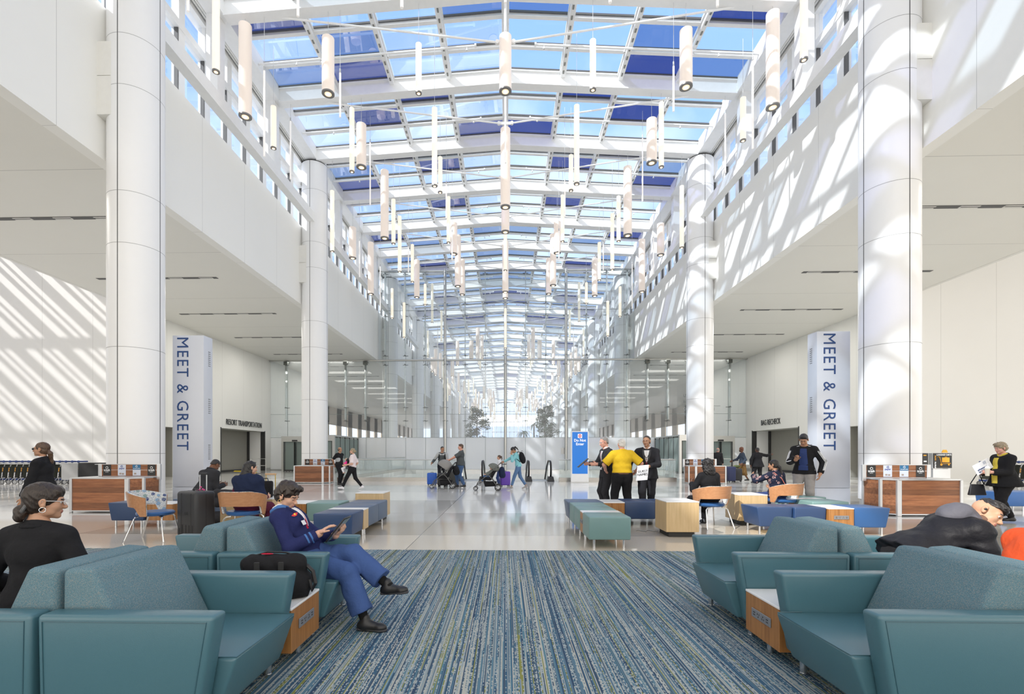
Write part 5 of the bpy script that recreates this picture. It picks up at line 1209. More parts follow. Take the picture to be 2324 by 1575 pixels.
    vs = [v, v2]; Qs = [Q, Q2+len(v)]; ms = [mi, mi2]; nv = len(v)+len(v2)
    hd = {}
    for q in (-1, 1):
        if not hands[q > 0]: continue
        fd = unit(A[q][1]-A[q][0]); d = unit(hdir[q]) if hdir and q in hdir else fd; n_ = hn[q] if hn and q in hn else Xa*q
        side = 1 if np.cross(d, unit(n_))@(Fw+V3(0, 0, .6)) > 0 else -1
        if hn and ('s', q) in hn: side = hn[('s', q)]
        pp, ff, th = hand_prims(A[q][1], d, n_, side, S*(1 if not baby else .8), curl[q > 0], fat=fat)
        v3, Q3 = sdf_mesh([(pp+[cap(A[q][1]-fd*.05*S, A[q][1], .028*S, .025*S)], [])]+[(f_, []) for f_ in (ff[0:3], ff[3:6], ff[6:9], ff[9:12])]+[(th, [])], hand_vox, .012*S, .005*S)
        vs.append(v3); Qs.append(Q3+nv); ms.append(np.zeros(len(Q3), int)); nv += len(v3); hd[q] = (A[q][1], d, unit(n_))
    bo = np_obj('body', np.concatenate(vs), np.concatenate(Qs), [SK[tone], LIP[tone], HR.get(hcol, HR['dkbrown']) if hair != 'rimx' else SK[tone]], root, np.concatenate(ms))
    # eyes
    if hvox < .009:
        shut = closed if closed is not None else hp > .35
        for q in (-1, 1):
            m = MB(); c = HC+RH@(V3(q*.031, .0765, .002)*s); m.ell(c, (.0118*s,)*3, 14); ey = m.obj('eye', mat('eye_white', (.62, .58, .55), .25), root, smooth=True)
            m = MB(); c2 = HC+RH@(V3(q*.031, .0835, .0 if not shut else -.003)*s); m.ell(c2, (.0062*s,)*3, 12); m.obj('iris', mat('iris_brown', (.03, .015, .008), .15), ey, smooth=True)
            Rl = RH@rotx(-.55 if not shut else -1.05); v, Q = sdf_mesh([([ell(c, V3(.0136, .0136, .0136)*s, Rl.T)], [(c+Rl@(V3(0, 0, .0035)*s), Rl@V3(0, .15, -1))])], .0022, 0); np_obj('eyelid', v, Q, SK[tone], root)
            m = MB(); pts = [c+RH@(V3(.0139*math.sin(t), .0139*math.cos(t)*(.97 if shut else .90), (-.0035 if shut else .0045)-.002*abs(math.sin(t)))*s) for t in (-1.0, -.6, -.2, .2, .6, 1.0)]; m.tube([tuple(p) for p in pts], .0011*s, 5); m.obj('eyelash', HR['black'], root, smooth=True)
    # ---------- hair ----------
    g, nz = hair_groups(hair, s)
    if g:
        g = [([xf(p, RH, HC) for p in pr], [(RH@c_+HC, RH@n_) for c_, n_ in cu]) for pr, cu in g]
        v, Q = sdf_mesh(g, hvox*.9, .018*s, .012*s, noise=nz); np_obj('hair', v, Q, HR[hcol], root)
    # ---------- clothes ----------
    ns = {'root': root, 'S': S, 's': s, 'P': P_, 'T': T, 'Xa': Xa, 'Fw': Fw, 'nb': nb, 'sh': sh, 'A': A, 'K': K, 'hips': hips, 'HC': HC, 'RH': RH, 'foot': foot, 'hand': hd, 'R3': R3, 'torso': torso, 'hemmed': any(g_['hem'] < 0 for g_ in (top, coat) if g_), 'infl': max([g_['infl'] for g_ in (top, coat) if g_] or [.01]), 'b': b}
    def garment(name, m, infl, sleeve, hem, neckcut=None, sub=(), noise=None, flare=0.0, torso_on=True, label=None, kz=.03, extra=()):
        inf = lambda p: ('c', p[1], p[2], p[3]+infl, p[4]+infl) if p[0] == 'c' else ('e', p[1], p[2]+infl, p[3])
        tg = [inf(p) for p in torso]
        if hem < 0:   # below the pelvis: a skirt of the garment, following the thighs
            tg += [cap(P_+T*.05*S+Xa*q*.05*S, P_+T*hem*S*.9+Xa*q*(.068+flare)*S, .108*S*b+infl, .118*S*b+infl+flare*.5) for q in (-1, 1)]
        cuts = [(P_+T*hem*S, -T), (nb+T*.012*S+Fw*.01*S, T*1.0+Fw*.45)]
        gs = [(tg+list(extra), cuts)]
        for q in (-1, 1):
            if sleeve <= 0: continue
            if sleeve <= .5:
                e_ = sh[q]+(A[q][0]-sh[q])*min(1, sleeve*2); gs.append(([cap(sh[q], e_+(A[q][0]-sh[q])*.3, (.050*S)*(.5+.5*b)+infl, .050*S*(.5+.5*b)+infl)], [(e_, unit(A[q][0]-sh[q]))]))
            else:
                f = (sleeve-.5)*2; e_ = A[q][0]+(A[q][1]-A[q][0])*f; gs.append((arm(q, infl, 0), [])); gs.append(([cap(A[q][0], A[q][1]+(A[q][1]-A[q][0])*.15, .040*S*(.5+.5*b)+infl, .031*S+infl)], [(e_, unit(A[q][1]-A[q][0]))]))
        v, Q = sdf_mesh(gs, vox, kz*S, .03*S, list(sub), noise); return np_obj(name, v, Q, m, root, label=label)
    def trousers(name, m, infl=.012, hem=.97, flare=0.0, noise=(.003, 26), waist=.16):
        gs = [([('e', p[1], p[2]+infl, p[3]) for p in torso[:2]]+[cap(hips[q], hips[q]+(K[q][0]-hips[q])*.2, .09*S*b+infl) for q in (-1, 1)], [(P_+T*waist*S, T)])]
        for q in (-1, 1):
            e_ = K[q][0]+(K[q][1]-K[q][0])*hem; d = unit(K[q][1]-K[q][0])
            gs.append(([cap(hips[q], K[q][0], .088*S*b+infl, .060*S*(.4+.6*b)+infl)], [])); gs.append(([cap(K[q][0], K[q][1]+d*.05*S, .058*S*(.4+.6*b)+infl, (.040+flare)*S+infl)], [(e_, d)]))
        v, Q = sdf_mesh(gs, vox, .03*S, .028*S, (), noise); return np_obj(name, v, Q, m, root)
    def shoe(m, sole=None, size=1.0, high=.03):
        for q in (-1, 1):
            td, up = foot[q]; a_ = K[q][1]; b0 = a_-up*.050*S-td*.035*S; t0 = a_-up*.056*S+td*.155*S*size
            v, Q = sdf_mesh([([cap(b0, t0, .038*S, .029*S), cap(a_-up*.035*S, a_-up*.045*S+td*.07*S, .040*S, .034*S), cap(a_-up*.04*S, a_+up*high*S*.3, .040*S, .038*S), cap(t0-td*.03*S-np.cross(td, up)*.02*S, t0-td*.03*S+np.cross(td, up)*.02*S, .026*S)], [(a_-up*.083*S, -up)])], min(vox, .010), .034*S, .01*S)
            o = np_obj('shoe', v, Q, m, root)
            if sole is not None:
                v, Q = sdf_mesh([([cap(b0-up*.01*S, t0-up*.01*S, .042*S, .034*S), cap(t0-td*.03*S-np.cross(td, up)*.022*S-up*.01*S, t0-td*.03*S+np.cross(td, up)*.022*S-up*.01*S, .028*S)], [(a_-up*.085*S, -up), (a_-up*.064*S, up)])], min(vox, .008), .02*S, .01*S); np_obj('sole', v, Q, sole, o)
    ns.update(garment=garment, trousers=trousers, shoe=shoe)
    if legs: trousers('trousers', *legs) if isinstance(legs, tuple) else legs(ns)
    if top: garment(**top)
    if coat: garment(**coat)
    if shoes: shoe(*shoes)
    return ns
# ---------------- cloth materials ----------------
C_navyjk = cloth('uniform_navy', (.020, .026, .10)); C_unib = cloth('uniform_blue', (.050, .095, .25), sc=14, bump=.6); C_collar = cloth('collar_blue', (.07, .17, .42)); C_white = cloth('white_cotton', (.78, .78, .80)); C_red = cloth('red_scarf', (.45, .02, .05))
C_black = cloth('black_cloth', (.014, .014, .016)); C_suit = cloth('charcoal_suit', (.030, .030, .034)); C_suit2 = cloth('dark_suit', (.022, .022, .026)); C_orange = cloth('orange_fleece', (.50, .065, .018)); C_puff = cloth('black_puffer', (.010, .010, .013), .55, .35, 22); C_hood = cloth('grey_hood', (.10, .10, .12), .6)
C_yellow = cloth('yellow_polo', (.62, .40, .02)); C_grey = cloth('grey_tee', (.085, .095, .10)); C_greyl = cloth('light_grey_jacket', (.42, .43, .43)); C_jean = cloth('blue_denim', (.07, .13, .26), .85, .4, 30); C_jean2 = cloth('pale_denim', (.10, .18, .33), .85, .4, 30); C_aqua = cloth('aqua_pullover', (.24, .55, .60)); C_maroon = cloth('maroon_shirt', (.10, .015, .04)); C_navyh = cloth('navy_hoodie', (.014, .022, .055))
C_chino = cloth('grey_chinos', (.32, .30, .29)); C_tee = cloth('blue_tee', (.03, .05, .15)); C_shoe = mat('black_shoe', (.012, .012, .013), .4); C_shoew = mat('white_shoe', (.75, .73, .75), .5); C_sole = mat('dark_sole', (.05, .05, .055), .7); C_solew = mat('white_sole', (.7, .7, .7), .6); C_shoeg = mat('grey_shoe', (.30, .28, .27), .6); C_tie = cloth('maroon_tie', (.13, .01, .02)); C_pink = cloth('pink_cloth', (.85, .05, .30)); C_green = cloth('dark_blouse', (.02, .025, .045))
C_camo = cloth('camo_cloth', (.16, .17, .15), .9, .4, 60, .5); C_skirt = cloth('brown_gold_skirt', (.16, .09, .03), .8, .4, 30, .7); C_sock = cloth('black_sock', (.01, .01, .01))
def floral():
    m = cloth('floral_navy', (.012, .016, .035)); t = m.node_tree; p = t.nodes['Principled BSDF']; tx = N(t, 'ShaderNodeTexCoord'); v = N(t, 'ShaderNodeTexVoronoi'); v.inputs['Scale'].default_value = 11; t.links.new(tx.outputs['Object'], v.inputs['Vector'])
    n = N(t, 'ShaderNodeTexNoise'); n.inputs['Scale'].default_value = 60; t.links.new(tx.outputs['Object'], n.inputs['Vector'])
    k = mth(t, 'LESS_THAN', mth(t, 'MULTIPLY_ADD', n.outputs['Fac'], .30, v.outputs['Distance']), .56); k2 = mth(t, 'GREATER_THAN', n.outputs['Fac'], .50)
    a = N(t, 'ShaderNodeMixRGB'); t.links.new(mth(t, 'MULTIPLY', k, k2), a.inputs[0]); a.inputs[1].default_value = (.012, .016, .035, 1); a.inputs[2].default_value = (.42, .26, .25, 1); t.links.new(a.outputs[0], p.inputs['Base Color']); return m
C_floral = floral()
def L(ns, p): return tuple(p)
def W2(ns, p):  # body-local to world of the figure's root
    r = ns['root']; c, s = math.cos(r.rotation_euler.z), math.sin(r.rotation_euler.z); return Vector((r.location.x+c*p[0]-s*p[1], r.location.y+s*p[0]+c*p[1], r.location.z+p[2]))
def vpart(ns, name, m, groups, h=.009, k=.02, noise=None, subs=(), kg=.008, parent=None):
    v, Q = sdf_mesh(groups, h, k, kg, subs, noise); return np_obj(name, v, Q, m, parent or ns['root'])
def mb_part(ns, name, mb, m, smooth=True, parent=None): return mb.obj(name, m, parent or ns['root'], smooth=smooth)
def collar(ns, m, r=.062, th=.013, open_=.5, name='collar', drop=-.020, parent=None):
    S = ns['S']; nb = ns['nb']-ns['T']*drop; pts = []
    for i in range(15):
        a = math.pi/2+open_*.5+(2*math.pi-open_)*i/14; pts.append(nb+(ns['Xa']*math.cos(a)*r+ns['Fw']*math.sin(a)*r*.95)*S-ns['T']*(.035*S if i in (0, 14) else .012*S if i in (1, 13) else 0))
    pr = [cap(pts[i], pts[i+1], th*S) for i in range(14)]
    return vpart(ns, name, m, [(pr, [])], .006, .008, parent=parent)
def surf(ns, t, x=0.0):
    """distance from the spine line to the front of the outermost garment at height t"""
    S = ns['S']; best = (.116*ns['b']+.004)*S+ns['infl'] if ns['hemmed'] and t < .10 else 0
    for p in ns['torso']:
        if p[0] != 'e': continue
        dx = (p[1]-ns['P']); zc = dx@ns['T']; xc = dx@ns['Xa']; yc = dx@ns['Fw']; r = p[2]+ns['infl']; u = 1-((t*S-zc)/r[2])**2-((x*S-xc)/r[0])**2
        if u > 0: best = max(best, yc+r[1]*math.sqrt(u))
    return best/S
def front_strip(ns, name, m, x0, w0, x1, w1, t0=.40, t1=.10, off=.004, parent=None, b=1.0):
    """shallow strip lying on the chest from the neck down (shirt front, tie)"""
    S = ns['S']; off = min(off, .02)*.5; n_ = 14; mb = MB(); rows = []
    for i in range(n_):
        u = i/(n_-1); t = t0+(t1-t0)*u; x = x0+(x1-x0)*u; w_ = w0+(w1-w0)*u; row = []
        for k in range(7):
            xx = x+w_*(k/3-1); y = max(surf(ns, t, xx), .06)+off+.006*(1-abs(k/3-1)**2)
            row.append(tuple(ns['P']+ns['T']*t*S+ns['Xa']*xx*S+ns['Fw']*y*S))
        rows.append(row)
    V_ = [p for r in rows for p in r]; Vb = [tuple(np.array(p)-ns['Fw']*.018) for p in V_]; nn = len(V_)
    F_ = [[i*7+k, i*7+k+1, (i+1)*7+k+1, (i+1)*7+k] for i in range(n_-1) for k in range(6)]
    F_ += [[nn+j for j in f[::-1]] for f in F_[:]]
    for i in range(n_-1): F_ += [[i*7, (i+1)*7, nn+(i+1)*7, nn+i*7], [(i+1)*7+6, i*7+6, nn+i*7+6, nn+(i+1)*7+6]]
    mb.add(V_, F_); 
    mb = MB(); mb.add(V_+Vb, F_); return mb.obj(name, m, parent or ns['root'], smooth=True)
def lapels(ns, m, x0=.058, x1=.012, t0=.49, t1=.24, wd=.030):
    S = ns['S']
    for q in (-1, 1):
        V_ = []; n_ = 9
        for i in range(n_):
            u = i/(n_-1); t = t0+(t1-t0)*u; x = x0+(x1-x0)*u; w_ = wd*math.sin(math.pi*min(1, .18+u*.95))**.6 if u < .98 else .002
            for xx, dy in ((x-.004, .004), (x-.004, .014), (x+w_, .013), (x+w_, .002)):
                V_.append(tuple(ns['P']+ns['T']*(t+(.012 if xx > x and u < .3 else 0))*S+ns['Xa']*q*xx*S+ns['Fw']*(max(surf(ns, t, xx), .07)+dy)*S))
        F_ = [[i*4+k, i*4+(k+1) % 4, (i+1)*4+(k+1) % 4, (i+1)*4+k] for i in range(n_-1) for k in range(4)]+[[0, 1, 2, 3], [n_*4-1, n_*4-2, n_*4-3, n_*4-4]]
        mb = MB(); mb.add(V_, F_); mb.obj('lapel', m, ns['root'], smooth=True)
def glasses(ns, m, lens=None, top=False):
    s, HC, RH = ns['s'], ns['HC'], ns['RH']; g = MB(); T_ = lambda x, y, z: tuple(HC+RH@(V3(x, y+(-.045 if top else 0), z+(.095 if top else 0))*s))
    for q in (-1, 1):
        g.tube([T_(q*.033+.024*math.cos(a), .106-.01*abs(math.cos(a)), .003+.017*math.sin(a)) for a in [i*math.pi/8 for i in range(16)]], .0022, 6, closed=True)
        g.tube([T_(q*.057, .100, .008), T_(q*.078, .06, .010), T_(q*.084, -.005, .010), T_(q*.082, -.025, -.005)], .0022, 6)
    g.tube([T_(-.010, .108, .006), T_(0, .112, .008), T_(.010, .108, .006)], .002, 6)
    o = mb_part(ns, 'glasses', g, m)
    if lens:
        for q in (-1, 1):
            l = MB(); l.ell(T_(q*.033, .1035, .003), (.023*s, .006, .016*s), 14, ); mb_part(ns, 'lens', l, lens, parent=o)
def lanyard(ns, m, badge=True, drop=.26, b=1.0):
    S = ns['S']; g = MB(); f = lambda x, t, y: tuple(ns['P']+ns['T']*t*S+ns['Xa']*x*S+ns['Fw']*y*S)
    for q in (-1, 1): g.tube([f(q*.06, .50, .02), f(q*.055, .44, .085*b), f(q*.03, .34, .125*b), f(0, .52-drop, .128*b)], .006, 6)
    o = mb_part(ns, 'lanyard', g, m)
    if badge:
        c = ns['P']+ns['T']*(.47-drop)*S+ns['Fw']*.135*b*S; q = MB(); q.box((-.027, -.002, -.04), (.027, .002, .04), frame(c, ns['Xa'], ns['Fw'], ns['T'])); mb_part(ns, 'badge', q, C_white, False, parent=o)
SIT = dict(an={1: (.13, .44, .085), -1: (-.13, .44, .085)}, kn={1: (.1, .4, 1), -1: (-.1, .4, 1)})
LAP = {1: (.14, .30, .74), -1: (-.14, .30, .74)}
J = lambda name, m, infl=.014, sl=1.0, hem=-.02, **k: dict(name=name, m=m, infl=infl, sleeve=sl, hem=hem, **k)
# (1) seated person in the blue uniform, reading a tablet
n = person('seated person in navy blue uniform with curly dark hair, legs crossed, using a tablet', (-1.62, 4.02, 0), (1, 0), 1.62, pel=(0, -.02, .565), lean=(0, -.50, .86), head=(-.12, .42, 0), fem=True, build=1.08,
   wr={1: (.11, .10, .80), -1: (-.02, .20, .765)}, el={1: (.6, -.4, -.8), -1: (-.6, -.4, -.8)}, hdir={1: (-.25, .75, .62), -1: (.12, .80, .55)}, hn={1: (.2, -.55, .8), -1: (.1, .6, -.8), ('s', 1): 1, ('s', -1): 1}, curl=(.75, .30),
   an={1: (.27, .56, .10), -1: (.15, .72, .37)}, kn={1: (.1, .3, 1), -1: (.1, .3, 1)}, toe={1: (.1, 1, -.02), -1: (.25, 1, .12)}, tone='light', hair='curls_short', hcol='dkbrown', vox=.009, hvox=.0042, hand_vox=.0036, headup=.75,
   top=J('shirt', C_white, .006, 0, .12), coat=J('jacket', C_navyjk, .016, .96, -.03, noise=(.0035, 24)), legs=(C_unib, .024, .84, .034, (.006, 20)), shoes=(C_shoe, C_sole, 1.05, .06))
front_strip(n, 'shirt_front', C_white, 0, .040, 0, .012, .47, .26, .020); front_strip(n, 'scarf', C_red, .0, .012, .01, .012, .46, .24, .02)
collar(n, C_collar, .088, .020, 1.3, 'blue_collar', -.012); collar(n, C_white, .064, .012, .9, 'shirt_collar', -.03)
S = n['S']; e_, w_ = n['A'][1]; d = unit(w_-e_)
lapels(n, C_navyjk)
for i, f in enumerate((.60, .74)):
    m = MB(); c = e_+(w_-e_)*f; m.cyl(tuple(c-d*.007), tuple(c+d*.007), .0505+.0*i, .0495, n=24, cap=False); mb_part(n, 'cuff_stripe', m, C_collar)
m = MB(); c = n['P']+n['T']*.40*S+n['Fw']*.125*S+n['Xa']*.115*S; M = frame(c, n['Fw']+n['Xa']*-1.2, n['T'], unit(n['Fw']*1.2+n['Xa'])); m.add([(-.03, 0, 0), (0, .012, .004), (.03, .004, 0), (.012, -.016, .003), (-.012, -.016, .003)], [(0, 4, 3, 2, 1)], M); mb_part(n, 'red_emblem', m, mat('emblem_red', (.65, .02, .03), .5), False)
m = MB(); m.ell((0, 0, .004), (.008, .010, .003), 10, M); mb_part(n, 'emblem_centre', m, mat('emblem_yellow', (.8, .6, .05), .5))
m = MB(); c = n['P']+n['T']*.30*S+n['Fw']*.145*S+n['Xa']*.08*S; m.box((-.03, -.002, -.02), (.03, .002, .02), frame(c, n['Xa']*-1, n['Fw'], n['T'])); mb_part(n, 'name_badge', m, C_white, False)
m = MB(); c = n['HC']+n['RH']@(V3(.086, -.008, -.052)*n['s']); m.tube([tuple(c+V3(0, math.cos(a), math.sin(a))*.013) for a in [i*math.pi/6 for i in range(12)]], .0018, 6, closed=True); mb_part(n, 'earring', m, mat('gold', (.8, .55, .2), .25, 1))
for q in (-1, 1):
    a_ = n['K'][q][1]; kk = n['K'][q][0]; dd = unit(a_-kk); vpart(n, 'sock', C_sock, [([cap(a_-dd*.07, a_+dd*.02, .040*S, .040*S)], [])], .007)
m = MB(); wl = n['A'][-1][1]; m.cyl(tuple(wl-unit(wl-n['A'][-1][0])*.012), tuple(wl+unit(wl-n['A'][-1][0])*.008), .031, n=16); mb_part(n, 'wrist_watch', m, C_black)
hc = W2(n, (n['A'][1][1]+n['A'][-1][1])/2)
TB = empty('tablet', (hc.x+.095, hc.y+.005, hc.z+.05), 0, 'black tablet in a case held by the seated uniformed person', 'tablet')
Mt = frame((0, 0, 0), (.62, .0, .78), (0, 1, 0)); m = MB(); m.rbox((-.125, -.085, -.006), (.125, .085, .006), .004, 2, Mt); m.obj('case', C_shoe, TB, smooth=30); m = MB(); m.box((-.112, -.076, .0062), (.112, .076, .0068), Mt.copy() @ Matrix.Diagonal((1, 1, -1, 1))); m.obj('screen', mat('tablet_screen', (.12, .16, .2), .1), TB)
# (2) person at the left edge seen from behind
n = person('seated person in black blazer seen from behind, low dark bun, clear glasses', (-2.78, 2.84, 0), (-.12, 1), 1.62, pel=(0, -.05, .54), lean=(0, .02, 1), head=(-.95, .10, 0), fem=True, build=1.08, shoulder=1.0, wr={1: (.26, .18, .60), -1: (-.26, .18, .60)}, el={1: (.5, -.6, -.4), -1: (-.5, -.6, -.4)},
   an={1: (-.35, .12, .10), -1: (-.5, .12, .10)}, kn={1: (-1, .2, .3), -1: (-1, .2, .3)}, tone='mid', hair='lowbun', hcol='dkbrown', vox=.010, hvox=.0042, coat=J('blazer', C_black, .018, .97, -.10, noise=(.004, 19)), legs=(C_black,), shoes=(C_shoe,), top=None)
collar(n, C_black, .078, .015, 1.2, 'collar', .004); glasses(n, mat('clear_frame', (.62, .60, .60), .15))
HCv = n['HC']; m = MB(); c = n['HC']+n['RH']@(V3(0, -.095, -.05)*n['s'])
m.tube([tuple(c+n['RH']@(V3(.045*math.cos(a), .008*math.sin(2*a)-.004, .034*math.sin(a)))) for a in [i*math.pi/9 for i in range(18)]], .010, 8, closed=True)
sm = mat('scrunchie_pattern', (.1, .1, .1), .7, var=.9, vscale=120); mb_part(n, 'scrunchie', m, sm)
m = MB(); c = n['HC']+n['RH']@(V3(.086, -.006, -.05)*n['s']); m.tube([tuple(c+n['RH']@V3(0, math.cos(a)*.015, math.sin(a)*.015)) for a in [i*math.pi/6 for i in range(12)]], .002, 6, closed=True); mb_part(n, 'hoop_earring', m, M_chrome)
# (3) standing person with lanyard and sunglasses
n = person('standing person in black cardigan with lanyard, sunglasses and ponytail at the left edge', (-6.80, 6.95, 0), (-.95, -.30), 1.60, fem=True, build=1.12, head=(.0, -.05, 0), tone='tan', hair='lowpony', hcol='brown', vox=.011, hvox=.006, wr={1: (.20, .18, .78), -1: (-.20, .18, .78)},
   coat=J('cardigan', C_black, .022, .97, -.10, noise=(.004, 18)), legs=(C_black,), shoes=(C_shoe,))
collar(n, C_white, .066, .016, .7); front_strip(n, 'shirt_front', mat('pale_blue_shirt', (.30, .45, .75), .7), 0, .035, 0, .008, .46, .30, .028); lanyard(n, C_white, True, .24, 1.12); glasses(n, C_shoe, mat('dark_lens', (.03, .04, .05), .1))
# (4) dark suited person bending over, far left seats
n = person('seated person in dark suit jacket bending forward, seen from behind near the left totem', (-6.35, 9.98, 0), (.30, 1), 1.78, pel=(0, -.02, .56), lean=(0, .42, .9), head=(-.15, .75, 0), build=1.15, tone='brown', hair='buzz', hcol='black', **SIT, wr={1: (.12, .42, .70), -1: (-.08, .42, .70)}, vox=.012, hvox=.0062,
   coat=J('suit_jacket', C_suit, .020, .97, -.12, noise=(.004, 16)), legs=(C_suit,), shoes=(C_shoe,))
collar(n, C_suit, .072, .018, .6)
# (5) person in tub chair with navy hoodie over the shoulders
n = person('seated person with long dark hair and navy hoodie over a maroon shirt', (-4.26, 7.86, 0), (.10, 1), 1.66, pel=(0, .02, .565), lean=(0, .06, 1), head=(-.65, .15, 0), fem=True, build=1.28, shoulder=1.05, tone='light', hair='long', hcol='black', **SIT, wr={1: (.20, .30, .70), -1: (-.22, .28, .70)}, vox=.011, hvox=.0058,
   top=J('shirt', C_maroon, .012, .9, -.04), legs=(C_maroon,), shoes=(C_shoeg,))
q = n; vpart(q, 'hoodie', C_navyh, [([cap(q['sh'][-1]-q['T']*.0+q['Fw']*-.03, q['sh'][1]+q['Fw']*-.03, .095, .105), ell(q['P']+q['T']*.34-q['Fw']*.06, V3(.225, .105, .19), q['R3']), cap(q['sh'][1], q['A'][1][0]+V3(.01, 0, -.0), .085, .085), cap(q['nb']-q['Fw']*.07+V3(-.05, 0, -.03), q['nb']-q['Fw']*.08+V3(.06, 0, -.02), .055, .06)], [(q['P']+q['T']*.12, -q['T'])])], .012, .04, (.006, 20)); glasses(n, C_shoe, None, True)
# (6) puffer jacket, (7) orange
n = person('seated person in black padded hooded jacket leaning far forward, earbud in the ear', (3.29, 4.02, 0), (1, -.02), 1.80, pel=(0, -.02, .555), lean=(0, .86, .50), neckdir=(.15, 1, .10), head=(-1.0, .42, -.62), build=1.12, tone='mid', hair='fade_top', hcol='black', vox=.010, hvox=.0042, headup=1.3,
   wr={1: (.10, .62, .52), -1: (-.10, .62, .52)}, el={1: (.5, -.6, -.6), -1: (-.5, -.6, -.6)}, an={1: (.16, .42, .085), -1: (-.16, .42, .085)}, kn={1: (.1, .4, 1), -1: (-.1, .4, 1)}, coat=J('padded_jacket', C_puff, .040, .96, -.06, noise=(.006, 15, (1, .6, 2.4))), legs=(C_black,), shoes=(C_shoe,))
q = n; vpart(q, 'hood', C_hood, [([ell(q['nb']+V3(0, -.085, .075), V3(.115, .125, .085), rotx(.35).T), ell(q['nb']-q['Fw']*.03, V3(.11, .07, .10), q['R3']), cap(q['nb']+q['Xa']*.085+q['Fw']*.02, q['nb']+q['Xa']*.06+q['Fw']*.10-q['T']*.03, .03, .025), cap(q['nb']-q['Xa']*.085+q['Fw']*.02, q['nb']-q['Xa']*.06+q['Fw']*.10-q['T']*.03, .03, .025), cap(q['nb']-q['Xa']*.08-q['Fw']*.02, q['nb']+q['Xa']*.08-q['Fw']*.02, .045)], [])], .008, .04, (.003, 26))
m = MB(); c = q['HC']+q['RH']@(V3(.088, -.002, -.006)*q['s']); m.ell(tuple(c), (.010, .011, .010), 14); mb_part(q, 'earbud', m, C_shoe)
bd_ = cloth('stubble', (.15, .085, .06), .7, .2, 200); s = q['s']; X = lambda P__: [xf(p, q['RH'], q['HC']) for p in P__]
vpart(q, 'beard', bd_, [(X([ell(V3(0, .051, -.083)*s, V3(.0375, .038, .0295)*s), ell(V3(.0465, .016, -.066)*s, V3(.0165, .036, .026)*s), ell(V3(-.0465, .016, -.066)*s, V3(.0165, .036, .026)*s), ell(V3(0, .075, -.096)*s, V3(.0215, .0175, .0165)*s)]), [])], .005, .02)
n = person('person in orange sweatshirt leaning forward at the right edge of the picture', (3.11, 2.97, 0), (1, 0), 1.74, pel=(0, -.04, .46), lean=(0, .42, .80), head=(0, .4, 0), build=1.22, tone='mid', hair='short', hcol='black', **SIT, wr={1: (.12, .46, .62), -1: (-.12, .46, .62)}, vox=.010, hvox=.007, coat=J('sweatshirt', C_orange, .030, .97, -.04, noise=(.005, 15)), legs=(C_jean,), shoes=(C_shoe,))
# (8) vest
n = person('standing person in black and grey work shirt, hands behind back', (-7.43, 21.45, 0), (.92, -.38), 1.72, head=(.0, .05, 0), build=1.18, tone='tan', hair='rim', hcol='dkbrown', wr={1: (.10, -.20, .92), -1: (-.04, -.20, .90)}, el={1: (.8, -.5, -.2), -1: (-.8, -.5, -.2)}, an={1: (.10, .06, .085), -1: (-.10, -.04, .085)}, vox=.015, hvox=.0085,
   top=J('work_shirt', C_black, .014, .42, -.02), legs=(C_black,), shoes=(C_shoe,))
vpart(n, 'grey_side_panel', C_greyl, [([ell(n['P']+n['T']*.20+n['Xa']*.09, V3(.105, .125, .17), n['R3']), ell(n['P']+n['T']*.45+n['Xa']*.04-n['Fw']*.04, V3(.16, .09, .07), n['R3'])], [])], .012)
# (9) mother with baby
n = person('walking person in pale top and black leggings carrying a baby in a front carrier', (-5.92, 18.58, 0), (-1, -.05), 1.67, lean=(0, -.05, 1), head=(0, .05, 0), fem=True, build=1.15, tone='light', hair='bun', hcol='ash', wr={1: (.26, .02, .86), -1: (-.20, .22, 1.0)}, an={1: (.09, -.36, .13), -1: (-.09, .38, .10)}, toe={1: (.1, .9, -.35), -1: (-.1, 1, .15)}, pel=(0, 0, .90), vox=.014, hvox=.0085,
   top=J('pale_tee', cloth('pale_pink_cotton', (.78, .68, .68)), .022, .45, .0), legs=(C_black, .010, .95), shoes=(C_shoew, C_solew))
for z in (0, .022, .044):
    m = MB(); m.tube([tuple(n['nb']+n['Xa']*(.11)-n['Fw']*(.02+z)+n['T']*-.025), tuple(n['sh'][1]+n['Xa']*.058-n['Fw']*(z-.02)+n['T']*.0), tuple(n['sh'][1]+n['Xa']*.072-n['Fw']*(z-.02)-n['T']*.09)], .006, 6); mb_part(n, 'shoulder_stripe', m, C_black)
q = n; cr = empty('baby_carrier', W2(n, q['P']+q['Fw']*.16+V3(0, 0, .02)), n['root'].rotation_euler.z, 'dark baby carrier worn on the chest of the walking person in pale top', 'baby carrier')
v, Q = sdf_mesh([([cap((.0, 0, .02), (.0, .03, .26), .075, .06), cap((.1, -.05, .0), (.10, -.02, .02), .05), cap((-.1, -.05, .0), (-.1, -.02, .02), .05)], []), ([cap((.09, .0, .2), (.10, -.16, .50), .018)], []), ([cap((-.09, .0, .2), (-.10, -.16, .50), .018)], [])], .012, .03); np_obj('pouch', v, Q, C_suit, cr)
m = MB(); m.box((-.13, -.03, -.1), (.13, .07, .02)); m.obj('hip_pocket', C_grey, cr)
bp = W2(n, q['P']+q['Fw']*.235+V3(0, 0, 0)); person('baby with fair hair and pink sleeve facing forward in the carrier', (bp.x, bp.y, bp.z-.02), (-1, -.05), .66, pel=(0, 0, .12), lean=(0, -.05, 1), tone='light', hair='short', hcol='palebaby', wr={1: (.30, .25, .50), -1: (-.30, .2, .45)}, an={1: (.22, .20, -.50), -1: (-.22, .20, -.5)}, kn={1: (.3, 1, 0), -1: (-.3, 1, 0)}, baby=True, vox=.009, hvox=.0085, hand_vox=.006, top=J('romper', C_pink, .02, .95, .1), legs=(C_white, .02))
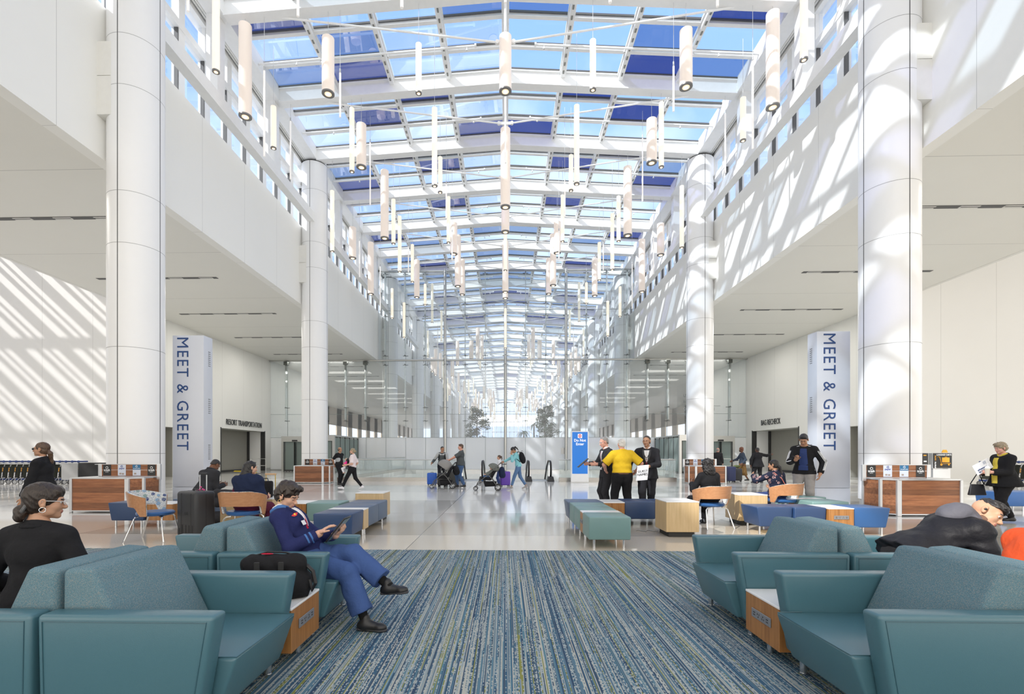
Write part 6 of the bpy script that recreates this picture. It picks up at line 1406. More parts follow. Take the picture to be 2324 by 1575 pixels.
# (10) hooded jacket, (11) grey tee
n = person('standing person in two-tone grey jacket with backpack straps behind the first stroller', (-2.70, 20.6, 0), (.05, -1), 1.74, head=(.55, .05, 0), build=1.1, tone='tan', hair='buzz', hcol='black', wr={1: (.42, .22, 1.0), -1: (-.22, .35, 1.0)}, vox=.015, hvox=.0085, top=J('jacket_lower', C_grey, .016, .97, -.02), legs=(C_suit2,), shoes=(C_shoe,))
q = n; vpart(n, 'jacket_yoke', C_greyl, [([('e', p[1], p[2]+.022, p[3]) if p[0] == 'e' else ('c', p[1], p[2], p[3]+.02, p[4]+.02) for p in [ell(q['P']+q['T']*.36, V3(.162, .103, .13), q['R3']), cap(q['sh'][-1]+q['Xa']*.05, q['sh'][1]-q['Xa']*.05, .062), cap(q['sh'][1], q['A'][1][0], .054, .045), cap(q['sh'][-1], q['A'][-1][0], .054, .045), cap(q['nb']-q['Fw']*.04, q['nb']+q['T']*.02-q['Fw']*.03, .06)]], [(q['P']+q['T']*.22, -q['T'])])], .013, .03)
for sx in (-1, 1): m = MB(); m.tube([tuple(q['nb']+q['Xa']*sx*.11+q['T']*.0), tuple(q['P']+q['T']*.38+q['Xa']*sx*.125+q['Fw']*.13), tuple(q['P']+q['T']*.2+q['Xa']*sx*.15+q['Fw']*.11)], .022, 8); mb_part(n, 'backpack_strap', m, C_black)
n = person('walking person in charcoal t-shirt and blue jeans pushing the first stroller', (-1.84, 19.85, 0), (-1, -.12), 1.83, lean=(0, -.05, 1), head=(0, .02, 0), build=1.3, tone='pink', hair='short', hcol='brown', wr={1: (.16, .50, 1.03), -1: (-.16, .52, 1.05)}, el={1: (.5, -.2, -1), -1: (-.5, -.2, -1)}, an={1: (.1, .12, .085), -1: (-.1, -.14, .10)}, vox=.015, hvox=.0085, top=J('tee', C_grey, .024, .48, -.06), legs=(C_jean,), shoes=(C_shoe, C_solew))
# (12) teal pullover
n = person('walking person in aqua pullover and jeans reaching for the second stroller', (.46, 18.98, 0), (-1, -.05), 1.74, lean=(0, .22, 1), head=(0, .75, 0), fem=True, build=.95, tone='tan', hair='pony', hcol='black', wr={1: (.12, .60, 1.03), -1: (-.10, .22, 1.36)}, el={1: (.3, -.2, -1), -1: (-.3, .2, -1)}, an={1: (.08, -.36, .13), -1: (-.08, .24, .085)}, toe={1: (0, 1, -.3), -1: (0, 1, 0)}, pel=(0, -.05, .93), vox=.014, hvox=.0085, top=J('pullover', C_aqua, .014, .97, -.05), legs=(C_jean2, .008, .88), shoes=(C_shoeg, C_solew))
q = n; bk = empty('backpack', W2(n, q['P']+q['T']*.27-q['Fw']*.19), n['root'].rotation_euler.z, 'black backpack worn by the person in the aqua pullover', 'backpack')
v, Q = sdf_mesh([([ell((0, -.02, 0), (.15, .115, .24), rotx(.22)), ell((0, -.08, -.08), (.12, .08, .13), rotx(.2))], [])], .012, .04); np_obj('bag', v, Q, C_black, bk)
m = MB(); m.tube([(0, -.05, .24), (0, -.02, .28), (0, .02, .26)], .008, 6); [m.tube([(sx*.1, .03, .2), (sx*.11, .14, .24), (sx*.10, .24, .14), (sx*.13, .2, -.05), (sx*.12, .06, -.16)], .014, 6) for sx in (-1, 1)]; m.obj('strap', C_black, bk, smooth=True)
# (13) girl
n = person('child with brown ponytail in white patterned top behind the second stroller', (-.24, 20.1, 0), (-1, .1), 1.36, fem=False, build=.85, tone='light', hair='pony', hcol='brown', wr={1: (.2, .25, 1.05), -1: (-.2, .2, 1.0)}, vox=.013, hvox=.0085, top=J('white_top', C_white, .02, .95, -.05), legs=(C_tee,), shoes=(C_shoew,))
# (14)(15)(16) the group of three
n = person('person with grey hair, glasses and dark suit partly hidden behind the yellow polo', (2.38, 11.35, 0), (-1, -.25), 1.84, head=(0, .30, 0), build=1.1, tone='pink', hair='receding', hcol='grey', wr={1: (.22, .36, 1.10), -1: (-.20, .34, 1.10)}, el={1: (.5, -.8, -.5), -1: (-.5, -.8, -.5)}, vox=.012, hvox=.0062, coat=J('suit_jacket', C_suit, .018, .96, -.12, noise=(.003, 18)), legs=(C_suit, .014), shoes=(C_shoe,), lean=(0, .06, 1))
collar(n, C_white, .062, .013, .6); front_strip(n, 'shirt_front', C_white, 0, .045, 0, .03, .46, .05, .014); front_strip(n, 'tie', C_tie, 0, .018, 0, .02, .45, .18, .02); glasses(n, M_hub); lapels(n, mat('suit_lapel', (.045, .045, .05), .8), .055, .02, .48, .10)
hw = W2(n, n['A'][1][1]); cb_ = empty('clipboard', (hw.x-.13, hw.y-.02, hw.z+.02), 0, 'black clipboard held left of the person with grey hair', 'clipboard'); Mt = frame((0, 0, 0), (.72, 0, .62), (0, 1, 0)); m = MB(); m.rbox((-.16, -.11, -.008), (.16, .11, .006), .004, 1, Mt); m.obj('board', C_shoe, cb_); m = MB(); m.box((-.145, -.1, -.0095), (.14, .1, -.0085), Mt); m.obj('paper', C_white, cb_)
n = person('standing person seen from behind in yellow polo shirt, brown belt and black trousers', (2.58, 10.75, 0), (-.06, 1), 1.76, head=(.05, .10, 0), build=1.27, shoulder=1.02, tone='pink', hair='short', hcol='white', wr={1: (.36, .16, 1.00), -1: (-.30, .26, 1.02)}, el={1: (1, -.6, -.4), -1: (-1, -.6, -.4)}, an={1: (.17, 0, .085), -1: (-.17, 0, .085)}, vox=.0115, hvox=.0062, top=J('polo_shirt', C_yellow, .036, .46, .035, noise=(.003, 15)), legs=(C_black, .020, .97, .02, (.003, 20), .03), shoes=(C_shoe,))
collar(n, C_yellow, .066, .014, .4); S = n['S']
v, Q = sdf_mesh([([ell(n['P']+n['T']*.02*S, V3(.150*1.27+.028, .105*1.27+.028, .16), n['R3'])], [(n['P']+n['T']*.045*S, n['T']), (n['P']+n['T']*.005*S, -n['T'])])], .009, .0); np_obj('belt', v, Q, mat('brown_leather', (.10, .045, .02), .5), n['root'])
for q_ in (-1, 1):
    a0 = n['sh'][q_]; d = unit(n['A'][q_][0]-a0); c = a0+(n['A'][q_][0]-a0)*.92; m = MB(); m.cyl(tuple(c-d*.006), tuple(c+d*.006), .088, .088, n=24, cap=False); mb_part(n, 'sleeve_trim', m, C_black)
n = person('walking person in dark suit and maroon tie holding a printed paper', (3.20, 11.0, 0), (-.38, -1), 1.84, head=(-.25, .08, 0), build=1.18, tone='tan', hair='receding', hcol='dkbrown', wr={1: (.36, .12, .90), -1: (-.06, .32, 1.06)}, el={1: (1, -.6, -.2), -1: (-1, -.7, -.4)}, an={1: (.06, .16, .10), -1: (-.06, -.18, .12)}, vox=.0115, hvox=.0058, hdir={-1: (.6, .6, -.1)}, hn={-1: (0, .4, .9)}, coat=J('suit_jacket', C_suit2, .022, .97, -.14, noise=(.004, 16)), legs=(C_suit2, .016), shoes=(C_shoe,))
collar(n, C_white, .064, .013, .6); front_strip(n, 'shirt_front', C_white, 0, .055, 0, .012, .47, .20, .020, b=1.15); front_strip(n, 'tie', C_tie, 0, .016, 0, .020, .46, .17, .034, b=1.15); lanyard(n, C_black, False, .22, 1.25); lapels(n, mat('suit_lapel', (.045, .045, .05), .8), .062, .012, .48, .19, .036)
hw = W2(n, n['A'][-1][1]); pc = empty('paper_sheet', (hw.x-.17, hw.y-.10, hw.z-.13), 0, 'printed paper with large black characters held by the suited person', 'paper')
m = MB(); Mt = frame((0, 0, 0), (.96, -.15, .1), (.12, .1, .98))
for i in range(6): a0 = -.17+.055*i; zc = lambda a: .03*math.cos(a*8); m.add([(-.12, a0, zc(a0)), (.12, a0, zc(a0)), (.12, a0+.055, zc(a0+.055)), (-.12, a0+.055, zc(a0+.055)), (-.12, a0, zc(a0)-.002), (.12, a0, zc(a0)-.002), (.12, a0+.055, zc(a0+.055)-.002), (-.12, a0+.055, zc(a0+.055)-.002)], [(0, 1, 2, 3), (7, 6, 5, 4)], Mt)
m.obj('sheet', C_white, pc, smooth=True)
text_obj('lettering', 'GUEST\nNAMES', .07, C_black, pc, Mt @ Matrix.Translation((0, -.01, .036)), .001)
# (17) curls, (21) floral
n = person('seated person with long black curls and black top, seen from behind at the right', (3.90, 9.36, 0), (-.10, 1), 1.68, pel=(0, .02, .56), lean=(0, .02, 1), head=(.25, .15, 0), fem=True, build=1.12, tone='brown', hair='curls_long', hcol='black', **SIT, wr={1: (.16, .30, .72), -1: (-.20, .32, .85)}, vox=.012, hvox=.0065, coat=J('black_top', C_black, .022, .97, -.04, noise=(.004, 18)), legs=(C_black,), shoes=(C_shoe,))
n = person('seated person in navy floral blouse with low black ponytail, seen from behind', (5.66, 10.2, 0), (-.25, 1), 1.66, pel=(0, .02, .56), lean=(0, .10, 1), head=(.55, .10, 0), fem=True, build=1.1, tone='tan', hair='lowpony', hcol='black', **SIT, wr={1: (.16, .30, .72), -1: (-.26, .42, .98)}, vox=.012, hvox=.0065, coat=J('floral_blouse', C_floral, .022, .97, -.04, noise=(.004, 18)), legs=(C_tee,), shoes=(C_shoe,))
q = n; m = MB(); m.tube([tuple(q['nb']-q['Xa']*.10-q['Fw']*.07-q['T']*.02), tuple(q['P']+q['T']*.34-q['Fw']*.128+q['Xa']*.03), tuple(q['P']+q['T']*.14-q['Fw']*.12+q['Xa']*.15)], .007, 6); mb_part(n, 'bag_strap', m, mat('pink_strap', (.55, .16, .12), .6))
# (18)(19)(20) far right
n = person('bald person in dark suit seen from behind over the far right counter', (11.5, 26.5, 0), (.55, 1), 1.74, head=(-.5, .1, 0), build=1.15, tone='pink', hair='rim', hcol='grey', vox=.016, hvox=.009, coat=J('suit_jacket', C_suit, .018, .97, -.12), legs=(C_suit,), shoes=(C_shoe,))
n = person('walking person with auburn hair, denim jacket and long patterned skirt', (11.9, 24.6, 0), (-1, .1), 1.74, fem=True, build=1.1, head=(0, .15, 0), tone='brown', hair='updo', hcol='auburn', wr={1: (.22, .40, 1.02), -1: (-.25, .1, .9)}, an={1: (.08, .2, .10), -1: (-.08, -.24, .12)}, vox=.016, hvox=.009, coat=J('denim_jacket', cloth('dark_denim', (.045, .06, .085)), .018, .96, -.04), shoes=(C_shoe,))
q = n; vpart(n, 'skirt', C_skirt, [([cap(q['P']+V3(0, 0, .05), q['P']+V3(0, 0, -.62), .135, .24)], [(q['P']+V3(0, 0, -.62), V3(0, 0, -1))])], .016, .03, (.008, 18, (1, 1, .15))); vpart(n, 'face_mask', C_black, [([xf(ell(V3(0, .075, -.055)*q['s'], V3(.045, .038, .042)*q['s']), q['RH'], q['HC'])], [])], .008)
n = person('standing person in black coat seen from behind, pointing to the right', (11.95, 23.2, 0), (-.05, 1), 1.72, head=(.35, .05, 0), build=1.28, tone='dark', hair='buzz', hcol='black', wr={1: (.72, .15, 1.36), -1: (-.34, .0, .86)}, el={1: (0, -.3, -1), -1: (-1, -.5, 0)}, hdir={1: (1, .1, .05)}, an={1: (.20, 0, .085), -1: (-.20, 0, .085)}, vox=.015, hvox=.009, coat=J('coat', C_black, .026, .97, -.16, flare=.03), legs=(C_black, .016), shoes=(C_shoe,))
# (22) track jacket
n = person('standing person in black track jacket with three white stripes, looking at a phone', (6.66, 10.95, 0), (-.62, -.80), 1.90, head=(.0, .55, 0), build=1.05, tone='tan', hair='short', hcol='black', wr={1: (.10, .38, 1.16), -1: (-.28, .06, .88)}, el={1: (.6, -.6, -.6), -1: (-.8, -.7, 0)}, hdir={1: (-.25, .8, .3)}, hn={1: (-.1, .2, -1), ('s', 1): 1}, curl=(.35, .6), vox=.011, hvox=.0058, hand_vox=.005, top=J('blue_tee', C_tee, .010, .4, -.06), coat=J('track_jacket', C_black, .024, .97, -.06, noise=(.004, 17)), legs=(C_chino, .018), shoes=(C_shoe,))
front_strip(n, 'tee_front', C_tee, 0, .055, 0, .085, .47, .02, .010)
for q_ in (-1, 1):
    for th_ in (.25, .60, .95):
        a, b, w_ = n['sh'][q_], n['A'][q_][0], n['A'][q_][1]; o_ = n['Xa']*q_*math.cos(th_)+n['Fw']*math.sin(th_)
        m = MB(); m.tube([tuple(n['nb']+n['Xa']*q_*.08+n['Fw']*.09*math.sin(th_)+n['T']*.0), tuple(a+n['T']*.066*(1-.25*th_)+o_*.035), tuple(a*.75+b*.25+o_*.082), tuple(a*.3+b*.7+o_*.078), tuple(b+o_*.074), tuple(b*.3+w_*.7+o_*.066)], .0065, 6); mb_part(n, 'white_stripe', m, C_white)
bd2 = cloth('short_beard', (.02, .015, .012), .7, .2, 200); s = n['s']
vpart(n, 'beard', bd2, [([xf(p, n['RH'], n['HC']) for p in [ell(V3(0, .051, -.084)*s, V3(.036, .036, .0275)*s), ell(V3(.0455, .02, -.068)*s, V3(.0145, .03, .021)*s), ell(V3(-.0455, .02, -.068)*s, V3(.0145, .03, .021)*s)]], [])], .006, .02)
hw = W2(n, n['A'][1][1]+unit(V3(-.25, .8, .3))*.09); ph = empty('smartphone', (hw.x, hw.y, hw.z+.03), 0, 'black phone in the hand of the person in the track jacket', 'phone'); m = MB(); m.rbox((-.08, -.038, -.005), (.08, .038, .005), .004, 2, frame((0, 0, 0), (.93, .2, -.25), (-.2, .97, .1))); m.obj('case', C_shoe, ph)
# (23) yellow collar
n = person('walking person in black jacket over yellow shirt holding a sign card', (10.05, 10.0, 0), (-1, .06), 1.66, lean=(0, .05, 1), head=(0, .22, 0), fem=True, build=1.28, tone='pink', hair='curls_short', hcol='ash', wr={1: (.10, .36, 1.06), -1: (-.12, .34, 1.08)}, an={1: (.08, -.22, .11), -1: (-.08, .22, .085)}, vox=.012, hvox=.006, hand_vox=.0052, top=J('yellow_shirt', cloth('lemon_shirt', (.70, .55, .08)), .012, .4, -.10), coat=J('jacket', C_black, .034, .97, -.15, flare=.04, noise=(.004, 15)), legs=(C_black, .012), shoes=(C_shoe,))
collar(n, cloth('lemon_shirt', (.7, .55, .08)), .072, .018, .8, 'collar', -.018); front_strip(n, 'shirt_front', cloth('lemon_shirt', (.7, .55, .08)), 0, .05, 0, .06, .46, -.08, .030, b=1.28)
hw = W2(n, n['A'][1][1]+n['Fw']*.07); cd = empty('sign_card', (hw.x-.0, hw.y-.10, hw.z+.13), 0, 'white card with dark blue words held by the person with the yellow collar', 'card'); Mt = frame((0, 0, 0), (.86, -.05, .50), (-.50, .0, .86)); m = MB(); m.box((-.17, -.11, -.002), (.17, .11, .002), Mt); m.obj('board', C_white, cd)
text_obj('lettering', 'disneyland', .05, M_sblue, cd, Mt @ Matrix.Translation((-.03, -.03, .0025)), .001) if False else text_obj('lettering', 'adventures\nby transfer', .045, M_sblue, cd, Mt @ Matrix.Translation((-.02, -.045, .0025)), .001, bold=.002)
m = MB(); [m.tube([(.04+.02*i, .03, .003), (.045+.02*i, .07, .003), (.05+.02*i, .09, .003)], .003, 5) for i in range(3)]; mm_ = MB(); mm_.v = [tuple(Mt @ Vector(p)) for p in m.v]; mm_.f = m.f; mm_.mi = m.mi; mm_.obj('small_print', M_sblue, cd)
hw2 = W2(n, n['A'][-1][1]+n['Fw']*.09); cu = empty('drink_cup', (hw2.x, hw2.y, hw2.z+.02), 0, 'clear plastic cup with straw in front of the person with the yellow collar', 'cup'); m = MB(); m.lathe([(.032, -.09), (.042, .06)], n=20); m.obj('cup', mat('milky_drink', (.6, .55, .45), .3), cu, smooth=40); m = MB(); m.lathe([(.043, .06), (.040, .075), (.028, .10), (.012, .112)], n=20); m.obj('lid', C_white, cu, smooth=40); m = MB(); m.cyl((0, 0, .1), (.012, 0, .17), .004, n=8); m.obj('straw', C_white, cu)
P_ = n['P']; hb = W2(n, P_+V3(.27, .28, -.10)); bg_ = empty('shoulder_bag', (hb.x, hb.y, hb.z), n['root'].rotation_euler.z, 'black shoulder bag hanging from the forearm of the person with the yellow collar', 'bag')
m = MB(); m.hull8([(-.035, -.17, -.25), (.035, -.17, -.25), (.035, .17, -.25), (-.035, .17, -.25), (-.015, -.13, -.02), (.015, -.13, -.02), (.015, .13, -.02), (-.015, .13, -.02)], .02, 3); m.obj('pouch', mat('bag_leather', (.014, .014, .018), .5), bg_, smooth=40)
m = MB(); m.tube([(0, .13, -.02), (-.05, .09, .12), (-.10, .05, .25), (-.06, -.02, .12), (0, -.13, -.02)], .009, 6); m.obj('strap', C_black, bg_, smooth=True)
m = MB(); m.box((.05, -.17, -.2), (.056, -.11, -.11)); m.obj('pink_tag', mat('tag_pink', (.7, .3, .32), .6), bg_)
# ================= luggage and strollers =================
def suitcase(loc, rz, w_, d_, h, m_, label, handle=.28, ribs=0, wheels=True, hm=None):
    r_ = empty('suitcase', loc, rz, label, 'suitcase', 'rolling suitcases'); a, b = w_/2, d_/2
    m = MB(); m.rbox((-a, -b, .06), (a, b, h), min(.05, b*.5), 4)
    m.obj('shell', m_, r_, smooth=40)
    k = MB(); k.box((-a-.002, -.006, .1), (a+.002, .006, h-.04)); k.box((-a+.04, -.006, .055), (a-.04, .006, h+.002)); k.obj('zip_seam', M_black, r_)
    if ribs:
        k = MB()
        for i in range(ribs): x = -a+.06+(w_-.12)*i/(ribs-1); k.rbox((x-.008, -b-.005, .12), (x+.008, -b+.01, h-.06), .004, 1)
        k.obj('rib', m_, r_)
    if handle:
        k = MB(); k.cyl((-.085, b-.05, h-.02), (-.085, b-.05, h+handle), .009, n=8); k.cyl((.085, b-.05, h-.02), (.085, b-.05, h+handle), .009, n=8); hd_ = k.obj('pull_tube', M_hub, r_, smooth=True)
        k = MB(); k.rbox((-.105, b-.066, h+handle-.012), (.105, b-.034, h+handle+.02), .01, 2); k.obj('grip', hm or M_black, r_)
    k = MB(); k.tube([(-.06, 0, h), (-.05, 0, h+.025), (.05, 0, h+.025), (.06, 0, h)], .009, 6); k.obj('carry_handle', M_black, r_, smooth=True)
    for sx in (-1, 1):
        for sy in (-1, 1): k = MB(); k.cyl((sx*(a-.05)-.012, sy*(b-.045), .028), (sx*(a-.05)+.012, sy*(b-.045), .028), .028, n=14); k.box((sx*(a-.05)-.017, sy*(b-.045)-.016, .03), (sx*(a-.05)+.017, sy*(b-.045)+.016, .075)); k.obj('wheel', M_black, r_)
    return r_
M_case = mat('matt_black_shell', (.028, .028, .03), .45, bump=.1, bscale=300)
c_ = suitcase((-5.03, 7.74, 0), math.radians(-24), .50, .34, .79, M_case, 'large black hard-shell suitcase with raised pull handle between the two tub chairs', .27, 0)
m = MB()
for i in range(5): x = -.17+.085*i; m.rbox((x-.004, -.176, .10), (x+.004, -.168, .26 if i else .2), .002, 1)
for x in (-.115, .13): m.rbox((x-.006, -.174, .08), (x+.006, -.166, .76), .003, 1)
m.rbox((-.03, -.176, .42), (.05, -.168, .47), .003, 1); m.obj('moulded_line', mat('shell_line', (.012, .012, .013), .5), c_)
m = MB(); [m.ell((x_, y_, .80+z_), (.018, .018, .015), 8) for x_, y_, z_ in ((-.06, .1, .0), (.0, .11, .01), (.05, .1, 0), (-.1, .09, .0), (-.02, .09, .045))]; m.obj('pompom_tag', mat('pompom_colours', (.6, .08, .25), .8, var=.5, vscale=40), c_, smooth=True)
m = MB(); m.box((-.27, -.05, .40), (-.262, .02, .47)); m.obj('white_tag', C_white, c_)
suitcase((-3.18, 20.9, 0), .1, .42, .26, .56, mat('royal_blue_case', (.02, .12, .55), .4), 'bright blue suitcase standing behind the first stroller', 0, 4)
suitcase((-2.62, 20.2, 0), 0, .44, .28, .58, M_case, 'black suitcase standing behind the rear wheel of the first stroller', .2)
suitcase((-2.22, 20.45, 0), .05, .36, .26, .66, mat('ribbed_grey_case', (.12, .12, .11), .4, .3), 'ribbed dark grey suitcase behind the person in jeans', .2, 7)
suitcase((-.02, 20.4, 0), .3, .42, .28, .64, mat('purple_case', (.13, .05, .40), .4), 'purple suitcase tilted behind the second stroller', .3)
suitcase((10.95, 23.75, 0), .1, .38, .26, .76, mat('navy_case', (.02, .03, .10), .5), 'dark navy suitcase beside the far right counter', 0)
c_ = suitcase((11.38, 24.05, 0), -.2, .42, .28, .66, M_case, 'black suitcase with tall handle pulled by the person in the long skirt', .38)
m = MB(); m.ell((0, 0, .74), (.18, .1, .07), 16); m.obj('neck_pillow', mat('olive_cloth', (.08, .10, .03), .8), None, smooth=True, label='olive green neck pillow lying on the black suitcase at far right', cat='pillow', loc=(11.36, 24.03, .02))
# duffel bag on the left side table
db = empty('duffel_bag', (-1.62, 3.36, .385+CFZ), math.radians(4), 'black canvas duffel bag with red lining showing, on the left side table', 'bag')
v, Q = sdf_mesh([([cap((-.16, -.03, .10), (.16, -.03, .10), .085), cap((-.16, .03, .10), (.16, .03, .10), .085), cap((-.16, 0, .22), (.15, 0, .23), .075), cap((-.17, -.02, .045), (.17, -.02, .045), .06), cap((-.17, .02, .045), (.17, .02, .045), .06)], [(V3(0, 0, .002), V3(0, 0, -1))])], .008, .04, .008, (), (.006, 20)); np_obj('bag_body', v, Q, C_black, db)
m = MB(); m.tube([(-.20, -.0, .27), (-.05, -.005, .315), (.08, -.005, .31), (.2, .0, .27)], .007, 6); m.obj('zip', C_shoe, db, smooth=True)
for x in (-.07, .09): m = MB(); m.rbox((x-.018, -.135, .06), (x+.018, -.122, .27), .003, 1); m.obj('webbing', mat('webbing_black', (.02, .02, .02), .7), db)
m = MB(); m.tube([(.22, 0, .22), (.27, -.02, .18), (.29, -.03, .10), (.27, -.03, .05), (.24, -.02, .12)], .014, 8); m.obj('strap', C_shoe, db, smooth=True); m = MB(); m.ell((-.05, -.01, .303), (.045, .012, .006), 10); m.obj('red_lining', C_red, db)
# briefcase and grey bag on the maple table
bc = empty('briefcase', (-4.36, 8.7, .60), 0, 'black laptop case standing on the maple table behind the tub chair', 'bag')
m = MB(); m.rbox((-.17, -.05, 0), (.12, .05, .30), .03, 3); m.obj('case', C_black, bc, smooth=40); m = MB(); m.tube([(-.08, 0, .30), (-.07, 0, .345), (.03, 0, .345), (.04, 0, .30)], .009, 6); m.obj('handle', C_shoe, bc, smooth=True)
m = MB(); m.rbox((-.13, -.062, .03), (.08, -.05, .20), .006, 1); m.obj('front_pocket', C_black, bc); m = MB(); m.box((-.02, -.065, .05), (-.012, -.062, .09)); m.obj('label_tab', C_white, bc)
hl = empty('trolley_handle', (-4.5, 9.16, 0), 0, 'small suitcase with gold and tan pull handle behind the laptop case', 'suitcase'); m = MB(); m.rbox((-.2, -.12, .05), (.2, .12, .55), .03, 2); m.obj('shell', M_case, hl); m = MB(); m.cyl((-.09, 0, .5), (-.09, 0, 1.0), .008, n=8); m.cyl((.09, 0, .5), (.09, 0, 1.0), .008, n=8); m.obj('pull_tube', mat('gold_tube', (.7, .5, .12), .3, 1), hl); m = MB(); m.rbox((-.11, -.015, .985), (.11, .015, 1.02), .01, 2); m.obj('grip', mat('tan_grip', (.5, .32, .18), .6), hl)
for sx in (-1, 1): m = MB(); m.cyl((sx*.15-.01, 0, .025), (sx*.15+.01, 0, .025), .025, n=12); m.box((sx*.15-.012, -.01, .02), (sx*.15+.012, .01, .06)); m.obj('wheel', M_black, hl)
gb = empty('travel_bag', (-5.62, 9.55, 0), 0, 'dark grey soft bag beside the bending suited person', 'bag'); v, Q = sdf_mesh([([cap((-.18, 0, .12), (.18, 0, .12), .12), cap((-.16, 0, .42), (.14, 0, .44), .10), cap((-.16, 0, .6), (.14, 0, .58), .09)], [(V3(0, 0, 0), V3(0, 0, -1))])], .014, .05, .01, (), (.005, 18)); np_obj('bag_body', v, Q, C_suit, gb)
def stroller(loc, rz, canopy, label):
    """pushed towards local +X"""
    r_ = empty('stroller', loc, rz, label, 'stroller'); G = mat('stroller_frame', (.14, .14, .14), .35, .7)
    for sy in (-.25, .25):
        m = MB(); m.tube([(.50, sy*.8, .12), (.42, sy*.9, .30), (.0, sy, .62), (-.32, sy, .92), (-.42, sy, 1.02)], .014, 8); m.obj('push_frame', G, r_, smooth=True)
        m = MB(); m.tube([(-.34, sy*1.1, .12), (-.12, sy, .45), (.02, sy, .60)], .014, 8); m.obj('rear_strut', G, r_, smooth=True)
        for x, y, R in ((.50, sy*.8, .085), (-.34, sy*1.12, .125 if canopy else .10)):
            m = MB(); m.tube([(x+R*.85*math.cos(a), y, R+R*.85*math.sin(a)) for a in [i*math.pi/10 for i in range(20)]], R*.15, 8, closed=True); w2 = m.obj('wheel', M_black, r_, smooth=True)
            m = MB(); m.cyl((x, y-.018, R), (x, y+.018, R), R*.22, n=12)
            for i in range(6): a = i*math.pi/3; m.cyl((x, y, R), (x+R*.78*math.cos(a), y, R+R*.78*math.sin(a)), .007, n=6)
            m.obj('spokes', M_hub, w2)
    m = MB(); m.tube([(-.42, -.25, 1.02), (-.46, -.2, 1.05), (-.46, .2, 1.05), (-.42, .25, 1.02)], .018, 8); m.obj('handlebar', M_black, r_, smooth=True)
    m = MB(); m.hull8([(-.08, -.19, .38), (.30, -.19, .42), (.30, .19, .42), (-.08, .19, .38), (-.10, -.19, .50), (.28, -.19, .52), (.28, .19, .52), (-.10, .19, .50)], .03, 3); m.hull8([(-.10, -.19, .40), (.0, -.19, .46), (.0, .19, .46), (-.10, .19, .40), (-.36, -.18, .88), (-.28, -.18, .92), (-.28, .18, .92), (-.36, .18, .88)], .03, 3); m.obj('seat', C_black, r_, smooth=40)
    m = MB(); m.hull8([(-.26, -.20, .17), (.14, -.20, .15), (.14, .20, .15), (-.26, .20, .17), (-.30, -.22, .34), (.20, -.22, .34), (.20, .22, .34), (-.30, .22, .34)], .03, 3); m.obj('basket', C_black, r_, smooth=40)
    m = MB(); m.tube([(.28, -.24, .30), (.40, -.2, .26), (.40, .2, .26), (.28, .24, .30)], .012, 6); m.box((.30, -.15, .20), (.44, .15, .22)); m.obj('footrest', G, r_)
    if canopy == 'big':
        pr = [ell((.0, 0, .88), (.30, .27, .28), roty(.35))]; cu = [(V3(.0, 0, .80), V3(.55, 0, -.8))]
    else: pr = [ell((-.18, 0, .86), (.22, .24, .17), roty(.3))]; cu = [(V3(-.1, 0, .83), V3(.6, 0, -.7))]
    v, Q = sdf_mesh([(pr, cu)], .012, .01, .008, [ell((.06, 0, .80), (.26, .235, .24), roty(.35))] if canopy == 'big' else ()); np_obj('canopy', v, Q, mat('canopy_grey', (.25, .24, .23), .75) if canopy == 'big' else C_camo, r_)
    return r_
stroller((-2.42, 19.25, 0), math.pi, 'big', 'black stroller with grey canopy pushed by the person in jeans')
stroller((-.62, 18.25, 0), math.pi, 'small', 'dark stroller with camouflage canopy carrying a toddler')
hb = empty('hanging_backpack', (-1.98, 19.3, .72), 0, 'black backpack hanging from the handlebar of the first stroller', 'backpack'); v, Q = sdf_mesh([([ell((0, 0, 0), (.13, .17, .20)), ell((.08, 0, -.06), (.08, .13, .12))], [])], .013, .03, .01, (), (.006, 22)); np_obj('bag', v, Q, C_black, hb); m = MB(); m.tube([(0, -.08, .15), (.03, -.06, .33), (.03, .06, .33), (0, .08, .15)], .012, 6); m.obj('strap', C_black, hb)
hb = empty('hanging_bag', (-.13, 18.3, .70), 0, 'dark striped bag hanging behind the second stroller', 'bag'); v, Q = sdf_mesh([([ell((0, 0, 0), (.12, .16, .20)), ell((.02, 0, -.12), (.12, .14, .12))], [])], .013, .03, .01, (), (.006, 30, (1, 1, .2))); np_obj('bag', v, Q, C_navyh, hb); m = MB(); m.tube([(-.0, -.08, .15), (0, -.06, .34), (0, .06, .34), (0, .08, .15)], .012, 6); m.obj('strap', C_black, hb)
person('toddler in camouflage top and jeans sitting in the second stroller', (-.58, 18.25, .0), (-1, -.1), .86, pel=(0, 0, 1.08), lean=(0, -.30, 1), tone='light', hair='short', hcol='blond', wr={1: (.30, .35, 1.25), -1: (-.28, .35, 1.25)}, an={1: (.18, .66, .72), -1: (-.18, .66, .72)}, kn={1: (.1, .4, 1), -1: (-.1, .4, 1)}, baby=True, vox=.010, hvox=.0085, top=J('camouflage_top', C_camo, .03, .97, .0), legs=(C_jean, .02), shoes=(C_shoeg,))
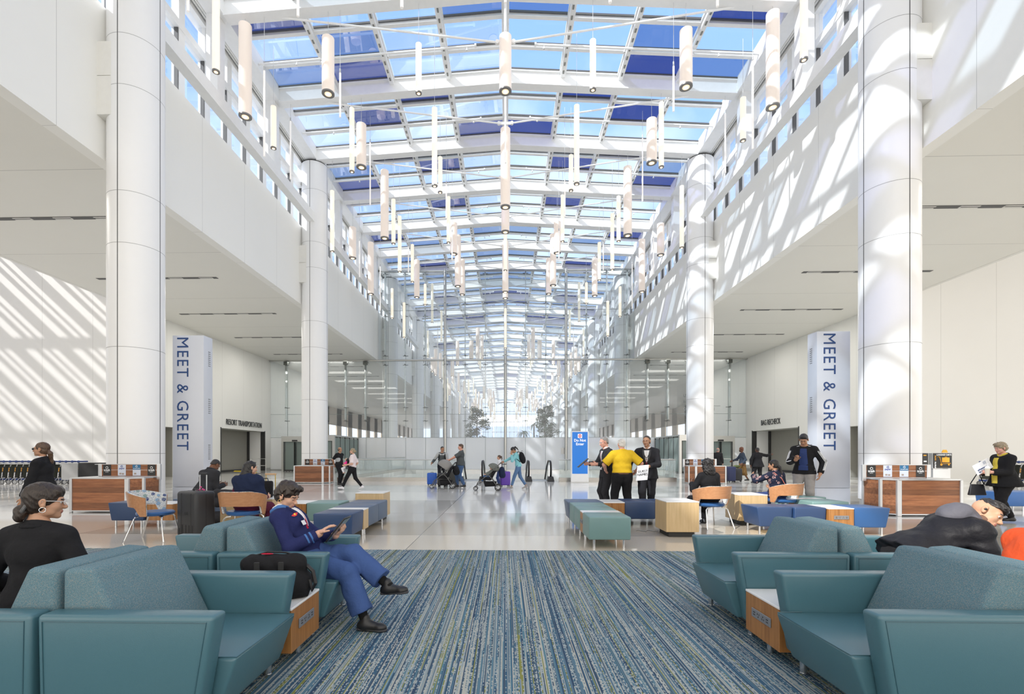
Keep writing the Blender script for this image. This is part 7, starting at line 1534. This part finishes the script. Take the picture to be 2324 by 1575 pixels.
# stanchions and a tipped cart by the doorways
for x, y, l in ((-17.2, 33.2, 'grey post standing in the left doorway beside yellow straps'), (17.1, 33.6, 'dark post in the right doorway, the nearer one'), (17.9, 34.8, 'dark post in the right doorway, the one further back')):
    s_ = empty('barrier_post', (x, y, 0), 0, l, 'post', 'barrier posts'); m = MB(); m.lathe([(.17, 0), (.17, .015), (.05, .04)], n=20); m.obj('base', M_dark, s_); m = MB(); m.cyl((0, 0, .03), (0, 0, 1.0), .035, n=14); m.lathe([(.045, 1.0), (.045, 1.06)], n=14); m.obj('pole', M_steel2, s_, smooth=40)
y_ = mat('yellow_strap', (.6, .45, .02), .6); m = MB(); rg = random.Random(2)
m.tube([(rg.uniform(-1.0, .6), rg.uniform(-.2, .2), .05+.15*abs(math.sin(i))) for i in range(14)], .03, 6); m.obj('barrier_tape', y_, None, label='yellow tape bundle lying on the floor at the left doorway', cat='tape', loc=(-18.0, 33.4, 0))
lc = empty('folded_cart', (10.0, 30.0, 0), 0, 'tall silver luggage cart parked left of the second right column', 'luggage cart'); m = MB()
for y in (0, .4): m.tube([(0, y, .08), (.05, y, .6), (.12, y, 1.05), (.28, y, 1.08)], .018, 6)
m.box((.05, 0, .6), (.09, .4, .63)); m.obj('frame', M_hub, lc, smooth=True); m = MB(); m.cyl((0, -.02, .08), (0, .02, .08), .08, n=14); m.cyl((0, .38, .08), (0, .42, .08), .08, n=14); m.obj('wheel', M_black, lc)
cb2 = MB(); rg = random.Random(9); cb2.tube([(-6.0+.12*i+rg.uniform(-.08, .08), 8.75+.16*math.sin(i*1.9), .012+.01*(i % 2)) for i in range(9)], .008, 6); cb2.obj('power_cable', C_shoe, None, smooth=True, label='tangled black power cable on the floor behind the patterned tub chair', cat='cable')
cb2 = MB(); cb2.tube([(2.35+.05*i, 8.75+.09*math.sin(i*1.7), .012) for i in range(9)], .007, 6); cb2.obj('power_cable', mat('grey_cable', (.3, .3, .3), .5), None, smooth=True, label='grey cable loop on the floor beside the maple cube at centre right', cat='cable')
